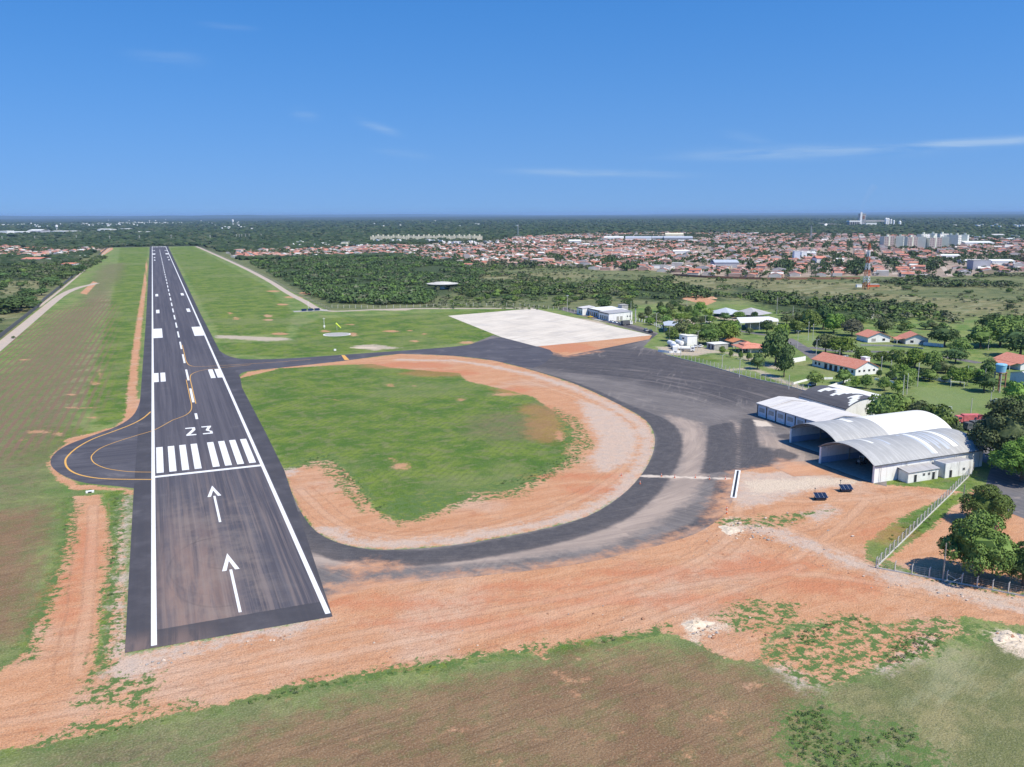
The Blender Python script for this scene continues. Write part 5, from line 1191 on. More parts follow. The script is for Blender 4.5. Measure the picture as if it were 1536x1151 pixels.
opening(o, '-y', -2.5, .05, .95, 2.1, 6, 2.1, 'door', 'dark', 'dirty_white', 'door_leaf'); opening(o, '-y', 2.5, 1.6, .9, .7, 6, 2.1, 'window', 'dgrey', 'dirty_white')

# workshop annexe with five windows
o = empty('workshop', 214.7, 82.6); tag(o, 'long low workshop with five grey windows and an old pale fibre roof', 'workshop')
m = MB(); m.yprism([(-9.7,-.1),(9.9,-.1),(9.9,4.5),(0,6.0),(-9.7,4.5)], -16, 16); m.build('wall', MT['white_wall'], o)
m = MB(); m.yprism([(-10.2,4.42),(0,6.0),(10.4,4.42),(10.4,4.56),(0,6.14),(-10.2,4.56)][::-1], -16.5, 10.0); m.build('roof', MT['roof_fibre'], o)
m = MB(); m.yprism([(-10.3,4.62),(0,6.25),(7,5.2),(7,5.34),(0,6.39),(-10.3,4.76)][::-1], 9.0, 16.4); m.build('roof', MT['roof_fibre'], o)
m = MB(); m.box(-10.24,-10.16,-16.5,16.4,4.25,4.45); m.build('gutter', MT['metal'], o)
for k in range(7):
    y = 15.9-k*5.05; c = MB(); c.box(-9.95, -9.7, y-.14, y+.14, 0, 4.4); c.build('pilaster', MT['dgrey'], o)
    if k < 6:
        p = MB(); p.box(-9.76, -9.7, y-4.6, y-.45, .5, 4.1); p.build('wall_panel', MT['blue_and_shaded_wall'], o)  # white wall in shade, its bluish cast put into the panel colour
        if k < 5: opening(o, '-x', y-2.5, 1.75, 2.9, 1.55, 9.76, 16, 'window', 'grey', 'white_wall')
        else: opening(o, '-x', y-2.5, 2.0, 2.2, 1.5, 9.76, 16, 'window', 'dark', 'white_wall')
# dark burnt roof hangar ----------------------------------------------
o = empty('arched_hangar', 239.4, 93); tag(o, 'arched hangar with a dark roof patched by white sheets, behind the workshop', 'hangar')
w_, ev, rs = 20.0, 4.0, 3.2; n = 26; xs = [-10.3+20.6*i/n for i in range(n+1)]
za = lambda x: arch(min(max(x, -10), 10), w_, ev, rs)
m = MB(); vs = [(x, y, za(x)+.1) for y in (-12.6, -6, 0, 6, 12.4) for x in xs]; k_ = n+1
m.add(vs, [(q*k_+i, q*k_+i+1, (q+1)*k_+i+1, (q+1)*k_+i) for q in range(4) for i in range(n)])
m.add([(x, y, za(x)-.08) for y in (-12.6, 12.4) for x in xs], [(i, k_+i, k_+i+1, i+1) for i in range(n)])
m.add([(x, -12.6, za(x)+d) for d in (-.08, .1) for x in xs], [(i, i+1, k_+i+1, k_+i) for i in range(n)])
m.build('roof', MT['roof_dark'], o)
def darkstrip(x0, x1, y0, y1):
    q = MB(); k = 6; vs = []
    for i in range(k+1):
        x = x0+(x1-x0)*i/k; z = za(x)+.14; vs += [(x, y0, z), (x, y1, z)]
    q.add(vs, [(2*i, 2*i+2, 2*i+3, 2*i+1) for i in range(k)]); q.build('roof_sheet', MT['roof_white'], o)
for s_ in [(-5.5,0,5.5,7.5),(-3.5,2.5,3.6,5.5),(-1,5.5,2,3.6),(-6,4.5,-1.2,.4),(-4.5,5,-2.8,-1.2),(-2.5,3,.4,2),(-2,5.5,-4,-2.8),(0,6,-5,-4),(-7.5,-3,-11.6,-10.4),(-6,-1.5,-10.4,-9.2),(-4,1,-9.2,-8),(-8.5,-4.5,-12.5,-11.6),(-5,.5,-8,-7.2),(-9,-4,7.5,8.6),(-8,0,9.5,12)][:13]: darkstrip(*s_)
for s_ in (-1, 1):
    q = MB(); a, b = sorted((s_*9.75, s_*10)); q.box(a, b, -12.2, 12.2, -.1, 3.98); q.build('side_wall', MT['white_wall'], o)
for y in (-12.2, 12.0):
    q = MB(); q.yprism([(-9.75,-.1),(9.75,-.1)]+[(x, za(x)-.1) for x in [9.7-19.4*i/20 for i in range(21)]], y, y+.2); q.build('end_wall', MT['white_wall'], o)
# white low roof next to it, and the yard wall
flatbox('store_shed', 'long low shed with a plain white roof behind the dark roofed hangar', 'shed', 257.5, 106, 9, 26, 2.6, 0, 'dirty_white', 'roof_white', slope=.5)

# terminal -------------------------------------------------------------
def wins_row(face, us, z, w_, h, mat='glass', frame='white_wall'): return [(face, u, z, w_, h, 'window', mat, frame) for u in us]
flatbox('terminal_wing', 'small left wing of the airport terminal with a pale sloping roof', 'building', 296, 412.5, 10, 9.2, 4.9, 0, 'white_wall', 'roof_fibre', wins_row('-x', (-2.6, .4), .8, 1.4, 2.4)+wins_row('-y', (3.2,), .1, 1.8, 2.6, 'dark'), trim='dgrey', slope=.9)
flatbox('terminal_hall', 'middle hall of the airport terminal with a bright white roof', 'building', 305.5, 397.5, 20, 24, 4.9, 0, 'blue_and_shaded_wall', 'roof_white', wins_row('-x', (-9, -6, -3, 0, 3, 6, 9), .4, 2.0, 2.6), trim='dgrey', slope=.4)  # bluish shade of the hall's front is painted into its wall colour
flatbox('terminal_wing', 'right wing of the airport terminal with a grey roof and white gable', 'building', 301.2, 377.3, 18.6, 15, 5.0, 0, 'white_wall', 'roof_fibre2', wins_row('-x', (-5, -2, 1, 4), .5, 1.6, 2.6)+wins_row('-y', (-2.2, .6), .3, 1.9, 2.6, 'grey')+wins_row('-y', (5.5, 7.5), 2.2, .9, .9, 'dark'), trim='dgrey', slope=.8)
flatbox('water_tank_block', 'square grey rooftop tank block rising behind the terminal hall', 'building', 318, 396, 5, 6, 7.8, 0, 'grey', 'grey')
m = MB(); m.box(286.5, 291, 374, 385, 0, .12); tag(m.build('terrace', MT['grey']), 'pale concrete forecourt slab in front of the terminal right wing', 'paving')
# palm beside the terminal
def palm(x, y, h):
    o = empty('palm_tree', x, y); tag(o, 'tall fan palm with a shaggy dark head and pale trunk beside the terminal', 'palm tree')
    m = MB(); m.lathe(0, 0, [(.55,-.1),(.42,1.5),(.34,h*.5),(.42,h*.72),(.6,h-2.4),(.35,h-1.2)], 10); m.build('trunk', MT['pole'], o)
    rr = random.Random(5); mb = MB()
    for k in range(34):
        a = rr.uniform(0, 6.28); e = rr.uniform(-.9, 1.2); L = rr.uniform(1.6, 2.3); p = Vector((0,0,h-1.2)); d = Vector((math.cos(a)*math.cos(e), math.sin(a)*math.cos(e), math.sin(e)))
        t = d.cross(Vector((0,0,1))).normalized(); q = p+d*L*.6; e_ = q+d*L*.35+Vector((0,0,-.5))
        for s_ in range(5):
            f = (s_-2)/2; mb.add([p+d*.3, q+t*(.75*f-.12), e_+t*f*.9, q+t*(.75*f+.12)], [(0,1,2,3)])
    mb.build('crown', LEAF['dark'], o)
px_, py_ = G(953, 484); palm(px_, py_, H(953, 484, 457))
# canopy by the service road
def pixroof(name, label, cat, corners, z, mat, thick=.2, posts=None, postmat='dgrey', walls=None, base=0):
    """flat roof whose corners (at height z) are known; posts or walls below"""
    P = [G(px, py, z) for px, py in corners]; cx = sum(p[0] for p in P)/len(P); cy = sum(p[1] for p in P)/len(P)
    L = [(x-cx, y-cy) for x, y in P]
    if sum(L[i][0]*L[(i+1) % len(L)][1]-L[(i+1) % len(L)][0]*L[i][1] for i in range(len(L))) < 0: L = L[::-1]
    o = empty(name, cx, cy); tag(o, label, cat); m = MB(); m.prism(L, z, z+thick); m.build('roof', MT[mat], o)
    if walls:
        q = MB(); q.prism([(x*.9, y*.9) for x, y in L], -.1, z-.01); q.build('wall', MT[walls], o)
    if posts:
        for i in range(len(L)):
            a, b = L[i], L[(i+1) % len(L)]; n = max(1, round(math.dist(a, b)/posts))
            for k in range(n):
                t = k/n; x, y = (a[0]+(b[0]-a[0])*t)*.95, (a[1]+(b[1]-a[1])*t)*.95
                q = MB(); q.tube((x,y,0), (x,y,z), .13, n=6); q.build('post', MT[postmat], o)
    return o, L
pixroof('canopy', 'pale blue steel canopy on dark posts beside the service road', 'canopy', [(994.5,484),(1003,482),(1021,483.5),(1013,489.5),(996,489)], 4.4, 'roof_steel', .35, 5)
o, L = pixroof('open_shed', 'long bright white roofed open shed among the lawns', 'shed', [(1104.8,477.3),(1110.3,485.2),(1168,482.8),(1167,479.5),(1153,475.8)], 5.0, 'roof_white', .45, 6.5, 'wpaint')
q = MB(); q.prism([(x*.62, y*.62) for x, y in L], -.1, 4.98); q.build('inner_wall', MT['grey'], o)
# twin tent-shaped grey roofs
for (px, py, r, lab) in ((1088, 474, 10.0, 'left of the two grey pyramid roofs behind the white shed'), (1126, 475, 11.0, 'right of the two grey pyramid roofs behind the white shed')):
    x, y = G(px, py); h = H(px, py, 461.5); o = empty('pavilion', x, y, 0, R(22)); tag(o, lab, 'pavilion')
    m = MB(); m.add([(-r,-r,2.4),(r,-r,2.4),(r,r,2.4),(-r,r,2.4),(0,0,h)], [(0,1,4),(1,2,4),(2,3,4),(3,0,4),(3,2,1,0)]); m.build('roof', MT['roof_steel'] if px < 1100 else MT['roof_fibre2'], o)
    for sx in (-1, 1):
        for sy in (-1, 1): q = MB(); q.tube((sx*r*.88, sy*r*.88, 0), (sx*r*.88, sy*r*.88, 2.4), .15, n=6); q.build('post', MT['grey'], o)
# red bungalow with raised roof
gable('bungalow', 'small orange tiled bungalow half hidden behind the salmon veranda house', 'house', *G(1104, 519), 9, 9.5, 3.0, 1.2, R(-8), 'grey', 'tile2', .6, wins_row('-x', (-2.5, 1.5), 1.0, 1.2, 1.2, 'dark'))
bx_, by_ = G(1126, 527); o = empty('veranda_house', bx_, by_, 0, R(-14)); tag(o, 'salmon tiled house with an open veranda and a raised square roof', 'house')
m = MB(); m.box(-3.2, 7.0, -4.4, 5.5, -.1, 2.9); m.build('wall', MT['cream'], o)
a, b, ze, zr = 8.2, 7.4, 2.75, 4.5
m = MB(); m.add([(-a,-b,ze),(a,-b,ze),(a,b,ze),(-a,b,ze),(-1.8,0,zr),(1.8,0,zr),(-a,-b,ze-.16),(a,-b,ze-.16),(a,b,ze-.16),(-a,b,ze-.16)], [(0,1,5,4),(1,2,5),(2,3,4,5),(3,0,4),(9,8,7,6),(0,6,7,1),(1,7,8,2),(2,8,9,3),(3,9,6,0)]); m.build('roof', MT['tile'], o)
m = MB(); m.add([(-5.2,-2.6,4.1),(1.6,-2.6,4.1),(1.6,4.2,4.1),(-5.2,4.2,4.1),(-1.8,.8,5.3),(-5.2,-2.6,3.5),(1.6,-2.6,3.5),(1.6,4.2,3.5),(-5.2,4.2,3.5)], [(0,1,4),(1,2,4),(2,3,4),(3,0,4),(0,5,6,1),(1,6,7,2),(2,7,8,3),(3,8,5,0)]); m.build('raised_roof', MT['tile'], o)
for y in (-6.8, -2.3, 2.3, 6.8): q = MB(); q.tube((-7.6,y,0),(-7.6,y,2.7),.16,n=8); q.build('column', MT['cream'], o)
for x in (-3, 2, 7): q = MB(); q.tube((x,-6.8,0),(x,-6.8,2.7),.16,n=8); q.build('column', MT['cream'], o)
for y in (-2, 2.5): opening(o, '-x', y, .3, 1.3, 2.1, 3.2, 4.4, 'door', 'dark', 'dgrey', 'door_leaf')
# white flat huts by the lawn
hx, hy = G(1073, 524); flatbox('hut', 'small hut with a white flat roof and slatted grey front by the clipped trees', 'hut', hx+2, hy+1, 9, 7, 3.1, 0, 'grey', 'roof_white', wins_row('-x', (-2, 1.2), .3, 1.6, 2.2, 'dark'))
hx, hy = G(1085, 515); flatbox('hut', 'tiny white utility box behind the slatted hut', 'hut', hx, hy, 4, 3.5, 2.6, 0, 'white_wall', 'roof_white')
# fuel depot
hx, hy = G(1030, 518); flatbox('depot_office', 'white cube shaped office of the fuel depot', 'building', hx+1.5, hy+1, 6.5, 8, 5.6, 0, 'white_wall', 'roof_white', wins_row('-x', (0,), 3.4, 2.0, 1.0, 'dark'))
for i, (px, py) in enumerate(((1007, 520), (1012, 524), (1019, 519))):
    x, y = G(px, py); o = empty('storage_tank', x, y, 0, R(80)); tag(o, ('leftmost horizontal white fuel tank in the depot yard', 'white fuel tank nearest the depot fence', 'white fuel tank next to the depot office')[i], 'tank')
    m = MB(); m.tube((-3.2,0,1.9),(3.2,0,1.9),1.35,n=18); m.tube((-3.5,0,1.9),(-3.2,0,1.9),.9,1.35,18); m.tube((3.2,0,1.9),(3.5,0,1.9),1.35,.9,18); m.build('vessel', MT['wpaint'], o, smooth=False)
    for s_ in (-2, 2): q = MB(); q.box(s_-.2, s_+.2, -1.1, 1.1, 0, .9); q.build('saddle', MT['grey'], o)
# long red roofed hall
gable('hall', 'long low hall with a salmon tiled roof and white gable end', 'building', 302.6, 159, 13.2, 29, 3.3, 2.9, R(-1.5), 'white_wall', 'tile', .5,
      wins_row('-x', (-12.5, 9.5, 12), 1.0, 1.3, 1.3, 'dark')+[('-x', u, .1, 1.9, 2.5, 'arched_opening', 'dark', 'blue_and_shaded_wall') for u in (-8.5, -5.5, -1.8, 1.6, 5)]+wins_row('-y', (-4.4, -1.7, 1.2, 4), 1.6, 1.1, .9, 'dark'))  # arch surrounds carry the bluish shade of this side as their colour
m = MB(); m.box(-5.1, 5.1, -7.0, 7.0, 5.9, 6.06)
o = empty('roof_tank', 305.2, 149); tag(o, 'white box tank standing up through the back slope of the long hall roof', 'tank'); m = MB(); m.box(-1.3,1.3,-1.5,1.5,0,7.3); m.build('tower', MT['white_wall'], o); m = MB(); m.box(-1.5,1.5,-1.7,1.7,7.3,7.5); m.build('lid', MT['roof_white'], o)
# the two villas, the right edge villa
def villa(label, x, y, rz, w_, d, flip=1):
    o = gable('villa', label, 'house', x, y, w_, d, 3.3, 2.5, rz, 'white_wall', 'tile', .8, [('-y', -w_*.22*flip, .9, 1.7, 1.3, 'window', 'dark', 'white_wall'), ('-y', w_*.24*flip, .6, 2.6, 1.7, 'window', 'grey', 'white_wall')])
    m = MB(); s_ = -flip; a, b = sorted((s_*w_/2, s_*(w_/2+4.5))); m.add([(s_*w_/2,-d*.4,3.25),(s_*(w_/2+4.5),-d*.4,2.3),(s_*(w_/2+4.5),d*.4,2.3),(s_*w_/2,d*.4,3.25),(s_*w_/2,-d*.4,3.1),(s_*(w_/2+4.5),-d*.4,2.15),(s_*(w_/2+4.5),d*.4,2.15),(s_*w_/2,d*.4,3.1)], [(0,1,2,3),(7,6,5,4),(0,4,5,1),(1,5,6,2),(2,6,7,3)]); m.build('porch_roof', MT['tile'], o)
    for y_ in (-d*.38, 0, d*.38): q = MB(); q.tube((s_*(w_/2+4.2),y_,0),(s_*(w_/2+4.2),y_,2.3),.14,n=6); q.build('porch_post', MT['white_wall'], o)
    return o
villa('left villa with a salmon gabled roof and a shaded window band', 385.5, 224.5, R(-14), 13.5, 12, -1)
villa('right hand villa of the pair with a pinkish gable wall and side porch', 400.5, 209.5, R(-30), 12, 12, 1)
villa('salmon roofed house cut by the right edge, behind the blue tank', 384, 131, R(-10), 14, 16, 1)
hx, hy = G(1300, 478); flatbox('cabin', 'little white cabin alone in the scrub beyond the villas', 'hut', hx, hy, 8, 4, 2.4, R(-20), 'white_wall', 'roof_white')
# warehouse by the tank
gable('warehouse', 'grey white warehouse with corrugated roof at the right edge', 'warehouse', 349.5, 92, 17, 22, 5.0, 1.8, R(68), 'blue_and_shaded_wall', 'roof_fibre', .4)
tx, ty = G(1498, 588); th = H(1498, 588, 546); o = empty('water_tower', tx, ty); tag(o, 'blue fibreglass water tank raised on a brick red frame tower', 'water tower')
m = MB(); m.lathe(0,0,[(1.75,th-3.4),(2.1,th-.5),(2.25,th-.35),(1.9,th)], 20); m.build('tank', MT['tank_blue'], o, smooth=False)
for sx in (-1,1):
    for sy in (-1,1): q = MB(); q.box(sx*1.4-.2, sx*1.4+.2, sy*1.4-.2, sy*1.4+.2, 0, th-3.6); q.build('leg', MT['rust'] if sx > 0 else MT['grey'], o)
m = MB()
for z in (2.5, 5, 7): m.box(-1.2,1.2,-1.5,-1.3,z,z+.2); m.box(-1.2,1.2,1.3,1.5,z,z+.2); m.box(-1.5,-1.3,-1.2,1.2,z,z+.2); m.box(1.3,1.5,-1.2,1.2,z,z+.2)
m.box(-1.9,1.9,-1.9,1.9,th-3.6,th-3.4); m.build('bracing', MT['rust'], o)

# the round elevated building like a saucer
sx_, sy_ = G(664, 433.5); hh = H(664, 433.5, 423.2); o = empty('round_pavilion', sx_, sy_); tag(o, 'round grey disc shaped building raised on a short stem in the scrub', 'pavilion')
m = MB(); m.lathe(0,0,[(.2,hh-4.0),(7,hh-3.4),(15.6,hh-1.9),(15.9,hh-1.4),(9.5,hh-.9),(8.5,hh-.25),(4.5,hh-.1),(3.2,hh+.3),(.2,hh+.35)], 36); m.build('disc', MT['pole'], o)
m = MB(); m.lathe(0,0,[(2.6,-.1),(2.3,hh-3.8)], 16); m.build('stem', MT['white_wall'], o)
m = MB()
for k in range(12):
    a = 2*math.pi*k/12; m.tube((2*math.cos(a),2*math.sin(a),hh-3.6),(14.6*math.cos(a),14.6*math.sin(a),hh-2.2),.16,n=4)
m.build('rib', MT['dgrey'], o)
m = MB(); m.tube((0,0,hh+.3),(0,0,hh+4),.08,n=5); m.build('antenna', MT['metal'], o)

# ------------------------------------------------------------------ walls, fences
def fence(label, pts, gap, h, posts_mat, wires=4, kerb=True, net=True, braces=(), size=.08, name='wire_fence', kerb_h=.25, top_bend=True):
    x0, y0 = pts[0]; o = empty(name, x0, y0); tag(o, label, 'fence')
    loc = [(x-x0, y-y0) for x, y in pts]; wm_ = MB(); km = MB(); first = True; n = 0; posts = []
    for (a, b) in zip(loc, loc[1:]):
        L = math.dist(a, b); k = max(1, round(L/gap)); ang = math.atan2(b[1]-a[1], b[0]-a[0])
        for i in range(k+1):
            if i == 0 and posts: continue
            posts.append((a[0]+(b[0]-a[0])*i/k, a[1]+(b[1]-a[1])*i/k))
        c = ((a[0]+b[0])/2, (a[1]+b[1])/2)
        if kerb: km.rbox(c[0], c[1], L, .22, -.05, kerb_h, ang)
        for w in range(wires):
            z = kerb_h+.1+(h-kerb_h-.15)*w/max(1, wires-1); wm_.rbox(c[0], c[1], L, .018, z, z+.018, ang)
        if net:
            m_ = int(L/.9)
            for i in range(m_):
                t = (i+.5)/m_; wm_.rbox(a[0]+(b[0]-a[0])*t, a[1]+(b[1]-a[1])*t, .016, .016, kerb_h, h-.05, ang)
    lim = posts[:100]
    def pmesh(ps):
        m = MB()
        for x, y in ps: m.box(x-size, x+size, y-size, y+size, -.05, h)
        return m
    for x, y in lim:
        m = MB(); m.box(-size, size, -size, size, -.05, h)
        if top_bend: m.add([(-size,-size,h),(size,-size,h),(size,size,h),(-size,size,h),(-size+.25,-size,h+.35),(size+.2,-size,h+.35),(size+.2,size,h+.35),(-size+.25,size,h+.35)], [(0,1,5,4),(1,2,6,5),(2,3,7,6),(3,0,4,7),(4,5,6,7)])
        q = m.build('post', posts_mat, o); q.location = (x, y, 0)
    if len(posts) > 100: tag(pmesh(posts[100:]).build('far_posts', posts_mat, o), kind='stuff')
    if kerb: km.build('kerb', MT['pole'], o)
    if wires or net: wm_.build('wire_mesh', MT['metal'], o)
    for (i, dx, dy) in braces:
        x, y = posts[min(i, len(posts)-1)]; m = MB(); m.tube((x,y,h*.75),(x+dx,y+dy,.1),.07,n=5); m.build('brace', posts_mat, o)
    return o
fence('concrete post fence with bent tops running from the corner up to the hangar', PX([(1314,852),(1375,792),(1420,748),(1452,716),(1461,703)]), 2.9, 2.1, MT['pole'], 5, True, True)
fence('concrete post wire fence along the near side of the big dark trees', PX([(1317,853),(1420,872),(1536,895),(1640,918)]), 2.9, 2.0, MT['pole'], 5, True, True, braces=((4,2.2,-1.2),(5,-2.2,1.2),(11,2,-1)))
fence('wire fence on pale posts along the far edge of the airfield behind the track', PX([(498,462),(560,463),(640,461),(700,459),(780,460),(845,466),(862,469)]), 5.2, 2.2, MT['pole'], 2, False, False, size=.12)
fence('wire fence on pale posts beside the track up the right side of the runway strip', [(128,520),(125,700),(126,850),(123,1120),(115,1500),(103,1980)], 7, 2.0, MT['wood'], 2, False, False, size=.13, top_bend=False)
fence('tall green mesh fence between the apron and the depot lawn', PX([(1000,533),(1060,548),(1125,567),(1180,579),(1212,588)]), 3.2, 2.2, MT['pole'], 4, True, True)
fence('white post fence in front of the car park grove', PX([(955,482),(975,486),(992,493),(1000,497)]), 3.4, 1.9, MT['wpaint'], 3, True, False, size=.16)
def wall(label, pts, h, mat, th=.2, name='boundary_wall'):
    m = MB()
    for a, b in zip(pts, pts[1:]):
        L = math.dist(a, b); m.rbox((a[0]+b[0])/2, (a[1]+b[1])/2, L, th, -.1, h, math.atan2(b[1]-a[1], b[0]-a[0]))
    return tag(m.build(name, MT[mat]), label, 'wall')
wall('dark grey boundary wall along the left perimeter track', [(-86,330),(-86,640),(-88,700),(-88.5,900),(-90,1200),(-92,1600),(-95,2060)], 2.6, 'dgrey', .3)
wall('low white fuel depot wall beside the apron', PX([(987,528),(1004,530),(1022,529.5)]), 1.3, 'white_wall')
wall('white boundary wall right of the second villa', PX([(1385,518),(1415,521)]), 1.8, 'white_wall')
wall('low pale kerb wall curving before the umbrella shaped trees', PX([(1234,531),(1250,537),(1272,535)]), .7, 'white_wall', .4)
wall('white low wall across the lawn below the long hall, upper one', PX([(1190,577),(1215,570),(1249,569)]), .9, 'white_wall')
wall('white low wall beyond the court, just above the white shed roof', PX([(1232,585),(1275,571)]), .9, 'white_wall')
wall('low white terrace wall in front of the two villas', PX([(1291,519),(1340,520),(1385,524)]), .9, 'grey', .3)
wall('low cream wall beside the white gate left of the long hall', PX([(1186,545),(1208,541)]), 2.2, 'white_wall', .3)
wall('white wall behind the football pitch street trees', PX([(1382,567),(1405,571),(1426,574)]), 1.6, 'white_wall', .3)
wall('white wall right of the long hall garden', PX([(1312,570),(1345,576)]), 1.0, 'white_wall', .3)
wall('brown brick boundary wall between the pasture and the red roofed town', PX([(1010,414),(1060,417),(1150,420),(1290,419)]), 2.4, 'rust', .3)

# ------------------------------------------------------------------ poles and masts
def pole(px, pyb, pyt, label, arm=None, mat='pole', cat='pole', name='utility_pole', group=None):
    x, y = G(px, pyb); h = H(px, pyb, pyt); o = empty(name, x, y); tag(o, label, cat, group)
    m = MB(); m.tube((0,0,-.1),(0,0,h),.17,.11,7); m.build('shaft', MT[mat], o)
    if arm == 'cross':
        m = MB(); m.rbox(0,0,2.2,.12,h-.5,h-.35,.6); m.build('crossarm', MT['wood'], o)
        for s_ in (-1,0,1):
            q = MB(); q.lathe(s_*.9*math.cos(.6), s_*.9*math.sin(.6), [(.05,h-.35),(.09,h-.2),(.04,h-.05)], 6); q.build('insulator', MT['wpaint'], o)
    elif arm == 'lamp':
        for s_ in (-1, 1):
            m = MB(); m.tube((0,0,h-.1),(s_*1.2,0,h+.2),.05,n=5); m.box(s_*1.2-.35, s_*1.2+.35, -.15, .15, h+.12, h+.26); m.build('lamp', MT['metal'], o)
    elif arm == 'flood':
        m = MB(); m.box(-.9,.9,-.15,.1,h-.1,h+.5); m.build('floodlight', MT['metal'], o)
    return o
for (a) in [
 (851,468,444,'tall floodlight pole at the left corner of the terminal', 'flood'),
 (984,497,470,'thin pole standing in the grove right of the terminal','lamp'),
 (946,480,452,'slim mast left of the palm behind the terminal', None),
 (1046,528,497,'pale pole beside the white tanker truck in the depot','lamp'),
 (1021,535,512,'thin lamp pole at the depot fence corner', None),
 (1004,513,490,'brown pole left of the depot trees', None),
 (1058,489,474,'light pole in the car park right of the grove','lamp'),
 (1030,466,447,'thin pole on the lawn above the grove', None),
 (1069,484,466,'pole standing left of the grey pyramid roofs','lamp'),
 (1165,471,445,'far thin pole right of the pyramid roofs, on the scrub edge', None),
 (1189,479,460,'slender pole in the scrub right of the white shed', None),
 (1212,511,483,'twin armed power pole by the road bend','cross'),
 (1219,511,486,'power pole right next to the twin armed one by the road bend','cross'),
 (1196,522,497,'lamp pole beside the access road','lamp'),
 (1224,534,510,'lamp pole at the lawn edge below the road poles','lamp'),
 (1083,551,533,'thin lamp pole on the lawn beside the depot fence','lamp'),
 (1109,566,539,'thin lamp pole at the apron fence in the middle','lamp'),
 (1183,584,563,'white post lamp at the apron fence near its right end', None),
 (1259,540,522,'thin pole in the kerbed lawn before the umbrella trees', None),
 (1232,546,527,'pole standing in front of the long hall back lawn', None),
 (1321,566,535,'pole right of the white gable of the long hall','cross'),
 (1336,560,540,'thin pole behind the hall garden', None),
 (1376,580,545,'power pole at the far left corner of the football pitch','cross'),
 (1354,596,563,'tall thin pole on the left touchline of the football pitch', None),
 (1360,592,560,'second thin pole on the left touchline next to the tall one', None),
 (1450,579,548,'thin pole behind the far goal of the football pitch', None),
 (1476,583,553,'pole at the far right corner of the football pitch', None),
 (1485,613,588,'slim white pole at the near right corner of the football pitch', None),
 (1456,622,598,'thin white pole on the near touchline of the football pitch', None),
 (1414,872,815,'dark timber pole in front of the largest fence corner tree', None),
 (1443,770,727,'dark timber pole between the fence and the rounded tree', None),
 (1482,525,505,'thin pole on the sandy clearing below the right woodland', None),
 (1387,415,388,'pole at the town edge right of the red and white mast', None),
 (1513,414,398,'pole at the edge of the town on the far right', None),
 (1137,418,392,'radio pole at the near edge of the town', None)]:
    pole(a[0], a[1], a[2], a[3], a[4], 'wood' if 'timber' in a[3] or 'brown' in a[3] else 'pole')
def lattice(px, pyb, pyt, base, label, bands, name='radio_mast', mats=('opaint','wpaint')):
    x, y = G(px, pyb); h = H(px, pyb, pyt); o = empty(name, x, y, 0, .4); tag(o, label, 'mast')
    n = bands*2; 
    for b in range(bands):
        m = MB()
        for q in range(2):
            k = b*2+q; z0, z1 = h*k/n, h*(k+1)/n; w0 = base*(1-.78*k/n)/2; w1 = base*(1-.78*(k+1)/n)/2; r = max(.07, base*.05)
            for i, (sx, sy) in enumerate(((-1,-1),(1,-1),(1,1),(-1,1))):
                tx_, ty_ = ((1,-1),(1,1),(-1,1),(-1,-1))[i]
                m.tube((sx*w0,sy*w0,z0),(sx*w1,sy*w1,z1),r,n=4); m.tube((sx*w0,sy*w0,z0),(tx_*w1,ty_*w1,z1),r*.6,n=4); m.tube((sx*w1,sy*w1,z1),(tx_*w1,ty_*w1,z1),r*.6,n=4)
        m.build('lattice_section', MT[mats[b % 2]], o)
    return o, h
o, h = lattice(1299, 434, 366, 5.2, 'tall red and white lattice mast standing in the pale pasture', 7)
m = MB(); 
for z in (.9, .8, .68): m.lathe(.9, 0, [(.1,h*z-1),(.7,h*z-.9),(.7,h*z+.9),(.1,h*z+1)], 8)
m.build('antenna', MT['wpaint'], o)
flatbox('equipment_hut', 'red and white equipment hut at the foot of the red and white mast', 'hut', *G(1309, 430.5), 12, 4, 2.6, R(-20), 'opaint', 'roof_white')
flatbox('equipment_hut', 'small white cabinet left of the foot of the red and white mast', 'hut', *G(1288, 431), 5, 3, 2.8, R(-20), 'white_wall', 'roof_white')
lattice(777, 356, 337, 5, 'tall thin grey mast beyond the town, left of the white sheds', 4, mats=('metal','metal'))
lattice(1216, 362, 339, 5, 'thin grey mast rising behind the right part of the town', 4, mats=('metal','metal'))
lattice(1092, 362, 346, 3.5, 'faint thin mast between the blue roofed sheds and the cement works', 3, mats=('metal','metal'))
# airfield equipment ---------------------------------------------------
wx, wy = G(505.5, 502); r_ = 8.5
o = empty('windsock_circle', wx, wy); tag(o, 'white painted ring of stones round the windsock', 'marking'); m = MB(); n = 40
vs = []
for i in range(n): a = 2*math.pi*i/n; vs += [(r_*math.cos(a), r_*math.sin(a), .08), ((r_-.9)*math.cos(a), (r_-.9)*math.sin(a), .08)]
m.add(vs, [(2*i, (2*i+2) % (2*n), (2*i+3) % (2*n), 2*i+1) for i in range(n)]); m.build('ring', WP, o)
m = MB(); m.lathe(0,0,[(r_-.95,.03),(.2,.05)],28); m.build('dark_ground', MT['grey'], o)
wx, wy = G(505.5, 495.5); h = H(505.5, 495.5, 485); o = empty('windsock', wx, wy); tag(o, 'lime yellow windsock hanging from a thin pole', 'windsock')
m = MB(); m.tube((0,0,0),(0,0,h),.1,.07,6); m.build('pole', MT['pole'], o)
m = MB(); rt_ = Vector((RIGHT.x, RIGHT.y, 0)); m.tube(Vector((0,0,h))-rt_*.6, Vector((0,0,h-3.1))+rt_*2.6, .5, .26, 10, cap=False); m.build('sock', MT['ylime'], o)
wx, wy = G(486.5, 493); h = H(486.5, 493, 477); o = empty('beacon_mast', wx, wy); tag(o, 'thin white instrument mast left of the windsock', 'mast')
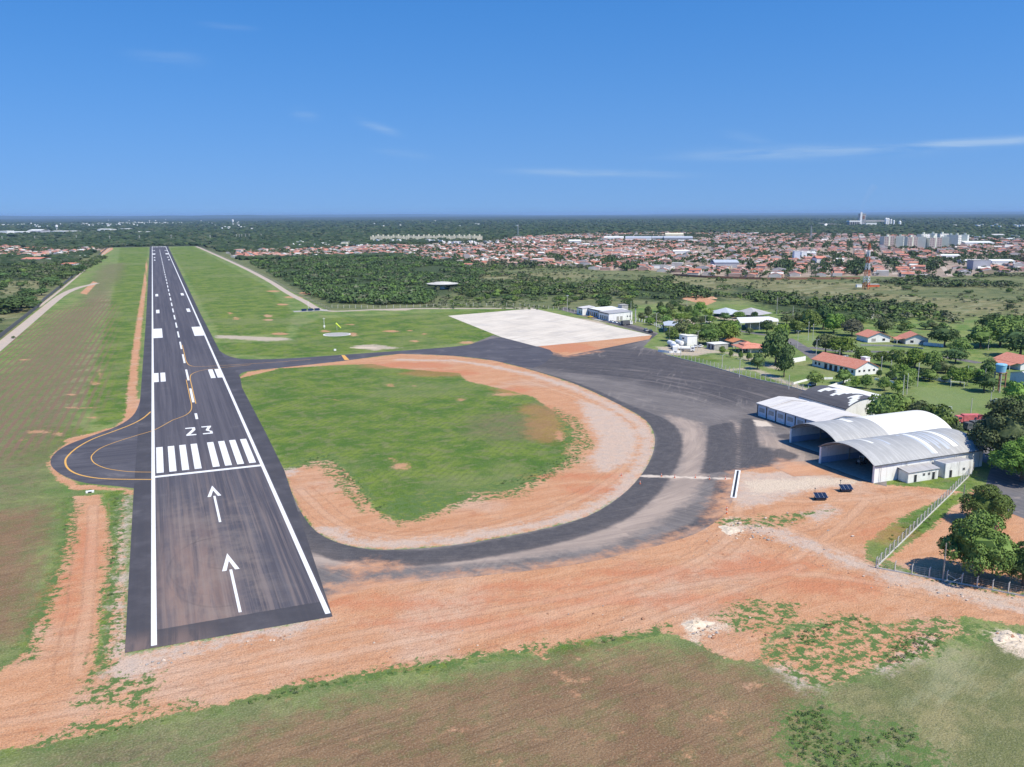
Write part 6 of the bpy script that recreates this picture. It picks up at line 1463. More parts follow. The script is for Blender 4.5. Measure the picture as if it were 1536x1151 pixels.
m = MB(); m.tube((0,0,0),(0,0,h),.14,.1,6); m.build('shaft', MT['wpaint'], o); m = MB(); m.box(-.5,.5,-.4,.4,h*.12,h*.3); m.build('cabinet', MT['wpaint'], o); m = MB(); m.box(-.9,.9,-.05,.05,h-.6,h-.45); m.build('arm', MT['wpaint'], o)
wx, wy = G(466, 466.5); o = empty('sensor_compound', wx, wy); tag(o, 'dark panels on a pale pad of the weather sensor beside the track bend', 'equipment')
m = MB(); m.box(-13,13,-4,4,.02,.1); m.build('pad', MT['grey'], o)
for x in (-5,0,5): q = MB(); q.add([(x-2,-1.4,.6),(x+2,-1.4,.6),(x+2,1.4,1.7),(x-2,1.4,1.7),(x-2,-1.4,.5),(x+2,-1.4,.5),(x+2,1.4,1.6),(x-2,1.4,1.6)], [(0,1,2,3),(7,6,5,4),(0,4,5,1),(1,5,6,2),(2,6,7,3),(3,7,4,0)]); q.box(x-.1,x+.1,-.1,.1,0,1); q.build('panel', MT['solar'], o)
wx, wy = G(462.5, 464.5); h = H(462.5, 464.5, 453); o = empty('sensor_mast', wx, wy); tag(o, 'thin pale mast of the weather sensor compound', 'mast'); m = MB(); m.tube((0,0,0),(0,0,h),.13,.08,6); m.build('shaft', MT['wpaint'], o); m = MB(); m.tube((-.8,0,h),(.8,0,h),.05,n=5); m.lathe(-.8,0,[(.18,h),(.18,h+.25)],6); m.lathe(.8,0,[(.18,h),(.18,h+.25)],6); m.build('anemometer', MT['metal'], o)
for (px, py, lab) in ((502.5, 527, 'small white marker box on the verge left of the yellow holding bar'), (364, 440, None)):
    if lab: x, y = G(px, py); o = empty('marker_box', x, y); tag(o, lab, 'marker'); m = MB(); m.box(-.6,.6,-.4,.4,.3,1.2); m.build('box', MT['wpaint'], o); m = MB(); m.box(-.5,-.4,-.1,.1,0,.3); m.box(.4,.5,-.1,.1,0,.3); m.build('feet', MT['metal'], o)
x, y = G(135, 739); o = empty('culvert_head', x, y); tag(o, 'small white concrete culvert head at the edge of the turning pad', 'culvert'); m = MB(); m.box(-1.0,1.0,-.35,.35,-.1,.5); m.build('headwall', MT['wpaint'], o); m = MB(); m.box(-.45,.45,-.38,-.36,0,.35); m.build('mouth', MT['dark'], o)
# solar light trailers
def solar_trailer(px, py, lab):
    x, y = G(px, py); o = empty('solar_trailer', x, y, 0, R(-22)); tag(o, lab, 'trailer')
    m = MB(); m.box(-1.3,1.3,-.9,.9,.35,.6); m.build('chassis', MT['dgrey'], o)
    for s_ in (-1, 1): q = MB(); q.tube((s_*1.25,0,.32),(s_*1.5,0,.32),.32,n=12); q.build('wheel', MT['black'], o)
    q = MB(); q.add([(-1.6,-1.15,.95),(1.6,-1.15,.95),(1.6,1.15,1.65),(-1.6,1.15,1.65),(-1.6,-1.15,.88),(1.6,-1.15,.88),(1.6,1.15,1.58),(-1.6,1.15,1.58)], [(0,1,2,3),(7,6,5,4),(0,4,5,1),(1,5,6,2),(2,6,7,3),(3,7,4,0)]); q.build('solar_panel', MT['solar'], o)
    f = MB()
    for x_ in (-1.6,-.53,.53,1.6): f.add([(x_-.03,-1.15,.965),(x_+.03,-1.15,.965),(x_+.03,1.15,1.665),(x_-.03,1.15,1.665)], [(0,1,2,3)])
    f.build('panel_frame', MT['metal'], o)
    m = MB(); m.tube((-1.2,.9,.5),(-1.2,.9,2.9),.06,n=6); m.box(-1.35,-1.05,.8,1.0,2.7,2.95); m.build('mast', MT['dgrey'], o)
solar_trailer(1230.5, 750, 'solar panel trailer, the left one of the two on bare earth')
solar_trailer(1268.5, 737.5, 'solar panel trailer, the right one nearer the hangar mouth')
# drain trench beside the dust barrier
a, b = G(1100, 747), G(1107, 706); ang = math.atan2(b[1]-a[1], b[0]-a[0]); L = math.dist(a, b); o = empty('drain_channel', (a[0]+b[0])/2, (a[1]+b[1])/2, 0, ang); tag(o, 'open dark drain channel with white concrete edges', 'drain')
m = MB(); m.box(-L/2,L/2,-.75,-.3,-.05,.12); m.box(-L/2,L/2,.3,.75,-.05,.12); m.box(-L/2,-L/2+.4,-.3,.3,-.05,.12); m.box(L/2-.4,L/2,-.3,.3,-.05,.12); m.build('edge', MT['wpaint'], o); m = MB(); m.box(-L/2+.4,L/2-.4,-.3,.3,-.05,.03); m.build('channel', MT['dark'], o)
x = (930, 1046, 1092, 1043, 1087)
def cone(px, py, label, group=None):
    x, y = G(px, py); o = empty('barrier_post', x, y); tag(o, label, 'barrier', group); m = MB(); m.box(-.22,.22,-.22,.22,0,.05); m.lathe(0,0,[(.16,.05),(.1,.9)],8); m.build('post', MT['opaint'], o); m = MB(); m.lathe(0,0,[(.135,.5),(.12,.68)],8); m.build('band', MT['wpaint'], o)
for px, py in ((932,714),(960,726),(992,715),(1012,717),(1043,717),(1064,719),(1088,719)): cone(px, py, 'small red and white barrier post along the sandy trench line', 'barrier posts along the trench line')
for px, py in ((1090,765),(1090,771)): cone(px, py, 'small red and white barrier post on the dust beside the asphalt edge', 'barrier posts by the asphalt edge')
# football goals
for (px0, py0, px1, py1, lab) in ((1426,581,1446,582,'far white football goal in front of the street trees'), (1404,617,1427,620,'near white football goal behind the hangar trees')):
    a, b = G(px0, py0), G(px1, py1); o = empty('football_goal', (a[0]+b[0])/2, (a[1]+b[1])/2, 0, math.atan2(b[1]-a[1], b[0]-a[0])); tag(o, lab, 'goal'); L = math.dist(a, b)/2
    for s_ in (-1, 1): q = MB(); q.tube((s_*L,0,0),(s_*L,0,2.4),.09,n=6); q.build('goalpost', MT['wpaint'], o)
    q = MB(); q.tube((-L-.08,0,2.4),(L+.08,0,2.4),.09,n=6); q.build('crossbar', MT['wpaint'], o)

# ------------------------------------------------------------------ vehicles
def wheel(parent, x, y, r, w_=.26):
    q = MB(); q.tube((x, y-w_/2, r), (x, y+w_/2, r), r, n=14); t = q.build('wheel', MT['black'], parent); q = MB(); s_ = 1 if y > 0 else -1; q.tube((x, y+s_*w_/2, r), (x, y+s_*(w_/2+.02), r), r*.55, n=10); q.build('rim', MT['metal'], t)
def car(px, py, rz, paint, label, kind='car', cat='car'):
    x, y = G(px, py); o = empty('parked_car' if kind == 'car' else 'pickup_truck', x, y, 0, rz); tag(o, label, cat)
    L, W = (2.15, .85) if kind == 'car' else (2.6, .92)
    m = MB(); m.xprism([], 0, 0) if False else None
    if kind == 'car':
        prof = [(-L,.35),(L,.35),(L,.75),(L-.9,.95),(-L+.5,.98),(-L,.8)]; cab = [(-L+.55,.98),(L-1.0,.95),(L-1.7,1.48),(-L+1.1,1.5)]
    else:
        prof = [(-L,.5),(L,.5),(L,.95),(L-1.1,1.15),(-L,1.15)]; cab = [(-.6,1.15),(L-1.15,1.15),(L-1.75,1.78),(-.3,1.8)]
    m = MB(); m.yprism(prof, -W, W); m.build('body', MT[paint], o)
    g = MB(); g.yprism(cab, -W+.08, W-.08); g.build('windows', MT['glass'], o)
    r = MB(); c = cab; r.box(c[3][0]+.05, c[2][0]-.05, -W+.12, W-.12, c[2][1]-.01, c[2][1]+.05); r.build('roof', MT[paint], o)
    if kind != 'car':
        b = MB(); b.box(-L+.1, -.75, -W+.12, W-.12, 1.14, 1.18); b.build('load_bed', MT['dark'], o)
    for sx in (-L+.75, L-.8):
        for s_ in (-1, 1): wheel(o, sx, s_*(W-.1), .34)
    for s_ in (-1, 1): q = MB(); q.box(L, L+.03, s_*(W-.3)-.15, s_*(W-.3)+.15, .6, .75); q.build('headlight', MT['wpaint'], o)
    return o
MT['silver'] = plain('silver_car_paint', (.5,.51,.53), .3, .04, spec=.5); MT['carblack'] = plain('dark_car_paint', (.03,.035,.05), .3, .05, spec=.5); MT['redtruck'] = plain('faded_red_paint', (.62,.16,.17), .6, .15)
car(885.5, 476.5, R(20), 'ypaint', 'bright yellow car in front of the terminal hall', 'car')
for i, (px, py, lab, pt) in enumerate([(917,484,'leftmost white car in the row beside the terminal right wing','wpaint'),(923,485.3,'second white car from the left beside the terminal right wing','wpaint'),(929,486.6,'silver car in the middle of the row beside the terminal','silver'),(935,487.8,'white car at the right end of the row beside the terminal','wpaint')]): car(px, py, R(100), pt, lab)
car(969, 497, R(75), 'silver', 'silver pickup parked on the grass edge of the service road', 'pickup', 'pickup'); car(976, 499, R(70), 'carblack', 'dark pickup beside the silver one on the service road edge', 'pickup', 'pickup')
car(1218, 578.5, R(15), 'silver', 'silver car in the shade of the tree before the long hall'); car(1044, 521, R(30), 'wpaint', 'white car right of the tanker in the fuel depot'); car(1051, 521, R(30), 'wpaint', 'second white car farther right of the tanker in the depot')
car(1063, 484, R(10), 'wpaint', 'white car parked left of the grey pyramid roofs'); car(1134, 494, R(-40), 'wpaint', 'white car parked under the edge of the long white shed')
def truck(px, py, rz, label, kind, cabm, bodym):
    x, y = G(px, py); o = empty('truck', x, y, 0, rz); tag(o, label, 'truck')
    m = MB(); m.box(-4.3,3.9,-.5,.5,.7,1.0); m.build('chassis', MT['dgrey'], o)
    c = MB(); c.yprism([(2.0,.7),(4.2,.7),(4.2,1.7),(3.9,2.75),(2.0,2.75)], -1.15, 1.15); cb = c.build('cab', MT[cabm], o)
    g = MB(); g.add([(4.215,-1.0,1.75),(4.215,1.0,1.75),(3.93,1.0,2.6),(3.93,-1.0,2.6)], [(0,1,2,3)]); g.build('windscreen', MT['glass'], cb)
    g = MB(); g.box(2.5,3.7,-1.17,-1.151,1.75,2.45); g.box(2.5,3.7,1.151,1.17,1.75,2.45); g.build('side_window', MT['glass'], cb)
    if kind == 'tanker':
        t = MB(); t.tube((-4.3,0,1.95),(1.7,0,1.95),1.05,n=18); t.build('tank', MT[bodym], o); b = MB(); b.box(-3.6,1.2,-.3,.3,3.0,3.08); b.build('walkway', MT['metal'], o)
    elif kind == 'box':
        t = MB(); t.box(-4.3,1.8,-1.2,1.2,1.0,3.2); t.build('box_body', MT[bodym], o)
    else:
        t = MB(); t.box(-4.3,1.7,-1.2,1.2,1.0,1.2); t.box(-4.3,1.7,-1.2,-1.1,1.2,1.9); t.box(-4.3,1.7,1.1,1.2,1.2,1.9); t.box(-4.3,-4.2,-1.1,1.1,1.2,1.9); t.box(1.6,1.7,-1.1,1.1,1.2,2.2); t.build('load_bed', MT[bodym], o)
    for sx in (-3.2, -2.0, 3.1):
        for s_ in (-1, 1): wheel(o, sx, s_*1.0, .5, .3)
    return o
truck(1030, 527.5, R(-35), 'white tanker truck parked inside the fuel depot', 'tanker', 'wpaint', 'wpaint')
truck(1012, 528, R(60), 'white box truck beside the depot wall', 'box', 'dgrey', 'wpaint')
truck(940, 488, R(10), 'white service truck with a dark rear beside the parked cars', 'box', 'wpaint', 'dgrey')
truck(1450, 635, R(160), 'faded red fire truck parked on the grass by the football pitch', 'box', 'redtruck', 'redtruck')
truck(1466, 633, R(200), 'old pink red flatbed truck behind the fire truck', 'flat', 'redtruck', 'redtruck')
truck(1463, 645, R(170), 'dark truck in front of the red ones under the tree', 'box', 'dgrey', 'dgrey')
car(1342, 570, R(40), 'carblack', 'dark car parked near the hall garden wall'); car(1495, 604, R(70), 'silver', 'silver car beside the water tower foot')
# tractor inside the near hangar
o = empty('tractor', 193.5, 36.0, 0, R(200)); tag(o, 'old tractor standing inside the mouth of the near hangar', 'tractor')
m = MB(); m.box(-.4,1.9,-.4,.4,.9,1.6); m.box(-1.0,-.4,-.5,.5,.8,1.3); m.build('body', MT['grey'], o); m = MB(); m.box(-1.2,.3,-.75,.75,2.3,2.42)
for sx in (-1.1,.2):
    for sy in (-.65,.65): m.box(sx-.04,sx+.04,sy-.04,sy+.04,1.2,2.3)
m.build('canopy', MT['wpaint'], o)
for s_ in (-1,1): wheel(o,-.7,s_*.8,.85,.4); wheel(o,1.5,s_*.7,.45,.28)
# earth and rubble heaps
def heap(px, py, rx, ry, h, mat, label, seed=1, name='rubble_heap'):
    x, y = G(px, py); rr = np.random.default_rng(seed); n = 26; mb = MB(); vs = []; rings = 9
    for k in range(rings+1):
        t = k/rings
        for i in range(n):
            a = 2*math.pi*i/n; nse = 1+.22*math.sin(3*a+seed)+.12*math.sin(7*a+2*seed)+rr.uniform(-.07,.07)
            z = h*(math.cos(t*math.pi)*.5+.5)*(1+rr.uniform(-.25,.25)); vs.append((rx*t*nse*math.cos(a), ry*t*nse*math.sin(a), z if t < 1 else -.05))
    mb.add(vs, [(k*n+i, k*n+(i+1) % n, (k+1)*n+(i+1) % n, (k+1)*n+i)[::-1] for k in range(rings) for i in range(n)])
    return tag(mb.build(name, mat, loc=(x, y, 0)), label, 'heap')
SAND = plain('white_sand', (.64,.54,.42), .95, .18, 1.5, dirt=(.45,.34,.26), dirt_amt=.5); EARTH = plain('heaped_earth', (.50,.30,.19), .95, .2, 1.5)
heap(1045, 938, 3.2, 1.8, .7, SAND, 'heap of whitish sand beside the bottom edge of the soil road', 2, 'sand_heap')
heap(1512, 956, 3.6, 2.0, .55, SAND, 'pale rubble heap at the right edge below the gravel road', 4)
heap(1530, 966, 2.6, 1.6, .45, SAND, 'second pale rubble heap touching the right edge', 7)
heap(1095, 795, 2.6, 3.0, .35, SAND, 'small whitish sand heap beside the asphalt end', 9, 'sand_heap')
heap(1040, 444, 8, 5, 2.2, EARTH, 'orange earth heap in the scrub above the car park grove', 5, 'earth_heap')
heap(1068, 448, 6, 4, 1.6, EARTH, 'smaller orange earth heap right of the first in the scrub', 6, 'earth_heap')
# ------------------------------------------------------------------ the town
def town_tile(name, a, b):
    m = NT(name); n = m.noise(m.pos(), .12, 4, .6); n2 = m.noise(m.pos(), 1.4, 3, .6)
    c = m.mix(m.ramp(n, .35, .65), a, b); c = m.mix(m.math('MULTIPLY', m.ramp(n2, .5, .7), .35), c, tuple(x*.6 for x in a)); return m.fin(c, .9)
RT = [town_tile('town_salmon_tiles', (.50,.20,.14), (.56,.27,.20)), town_tile('town_brown_red_tiles', (.34,.16,.125), (.42,.215,.17)),
      town_tile('town_pinkish_tiles', (.52,.35,.29), (.46,.29,.24)), town_tile('town_grey_sheets', (.42,.39,.37), (.33,.30,.29)), town_tile('town_white_sheets', (.76,.75,.72), (.66,.64,.61)), town_tile('town_bright_red_tiles', (.50,.17,.11), (.45,.19,.13))]
RN = ['salmon tiled', 'brownish red tiled', 'pale pinkish tiled', 'grey sheet', 'white sheet', 'bright red tiled']
WT = [town_tile('town_white_walls', (.70,.66,.60), (.60,.54,.48)), town_tile('town_pinkish_walls', (.55,.38,.31), (.50,.33,.26)), town_tile('town_ochre_walls', (.60,.48,.30), (.52,.42,.28)), town_tile('town_brown_walls', (.34,.24,.19), (.40,.30,.24))]
WN = ['white', 'pinkish', 'ochre', 'brown']
TA = R(43.5); UX, UY = math.sin(TA), math.cos(TA); VX, VY = math.cos(TA), -math.sin(TA)
def uv2(u, v): return (u*UX+v*VX, u*UY+v*VY)
def town_plots(poly, rr):
    us = [p[0]*UX+p[1]*UY for p in poly]; vs = [p[0]*VX+p[1]*VY for p in poly]; out_ = []
    ply = np.array(poly); v = min(vs)
    while v < max(vs):
        for (dv, sgn) in ((10.5, 1), (29, -1)):
            u = min(us); k = 0
            while u < max(us):
                f = rr.uniform(6.2, 10.5); k += 1
                if k % 13 == 0: u += 11
                vv = v+dv+rr.uniform(-1.5, 1.5); x, y = uv2(u+f/2, vv); u += f+(rr.uniform(0, 1.2) if rr.random() < .7 else rr.uniform(2, 7))
                if rr.random() < .05: continue
                out_.append((x, y, f, rr.uniform(10.5, 15.5)))
        v += 47.5
    P = np.array([(a[0], a[1]) for a in out_]); sd_ = sd_poly(P, ply, 60)
    # ragged outskirts
    keep = [o_ for o_, s in zip(out_, sd_) if s > 0 and rr.random() < .55+.45*min(1, s/12)]
    return keep
rr = random.Random(99)
# places kept free: tall blocks, big sheds, the tree lined streets
STREETS = [([(1241,414),(1246,402),(1251,386)], 13), ([(1344,412),(1335,396),(1327,382)], 12), ([(1425,414),(1412,398)], 10)]
KEEP = [ell(1285,404,15,13), ell(1178,404,14,7), ell(1395,401,16,8), ell(945,404,10,4), ell(1385,366,70,9), ell(1000,357,75,6), ell(1465,392,60,8), ell(1092,396,20,5), ell(995,401,18,4), ell(1470,366,24,4), ell(1056,376,10,5), ell(838,391,8,4), ell(640,366,110,4), ell(867,363,36,4), ell(1240,384,22,4)]
plots = town_plots(TOWN, rr); plotsL = town_plots(TOWN_L, rr)
def filt(pl):
    P = np.array([(a[0], a[1]) for a in pl]); bad = np.zeros(len(P), bool)
    for k in KEEP: bad |= sd_poly(P, k, 20) > -3
    for s_, w_ in STREETS: bad |= sd_line(P, PX(s_), w_+6, 30) > 0
    return [p for p, b in zip(pl, bad) if not b]
plots = filt(plots); plotsL = [p for p in plotsL if mnoise.fractal((p[0]*.012, p[1]*.012, 7), 1, 2, 3) > .0]
plots = [p for p in plots if mnoise.fractal((p[0]*.009, p[1]*.009, 1.7), 1, 2, 3) > -.36]
def pix(x, y, z=0):
    d = Vector((x-CAMX, y-CAMY, z-HCAM)); return 768+F*d.dot(RIGHT)/d.dot(FWD), 575.5-F*d.dot(UP)/d.dot(FWD)
def house_shape(f, d, rr):
    """returns (wall verts, faces), (roof verts, faces) in local frame: x along the street"""
    h = rr.uniform(2.7, 3.4); flat = rr.random() < .14
    if rr.random() < .06: h += 2.9
    a, b = f/2-.05, d/2; w_ = MB(); r = MB()
    if flat:
        w_.box(-a,a,-b,b,-.1,h); r.box(-a+.15,a-.15,-b+.15,b-.15,h-.01,h+.12)
    elif rr.random() < .72:
        s_ = rr.uniform(1.2, 1.9); y0 = rr.uniform(-.2, .2)*d
        w_.add([(x,y,z) for x in (-a,a) for y,z in ((-b,-.1),(b,-.1),(b,h),(y0,h+s_),(-b,h))], [(0,4,3,2,1),(5,6,7,8,9),(0,1,6,5),(1,2,7,6),(4,0,5,9)])
        o_ = .35; r.add([(x,y,z) for x in (-a-.1,a+.1) for y,z in ((-b-o_,h-.1),(y0,h+s_+.12),(b+o_,h-.1))], [(0,3,4,1),(1,4,5,2)])
    else:
        s_ = rr.uniform(1.1, 1.7)
        w_.add([(x,y,z) for y in (-b,b) for x,z in ((-a,-.1),(a,-.1),(a,h),(0,h+s_),(-a,h))], [(0,1,2,3,4),(9,8,7,6,5),(0,5,6,1),(1,6,7,2),(0,4,9,5)])
        o_ = .3; r.add([(x,y,z) for y in (-b-o_,b+o_) for x,z in ((-a-o_,h-.12),(0,h+s_+.12),(a+o_,h-.12))], [(0,1,4,3),(1,2,5,4)])
    return w_, r, flat
near = sorted(range(len(plots)), key=lambda i: dist(plots[i][0], plots[i][1]))
def infr(p):
    a = pix(p[0], p[1]); return -6 < a[0] < 1542
near = [i for i in near if infr(plots[i])][:300]; nearset = set(near)
DIST = [(560, 'front of town, beside runway track'), (760, 'front of town, beyond the disc building'), (960, 'front of town, beyond the concrete apron'), (1110, 'front of town, behind the brown wall'), (1240, 'front of town, left of the wide street'), (1345, 'front of town, between the wide streets'), (3000, 'front of town, right of both wide streets')]
def roofpick(flat, rr): return rr.choices([3, 4], [.6, .4])[0] if flat else rr.choices([0, 1, 2, 3, 4, 5], [.30, .26, .19, .08, .11, .06])[0]
for i in near:
    x, y, f, d = plots[i]; w_, r, flat = house_shape(f, d, rr); k = roofpick(flat, rr); q = rr.choices([0,1,2,3], [.6,.2,.1,.1])[0]
    o = empty('house', x, y, 0, math.pi/2-TA+(0 if rr.random() < .5 else math.pi)); sx = pix(x, y)[0]; dn = next(n for m_, n in DIST if sx < m_)
    tag(o, f"{WN[q]} house, {RN[k]} roof, {dn}", 'house', f"front row {RN[k]} houses with {WN[q]} walls {dn}")
    w_.build('wall', WT[q], o); r.build('roof', RT[k], o)
    if rr.random() < .8:
        dm = MB(); dm.box(-.5,.4,-d/2-.06,-d/2-.01,0,2.1); dm.build('door', MT['wood'], o)
# all the rest of the roofs, past counting
def mass(name, pl, label):
    Wv = []; V = []; Fq = []; Mi = []
    mats = RT+WT
    for (x, y, f, d) in pl:
        w_, r, flat = house_shape(f, d, rr); k = roofpick(flat, rr); q = rr.choices([0,1,2,3], [.62,.18,.1,.1])[0]
        a = math.pi/2-TA+(math.pi if rr.random() < .5 else 0); c, s_ = math.cos(a), math.sin(a)
        for mb, mi in ((w_, 6+q), (r, k)):
            n = len(V); V += [(vx*c-vy*s_+x, vx*s_+vy*c+y, vz) for vx, vy, vz in mb.v]; Fq += [tuple(t+n for t in fc) for fc in mb.f]; Mi += [mi]*len(mb.f)
    me = bpy.data.meshes.new(name); me.from_pydata(V, [], Fq)
    for m_ in mats: me.materials.append(m_)
    me.polygons.foreach_set('material_index', Mi); me.update(); o = bpy.data.objects.new(name, me); C.objects.link(o); return tag(o, label, 'houses', kind='stuff')
mass('town_houses', [p for i, p in enumerate(plots) if i not in nearset], 'countless tiled roofs of the town receding behind its front rows')
mass('suburb_houses', plotsL, 'tiled roofs of the suburb left of the runway strip')
for s_, w_ in STREETS: road('street', PX(s_), w_*.6, TRACK, .03)
# bigger buildings of the town and beyond
def bigbox(px0, px1, pyb, pyt, label, depth=18, wall='white_wall', roof='roof_white', cat='building', name='commercial_building', gab=True, rz=None, wins=0):
    x0, y0 = G(px0, pyb); x1, y1 = G(px1, pyb); h = H((px0+px1)/2, pyb, pyt); L = math.dist((x0,y0),(x1,y1)); a = math.atan2(y1-y0, x1-x0)
    cx, cy = (x0+x1)/2-math.sin(a)*depth/2, (y0+y1)/2+math.cos(a)*depth/2; o = empty(name, cx, cy, 0, a); tag(o, label, cat)
    m = MB(); m.box(-L/2,L/2,-depth/2,depth/2,-.1,h*(.72 if gab else 1)); m.build('wall', MT[wall], o)
    r = MB()
    if gab: r.xprism([(-depth/2-.5,h*.70),(0,h),(depth/2+.5,h*.70),(depth/2+.5,h*.72+.2),(0,h+.25),(-depth/2-.5,h*.72+.2)][::-1], -L/2-.5, L/2+.5)
    else: r.box(-L/2-.2,L/2+.2,-depth/2-.2,depth/2+.2,h,h+.35)
    r.build('roof', MT[roof], o)
    for k in range(wins):
        u = -L/2+L*(k+.5)/wins; opening(o, '-y', u, h*.2, L/wins*.5, h*.3, L/2, depth/2, 'window', 'dark', wall)
    return o
for a in [
 (996,1039,362,355,'long lavender blue fronted shed at the back of the town',60,'lav','roof_steel'),
 (998,1025,357,350,'cream upper hall rising behind the lavender fronted shed',50,'cream','cream'),
 (978,995,361.5,355,'grey blue hall just left of the lavender fronted shed',50,'lav','roof_steel'),
 (938,977,362,355,'pale blue roofed hall with white front left of the grey blue hall',60,'white_wall','roof_steel'),
 (906,935,361,355,'white low hall at the left end of the blue roofed halls',50,'white_wall','roof_white'),
 (853,871,366.5,360,'bright white shed standing at the upper middle of the town',30,'white_wall','roof_white'),
 (802,832,364,361,'long pale shed left of the bright white shed',30,'cream','roof_white'),
 (1010,1035,382,375.5,'white two storey block in the centre of the town',16,'white_wall','roof_white'),
 (1072,1108,402,391,'grey blue roofed hall near the front of the town',38,'lav','roof_steel'),
 (978,1012,403,398.5,'long low grey white flat roofed school at the front of the town',14,'white_wall','grey'),
 (1191,1200,391,377,'narrow blue and white tower house in the town',12,'blue_and_shaded_wall','roof_white'),
 (1202,1210,388,378,'white tower house right of the blue one',12,'white_wall','roof_white'),
 (1200,1224,383,378,'white roofed market hall behind the blue tower house',24,'white_wall','roof_white'),
 (1225,1240,395,385,'wide salmon roofed hall left of the tree lined street',26,'white_wall','tile'),
 (1448,1491,369,362.5,'large white shed right of the apartment towers',60,'white_wall','roof_white'),
 (1459,1485,405,391,'grey lavender unfinished building at the front of the town on the right',18,'lav','grey'),
 (1445,1480,395,390,'long white roof left above the grey lavender building',24,'white_wall','roof_white'),
 (1488,1522,398,390,'long white roof right of the grey lavender building',24,'white_wall','roof_white'),
 (1512,1528,361,358,'white shed on the field at the far right',30,'white_wall','roof_white'),
 (1490,1507,356,351.5,'pale hall at the far right behind the white shed',40,'cream','roof_fibre'),
 (1405,1440,388,382,'white fronted hall in the middle of the right hand town',20,'white_wall','roof_white'),
 (0,11,351,346.5,'bright white factory block at the left edge of the plain',40,'white_wall','roof_white'),
 (11,41,350.5,347.5,'long low white factory joined to the left edge block',60,'white_wall','roof_white'),
 (41.5,61,350,344.5,'tall lavender white factory hall on the left plain',60,'lav','roof_white'),
 (77,112,349,346.5,'long low pale shed right of the lavender white factory',50,'white_wall','roof_white'),
 (146,165,346.5,343.5,'bright white low hall before the runway far end, left one',50,'white_wall','roof_white'),
 (178,189,345.5,343.2,'small white hall right of the bright low hall',50,'white_wall','roof_white'),
 (203,257,349.2,347.6,'very long low pale shed straight beyond the runway end',50,'cream','roof_white'),
 (496,512,370,368.6,'long pale roof beyond the woodland left part',20,'white_wall','roof_white'),
 (512,520,369,363.5,'small pale mill with a tall block beyond the woodland',14,'cream','roof_white'),
 (388,392,368.6,366,'small white tank house in the forest right of the runway',12,'white_wall','roof_white'),
 (115,122,387.5,384,'small white house at the right part of the left suburb',14,'white_wall','roof_white'),
 (32,60,394,387,'large red roofed hall with white wall in the left suburb',30,'white_wall','tile'),
 (92,110,400,395,'low red roofed house at the lower edge of the left suburb',22,'white_wall','tile')]:
    bigbox(a[0], a[1], a[2], a[3], a[4], a[5], a[6], a[7], gab=a[7] != 'grey' and a[1]-a[0] > 12)
# apartment towers on the right
def flats(px, pyb, pyt, w_, d, wall, end, label, rz, group=None, floors=6, tower=True, cols=5):
    x, y = G(px, pyb); h = H(px, pyb, pyt); o = empty('apartment_block', x, y, 0, rz); tag(o, label, 'apartments', group)
    m = MB(); m.box(-w_/2,w_/2,-d/2,d/2,-.1,h); m.build('wall', MT[wall], o)
    for s_ in (-1, 1): e = MB(); a, b = sorted((s_*w_/2, s_*(w_/2+.3))); e.box(a,b,-d/2-.3,d/2+.3,-.1,h+.6); e.build('end_wall', MT[end], o)
    r = MB(); r.box(-w_/2,w_/2,-d/2,d/2,h,h+.3); r.build('roof', MT['grey'], o)
    if tower: t = MB(); t.box(-2.2,2.2,-2,2,h,h+4.2); t.build('stair_tower', MT[end], o)
    st = MB(); st.box(-1.4,1.4,-d/2-.35,-d/2,0,h+.5); st.build('stair_panel', MT[end], o)
    for face in (-1, 1):
        for f in range(floors):
            z = h*(f+.4)/floors; q = MB()
            for c in range(cols):
                u = -w_/2+w_*(c+.5)/cols
                if abs(u) < 1.7: continue
                a, b = sorted((face*d/2, face*(d/2+.06))); q.box(u-.8,u+.8,a,b,z,z+h/floors*.42)
            q.build('window_row', MT['dark'], o)
    return o
k = 0
AP = [(1330,371,355,26,13,'taupe','sage',-5),(1349,373,355,22,14,'white_wall','sage',40),(1365,371.5,356,26,13,'taupe','sage',-5),(1382,374.5,356,20,14,'white_wall','sage',40),(1399,374.5,357,30,13,'taupe','sage',-5),(1416,373.5,356,18,14,'white_wall','sage',40),
      (1384,367,351.5,26,13,'white_wall','sage',0),(1398,366.5,350.8,26,13,'white_wall','sage',30),(1412,366,351,26,13,'white_wall','sage',0),(1425,368,353,22,13,'white_wall','sage',30),(1434,369,353,18,13,'white_wall','sage',20),(1446,368,352.5,18,14,'white_wall','sage',30)]
APL = ['leftmost grey brown apartment tower','pale tower second from the left of the apartments','grey brown tower third from the left of the apartments','pale tower in the middle front of the apartments','wide grey brown tower, last dark one of the front row','pale tower at the right end of the front row','rear pale apartment tower, leftmost of the back row','rear pale apartment tower, second of the back row','rear pale apartment tower, third of the back row','rear pale apartment tower, last of the back row','pale apartment tower standing apart on the right, left half','pale apartment tower standing apart on the right, right half']
for a, l in zip(AP, APL): flats(a[0], a[1], a[2], a[3], a[4], a[5], a[6], l, R(a[7])-YAW*0, 'apartment towers at the right of the town')
# long row of walk-up flats
for i in range(22):
    px = 560+i*7.6; py = 360.6-.02*i+(.8 if i % 3 == 0 else 0); flats(px, py, py-6.2-(.5 if i % 2 else 0), 15, 11, 'cream', 'cream', 'pale cream block in the long row of low apartments beyond the red roofs', R(-20), 'long row of cream apartment blocks', 4, True, 4)
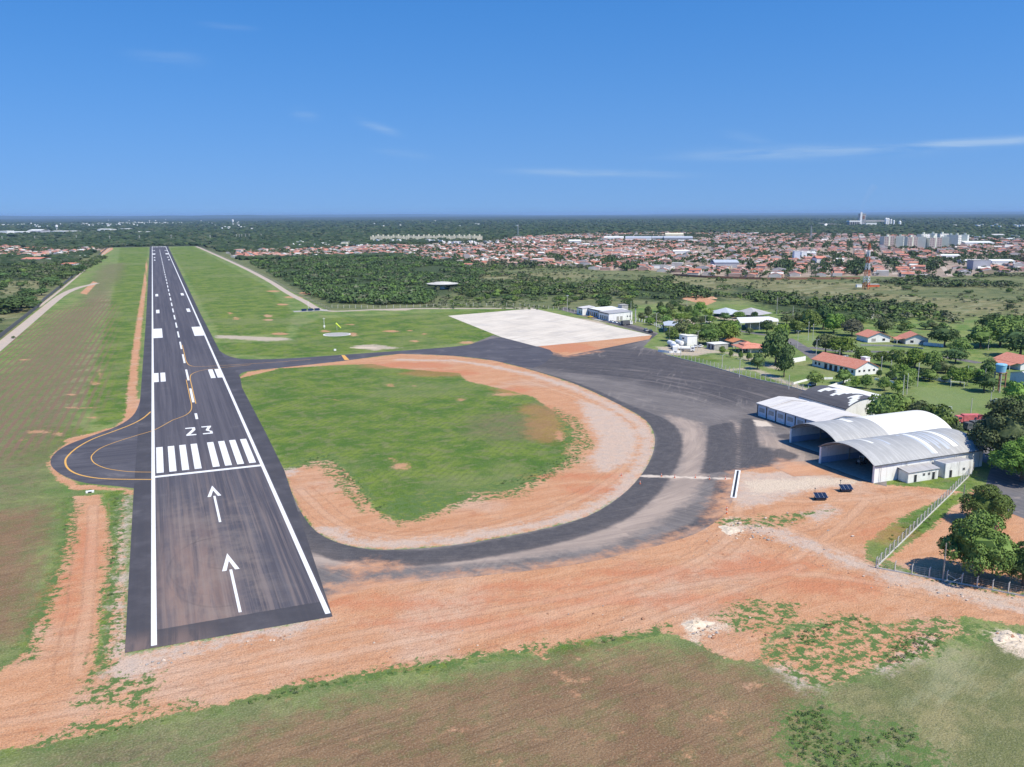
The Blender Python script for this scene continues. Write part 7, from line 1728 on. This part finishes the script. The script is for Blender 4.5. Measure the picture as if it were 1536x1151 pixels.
# cement works on the horizon
def plant():
    x, y = G(1292, 338); a = -YAW*.9; o = empty('cement_works', x, y, 0, a); tag(o, 'cement works with a tall reddish grey preheater tower and pale silos on the plain', 'factory'); s = dist(x, y)/F
    m = MB(); m.box(-3.8*s,3.8*s,-14,14,-.1,15.5*s); m.build('kiln_tower', MT['grey'], o)
    m = MB()
    for k in range(8): z = (k+1)*1.85*s; m.box(-4.2*s,4.2*s,-16,16,z,z+.25*s)
    m.build('deck', MT['white_wall'], o)
    m = MB(); m.box(-.6*s,2.0*s,-16.5,-14.2,8*s,13*s); m.build('red_panel', MT['rust'], o)
    m = MB(); m.box(-3.9*s,-1.5*s,-17,-14.2,0,17.5*s); m.build('lift_shaft', MT['white_wall'], o)
    m = MB(); m.box(-19*s,-4.2*s,-20,20,4.4*s,6.3*s); m.build('store_hall', MT['white_wall'], o)
    for k in range(5): q = MB(); q.box((-18.4+3.1*k)*s,(-17.2+3.1*k)*s,-20,20,0,4.4*s); q.build('hall_pier', MT['grey'], o)
    m = MB(); m.box(4.2*s,31*s,-10,10,4.6*s,6.8*s); m.build('gallery', MT['grey'], o)
    m = MB(); m.box(4.2*s,19*s,-22,-12,0,3.2*s); m.build('mill_hall', MT['roof_white'], o)
    for k, (u, h_, r_) in enumerate(((34,8.5,1.7),(37,8,1.6),(41,7,1.2),(45,5.6,1.2),(53.5,4.4,1.7))):
        q = MB(); q.lathe(u*s, 0, [(r_*s,0),(r_*s,h_*s),(r_*.5*s,h_*s+5)], 14); q.build('silo', MT['white_wall'], o)
    m = MB(); m.tube((-24*s,0,.6*s),(-60*s,0,3*s),1.6,n=5); m.tube((-45*s,0,2*s),(-45*s,0,0),1.2,n=5); m.build('conveyor', MT['grey'], o)
    x, y = G(1239, 339.2); hh = H(1239, 339.2, 335.5); q = MB(); q.lathe(0,0,[(4.3*s,-.1),(3.2*s,hh*.35),(1.2*s,hh*.8),(.3*s,hh)], 18); tag(q.build('stockpile_dome', MT['white_wall'], loc=(x, y, 0)), 'white cone shaped stockpile left of the cement works', 'stockpile')
plant()
wx, wy = G(85.5, 346.5); h = H(85.5, 346.5, 337.5); o = empty('water_tower', wx, wy); tag(o, 'white water tower above the pale sheds on the left plain', 'water tower'); m = MB(); m.lathe(0,0,[(2.2,0),(2.0,h*.55)],10); m.build('stem', MT['white_wall'], o); m = MB(); m.lathe(0,0,[(2,h*.5),(6.5,h*.62),(6.5,h*.95),(1,h)],14); m.build('tank', MT['wpaint'], o)
wx, wy = G(349.5, 337.5); h = H(349.5, 337.5, 329.5); o = empty('water_tower', wx, wy); tag(o, 'tiny white water tower near the horizon right of the runway line', 'water tower'); m = MB(); m.lathe(0,0,[(2.5,0),(2.2,h*.5)],8); m.build('stem', MT['white_wall'], o); m = MB(); m.lathe(0,0,[(2,h*.45),(7,h*.6),(7,h*.95),(1,h)],12); m.build('tank', MT['wpaint'], o)
for i, (px, py, pt) in enumerate([(3.6,361.5,354),(52.6,361,354),(115,360.5,353),(165,360.5,353.5),(209.5,360.5,353),(257,360,352),(315.5,360,352.5),(355,357.5,351.5),(359,357.5,351.5),(363,357.5,351.5),(368.5,357.5,351.3),(374,357,351),(392,356.5,351),(495,365,360.5),(524,368,361)]):
    x, y = G(px, py); h = H(px, py, pt); o = empty('power_pylon', x, y, 0, .3); tag(o, 'pale power line pylon rising from the flat forest beyond the runway end', 'pylon', 'power line pylons beyond the runway end')
    m = MB(); m.tube((-1.3,0,0),(-.25,0,h),.35,.25,5); m.tube((1.3,0,0),(.25,0,h),.35,.25,5); m.build('mast', MT['pole'], o); m = MB(); m.box(-3.5,3.5,-.2,.2,h*.88,h*.9); m.box(-2.8,2.8,-.2,.2,h*.76,h*.78); m.build('crossarm', MT['metal'], o)
# small white roofs sprinkled over the far plain
m = MB(); r2 = random.Random(12)
for (xa, xb, ya, yb, n) in ((178,275,334.3,336.3,90),(120,180,336,339,40),(0,60,337.8,338.4,16),(0,400,330,343,30),(400,780,331,341,12),(1395,1520,339,341.5,10),(1520,1560,339.8,340.6,14),(660,800,364,367.5,70),(560,660,362.5,364,30),(1440,1560,354,360,30),(330,400,342,344.5,8),(430,560,365,372,26)):
    for _ in range(n):
        x, y = G(r2.uniform(xa, xb), r2.uniform(ya, yb)); s_ = dist(x, y)/F; m.rbox(x, y, r2.uniform(1.2, 4)*min(s_, 4), r2.uniform(8, 16), -.1, r2.uniform(4, 7)*(1 if s_ < 3 else 1.5), r2.uniform(-.5,.5))
tag(m.build('distant_settlement', MT['white_wall']), 'scattered tiny white buildings far out on the green plain', 'houses', kind='stuff')
# water
def lake_mat():
    m = NT('still_water'); m.b.inputs['Specular IOR Level'].default_value = .5; n = m.noise(m.pos(), .05, 3, .5); m.bump(n, .05, .5); return m.fin((.10,.15,.20), .12)
LK = lake_mat()
for l in ([(255,351.2),(290,350.2),(325,349.8),(400,350.3),(440,350.4),(380,351.6),(300,352.6),(262,352.4)], [(480,347.6),(530,346.8),(560,347.4),(520,348.8)], [(632,341.8),(660,340.9),(705,341.6),(690,343.2),(650,343.4)]):
    sheet('water', PX(smooth_px(l, True, 3)), .05, 100, LK, grid=False)
# far forest that reads as one mass
def lumps():
    bmx = bmesh.new(); bmesh.ops.create_icosphere(bmx, subdivisions=1, radius=1); V0 = np.array([v.co[:] for v in bmx.verts]); F0 = np.array([[v.index for v in f.verts] for f in bmx.faces]); bmx.free()
    Vs = []; Fs = []; Ms = []; off = 0; g_ = np.random.default_rng(5); N = 30000
    r = 1500*np.exp(g_.uniform(0, math.log(11000/1500), N)); a = YAW+g_.uniform(-R(36), R(36), N)
    P = np.stack([CAMX+r*np.sin(a), CAMY+r*np.cos(a)], 1); bad = (sd_poly(P, TOWN, 60) > -10) | (sd_poly(P, TOWN_L, 60) > 0) | (sd_poly(P, [(-100,-200),(-100,2120),(110,2120),(140,0)], 60) > -12)
    for k in KEEP[4:5]: bad |= sd_poly(P, k, 40) > 0
    P = P[~bad]; r = r[~bad]
    for i in range(len(P)):
        sc = g_.uniform(5, 9)*(1+r[i]/9000); V = V0*(1+g_.uniform(-.3, .2, (len(V0), 1))); hh = g_.uniform(2.6, 4.4)*(1+r[i]/12000)
        W = np.stack([V[:,0]*sc*g_.uniform(.8,1.5)+P[i,0], V[:,1]*sc+P[i,1], V[:,2]*hh+hh*.55], 1); Vs.append(W); Fs.append(F0+off); off += len(W); Ms.append(np.full(len(F0), g_.choice([0,0,0,1,2], 1)[0]))
    o = fast_mesh('distant_forest', np.concatenate(Vs), np.concatenate(Fs), TF, np.concatenate(Ms)); tag(o, 'flat dark green forest stretching away to the horizon', 'forest', kind='stuff')
lumps()
# trees between the houses
tp = []; g_ = random.Random(77)
Pt = scatter(TOWN, 14, -.02, .008, world=True); Pl = scatter(TOWN_L, 12, -.15, .012, world=True)
Pq = rng.permutation(scatter(TOWN, 19, world=True))[:2600]
extra = []
for px, py, rx, ry, n in ((1285,403,14,11,60),(1178,404,13,6,30),(1395,401,15,7,40),(945,404,9,3,14),(838,391,8,3,12),(915,394,10,4,14),(1125,405,8,4,8),(1257,395,4,10,16),(1239,404,3,9,12),(1340,400,8,8,16),(1310,388,6,4,8),(1240,372,90,2,26),(1090,372,30,3,14),(640,396,10,4,10),(690,395,20,3,14),(795,400,12,3,10),(1375,384,22,3,14),(730,366,80,1.5,20)):
    for _ in range(n): a = g_.uniform(0, 6.28); r = math.sqrt(g_.random()); extra.append(G(px+rx*r*math.cos(a), py+ry*r*math.sin(a)))
allp = list(Pt)+list(Pl)+list(Pq)+extra
hs = [g_.uniform(4, 7.5) for _ in Pt]+[g_.uniform(4, 7) for _ in Pl]+[g_.uniform(3.5, 7.5) for _ in Pq]+[g_.uniform(6, 11) for _ in extra]
rs = [g_.uniform(3, 6) for _ in Pt]+[g_.uniform(3, 6) for _ in Pl]+[g_.uniform(1.8, 4) for _ in Pq]+[g_.uniform(4.5, 7.5) for _ in extra]
thicket('town_trees', allp, hs, rs, TM, [g_.choice([0,0,1,2]) for _ in allp], 'dark garden and street trees showing between the roofs of the town', 'trees', 40)
# ------------------------------------------------------------------ the air
hz = MB(); hz.box(CAMX-64000, CAMX+64000, CAMY-64000, CAMY+64000, -1.6, 135)
hm = bpy.data.materials.new('haze'); hm.use_nodes = True; ht = hm.node_tree; ht.nodes.clear()
pv = ht.nodes.new('ShaderNodeVolumePrincipled'); ho = ht.nodes.new('ShaderNodeOutputMaterial'); ht.links.new(pv.outputs[0], ho.inputs['Volume'])
pv.inputs['Color'].default_value = (.42, .66, 1.0, 1); pv.inputs['Density'].default_value = 3.2e-5; pv.inputs['Anisotropy'].default_value = 0.0
haze = hz.build('haze', hm); tag(haze, kind='stuff', label='thin blue distance haze over the whole plain', cat='haze')

# faint plume drifting off the kiln tower
x, y = G(1290, 338); pm = MB(); lean = Vector((RIGHT.x, RIGHT.y, 0))
for i in range(6):
    a, b = Vector((0,0,72))+lean*(2*i+1.6*i*i)+Vector((0,0,26*i)), Vector((0,0,72))+lean*(2*(i+1)+1.6*(i+1)**2)+Vector((0,0,26*(i+1)))
    pm.tube(a, b, 5+3.2*i, 5+3.2*(i+1), 14)
sm_ = bpy.data.materials.new('pale_smoke'); sm_.use_nodes = True; st_ = sm_.node_tree; st_.nodes.clear()
v_ = st_.nodes.new('ShaderNodeVolumePrincipled'); o_ = st_.nodes.new('ShaderNodeOutputMaterial'); st_.links.new(v_.outputs[0], o_.inputs['Volume']); v_.inputs['Color'].default_value = (.95,.95,.95,1); v_.inputs['Density'].default_value = .0016
tag(pm.build('smoke_plume', sm_, loc=(x, y, 0)), 'faint pale smoke plume rising from the cement works tower', 'smoke', kind='stuff')
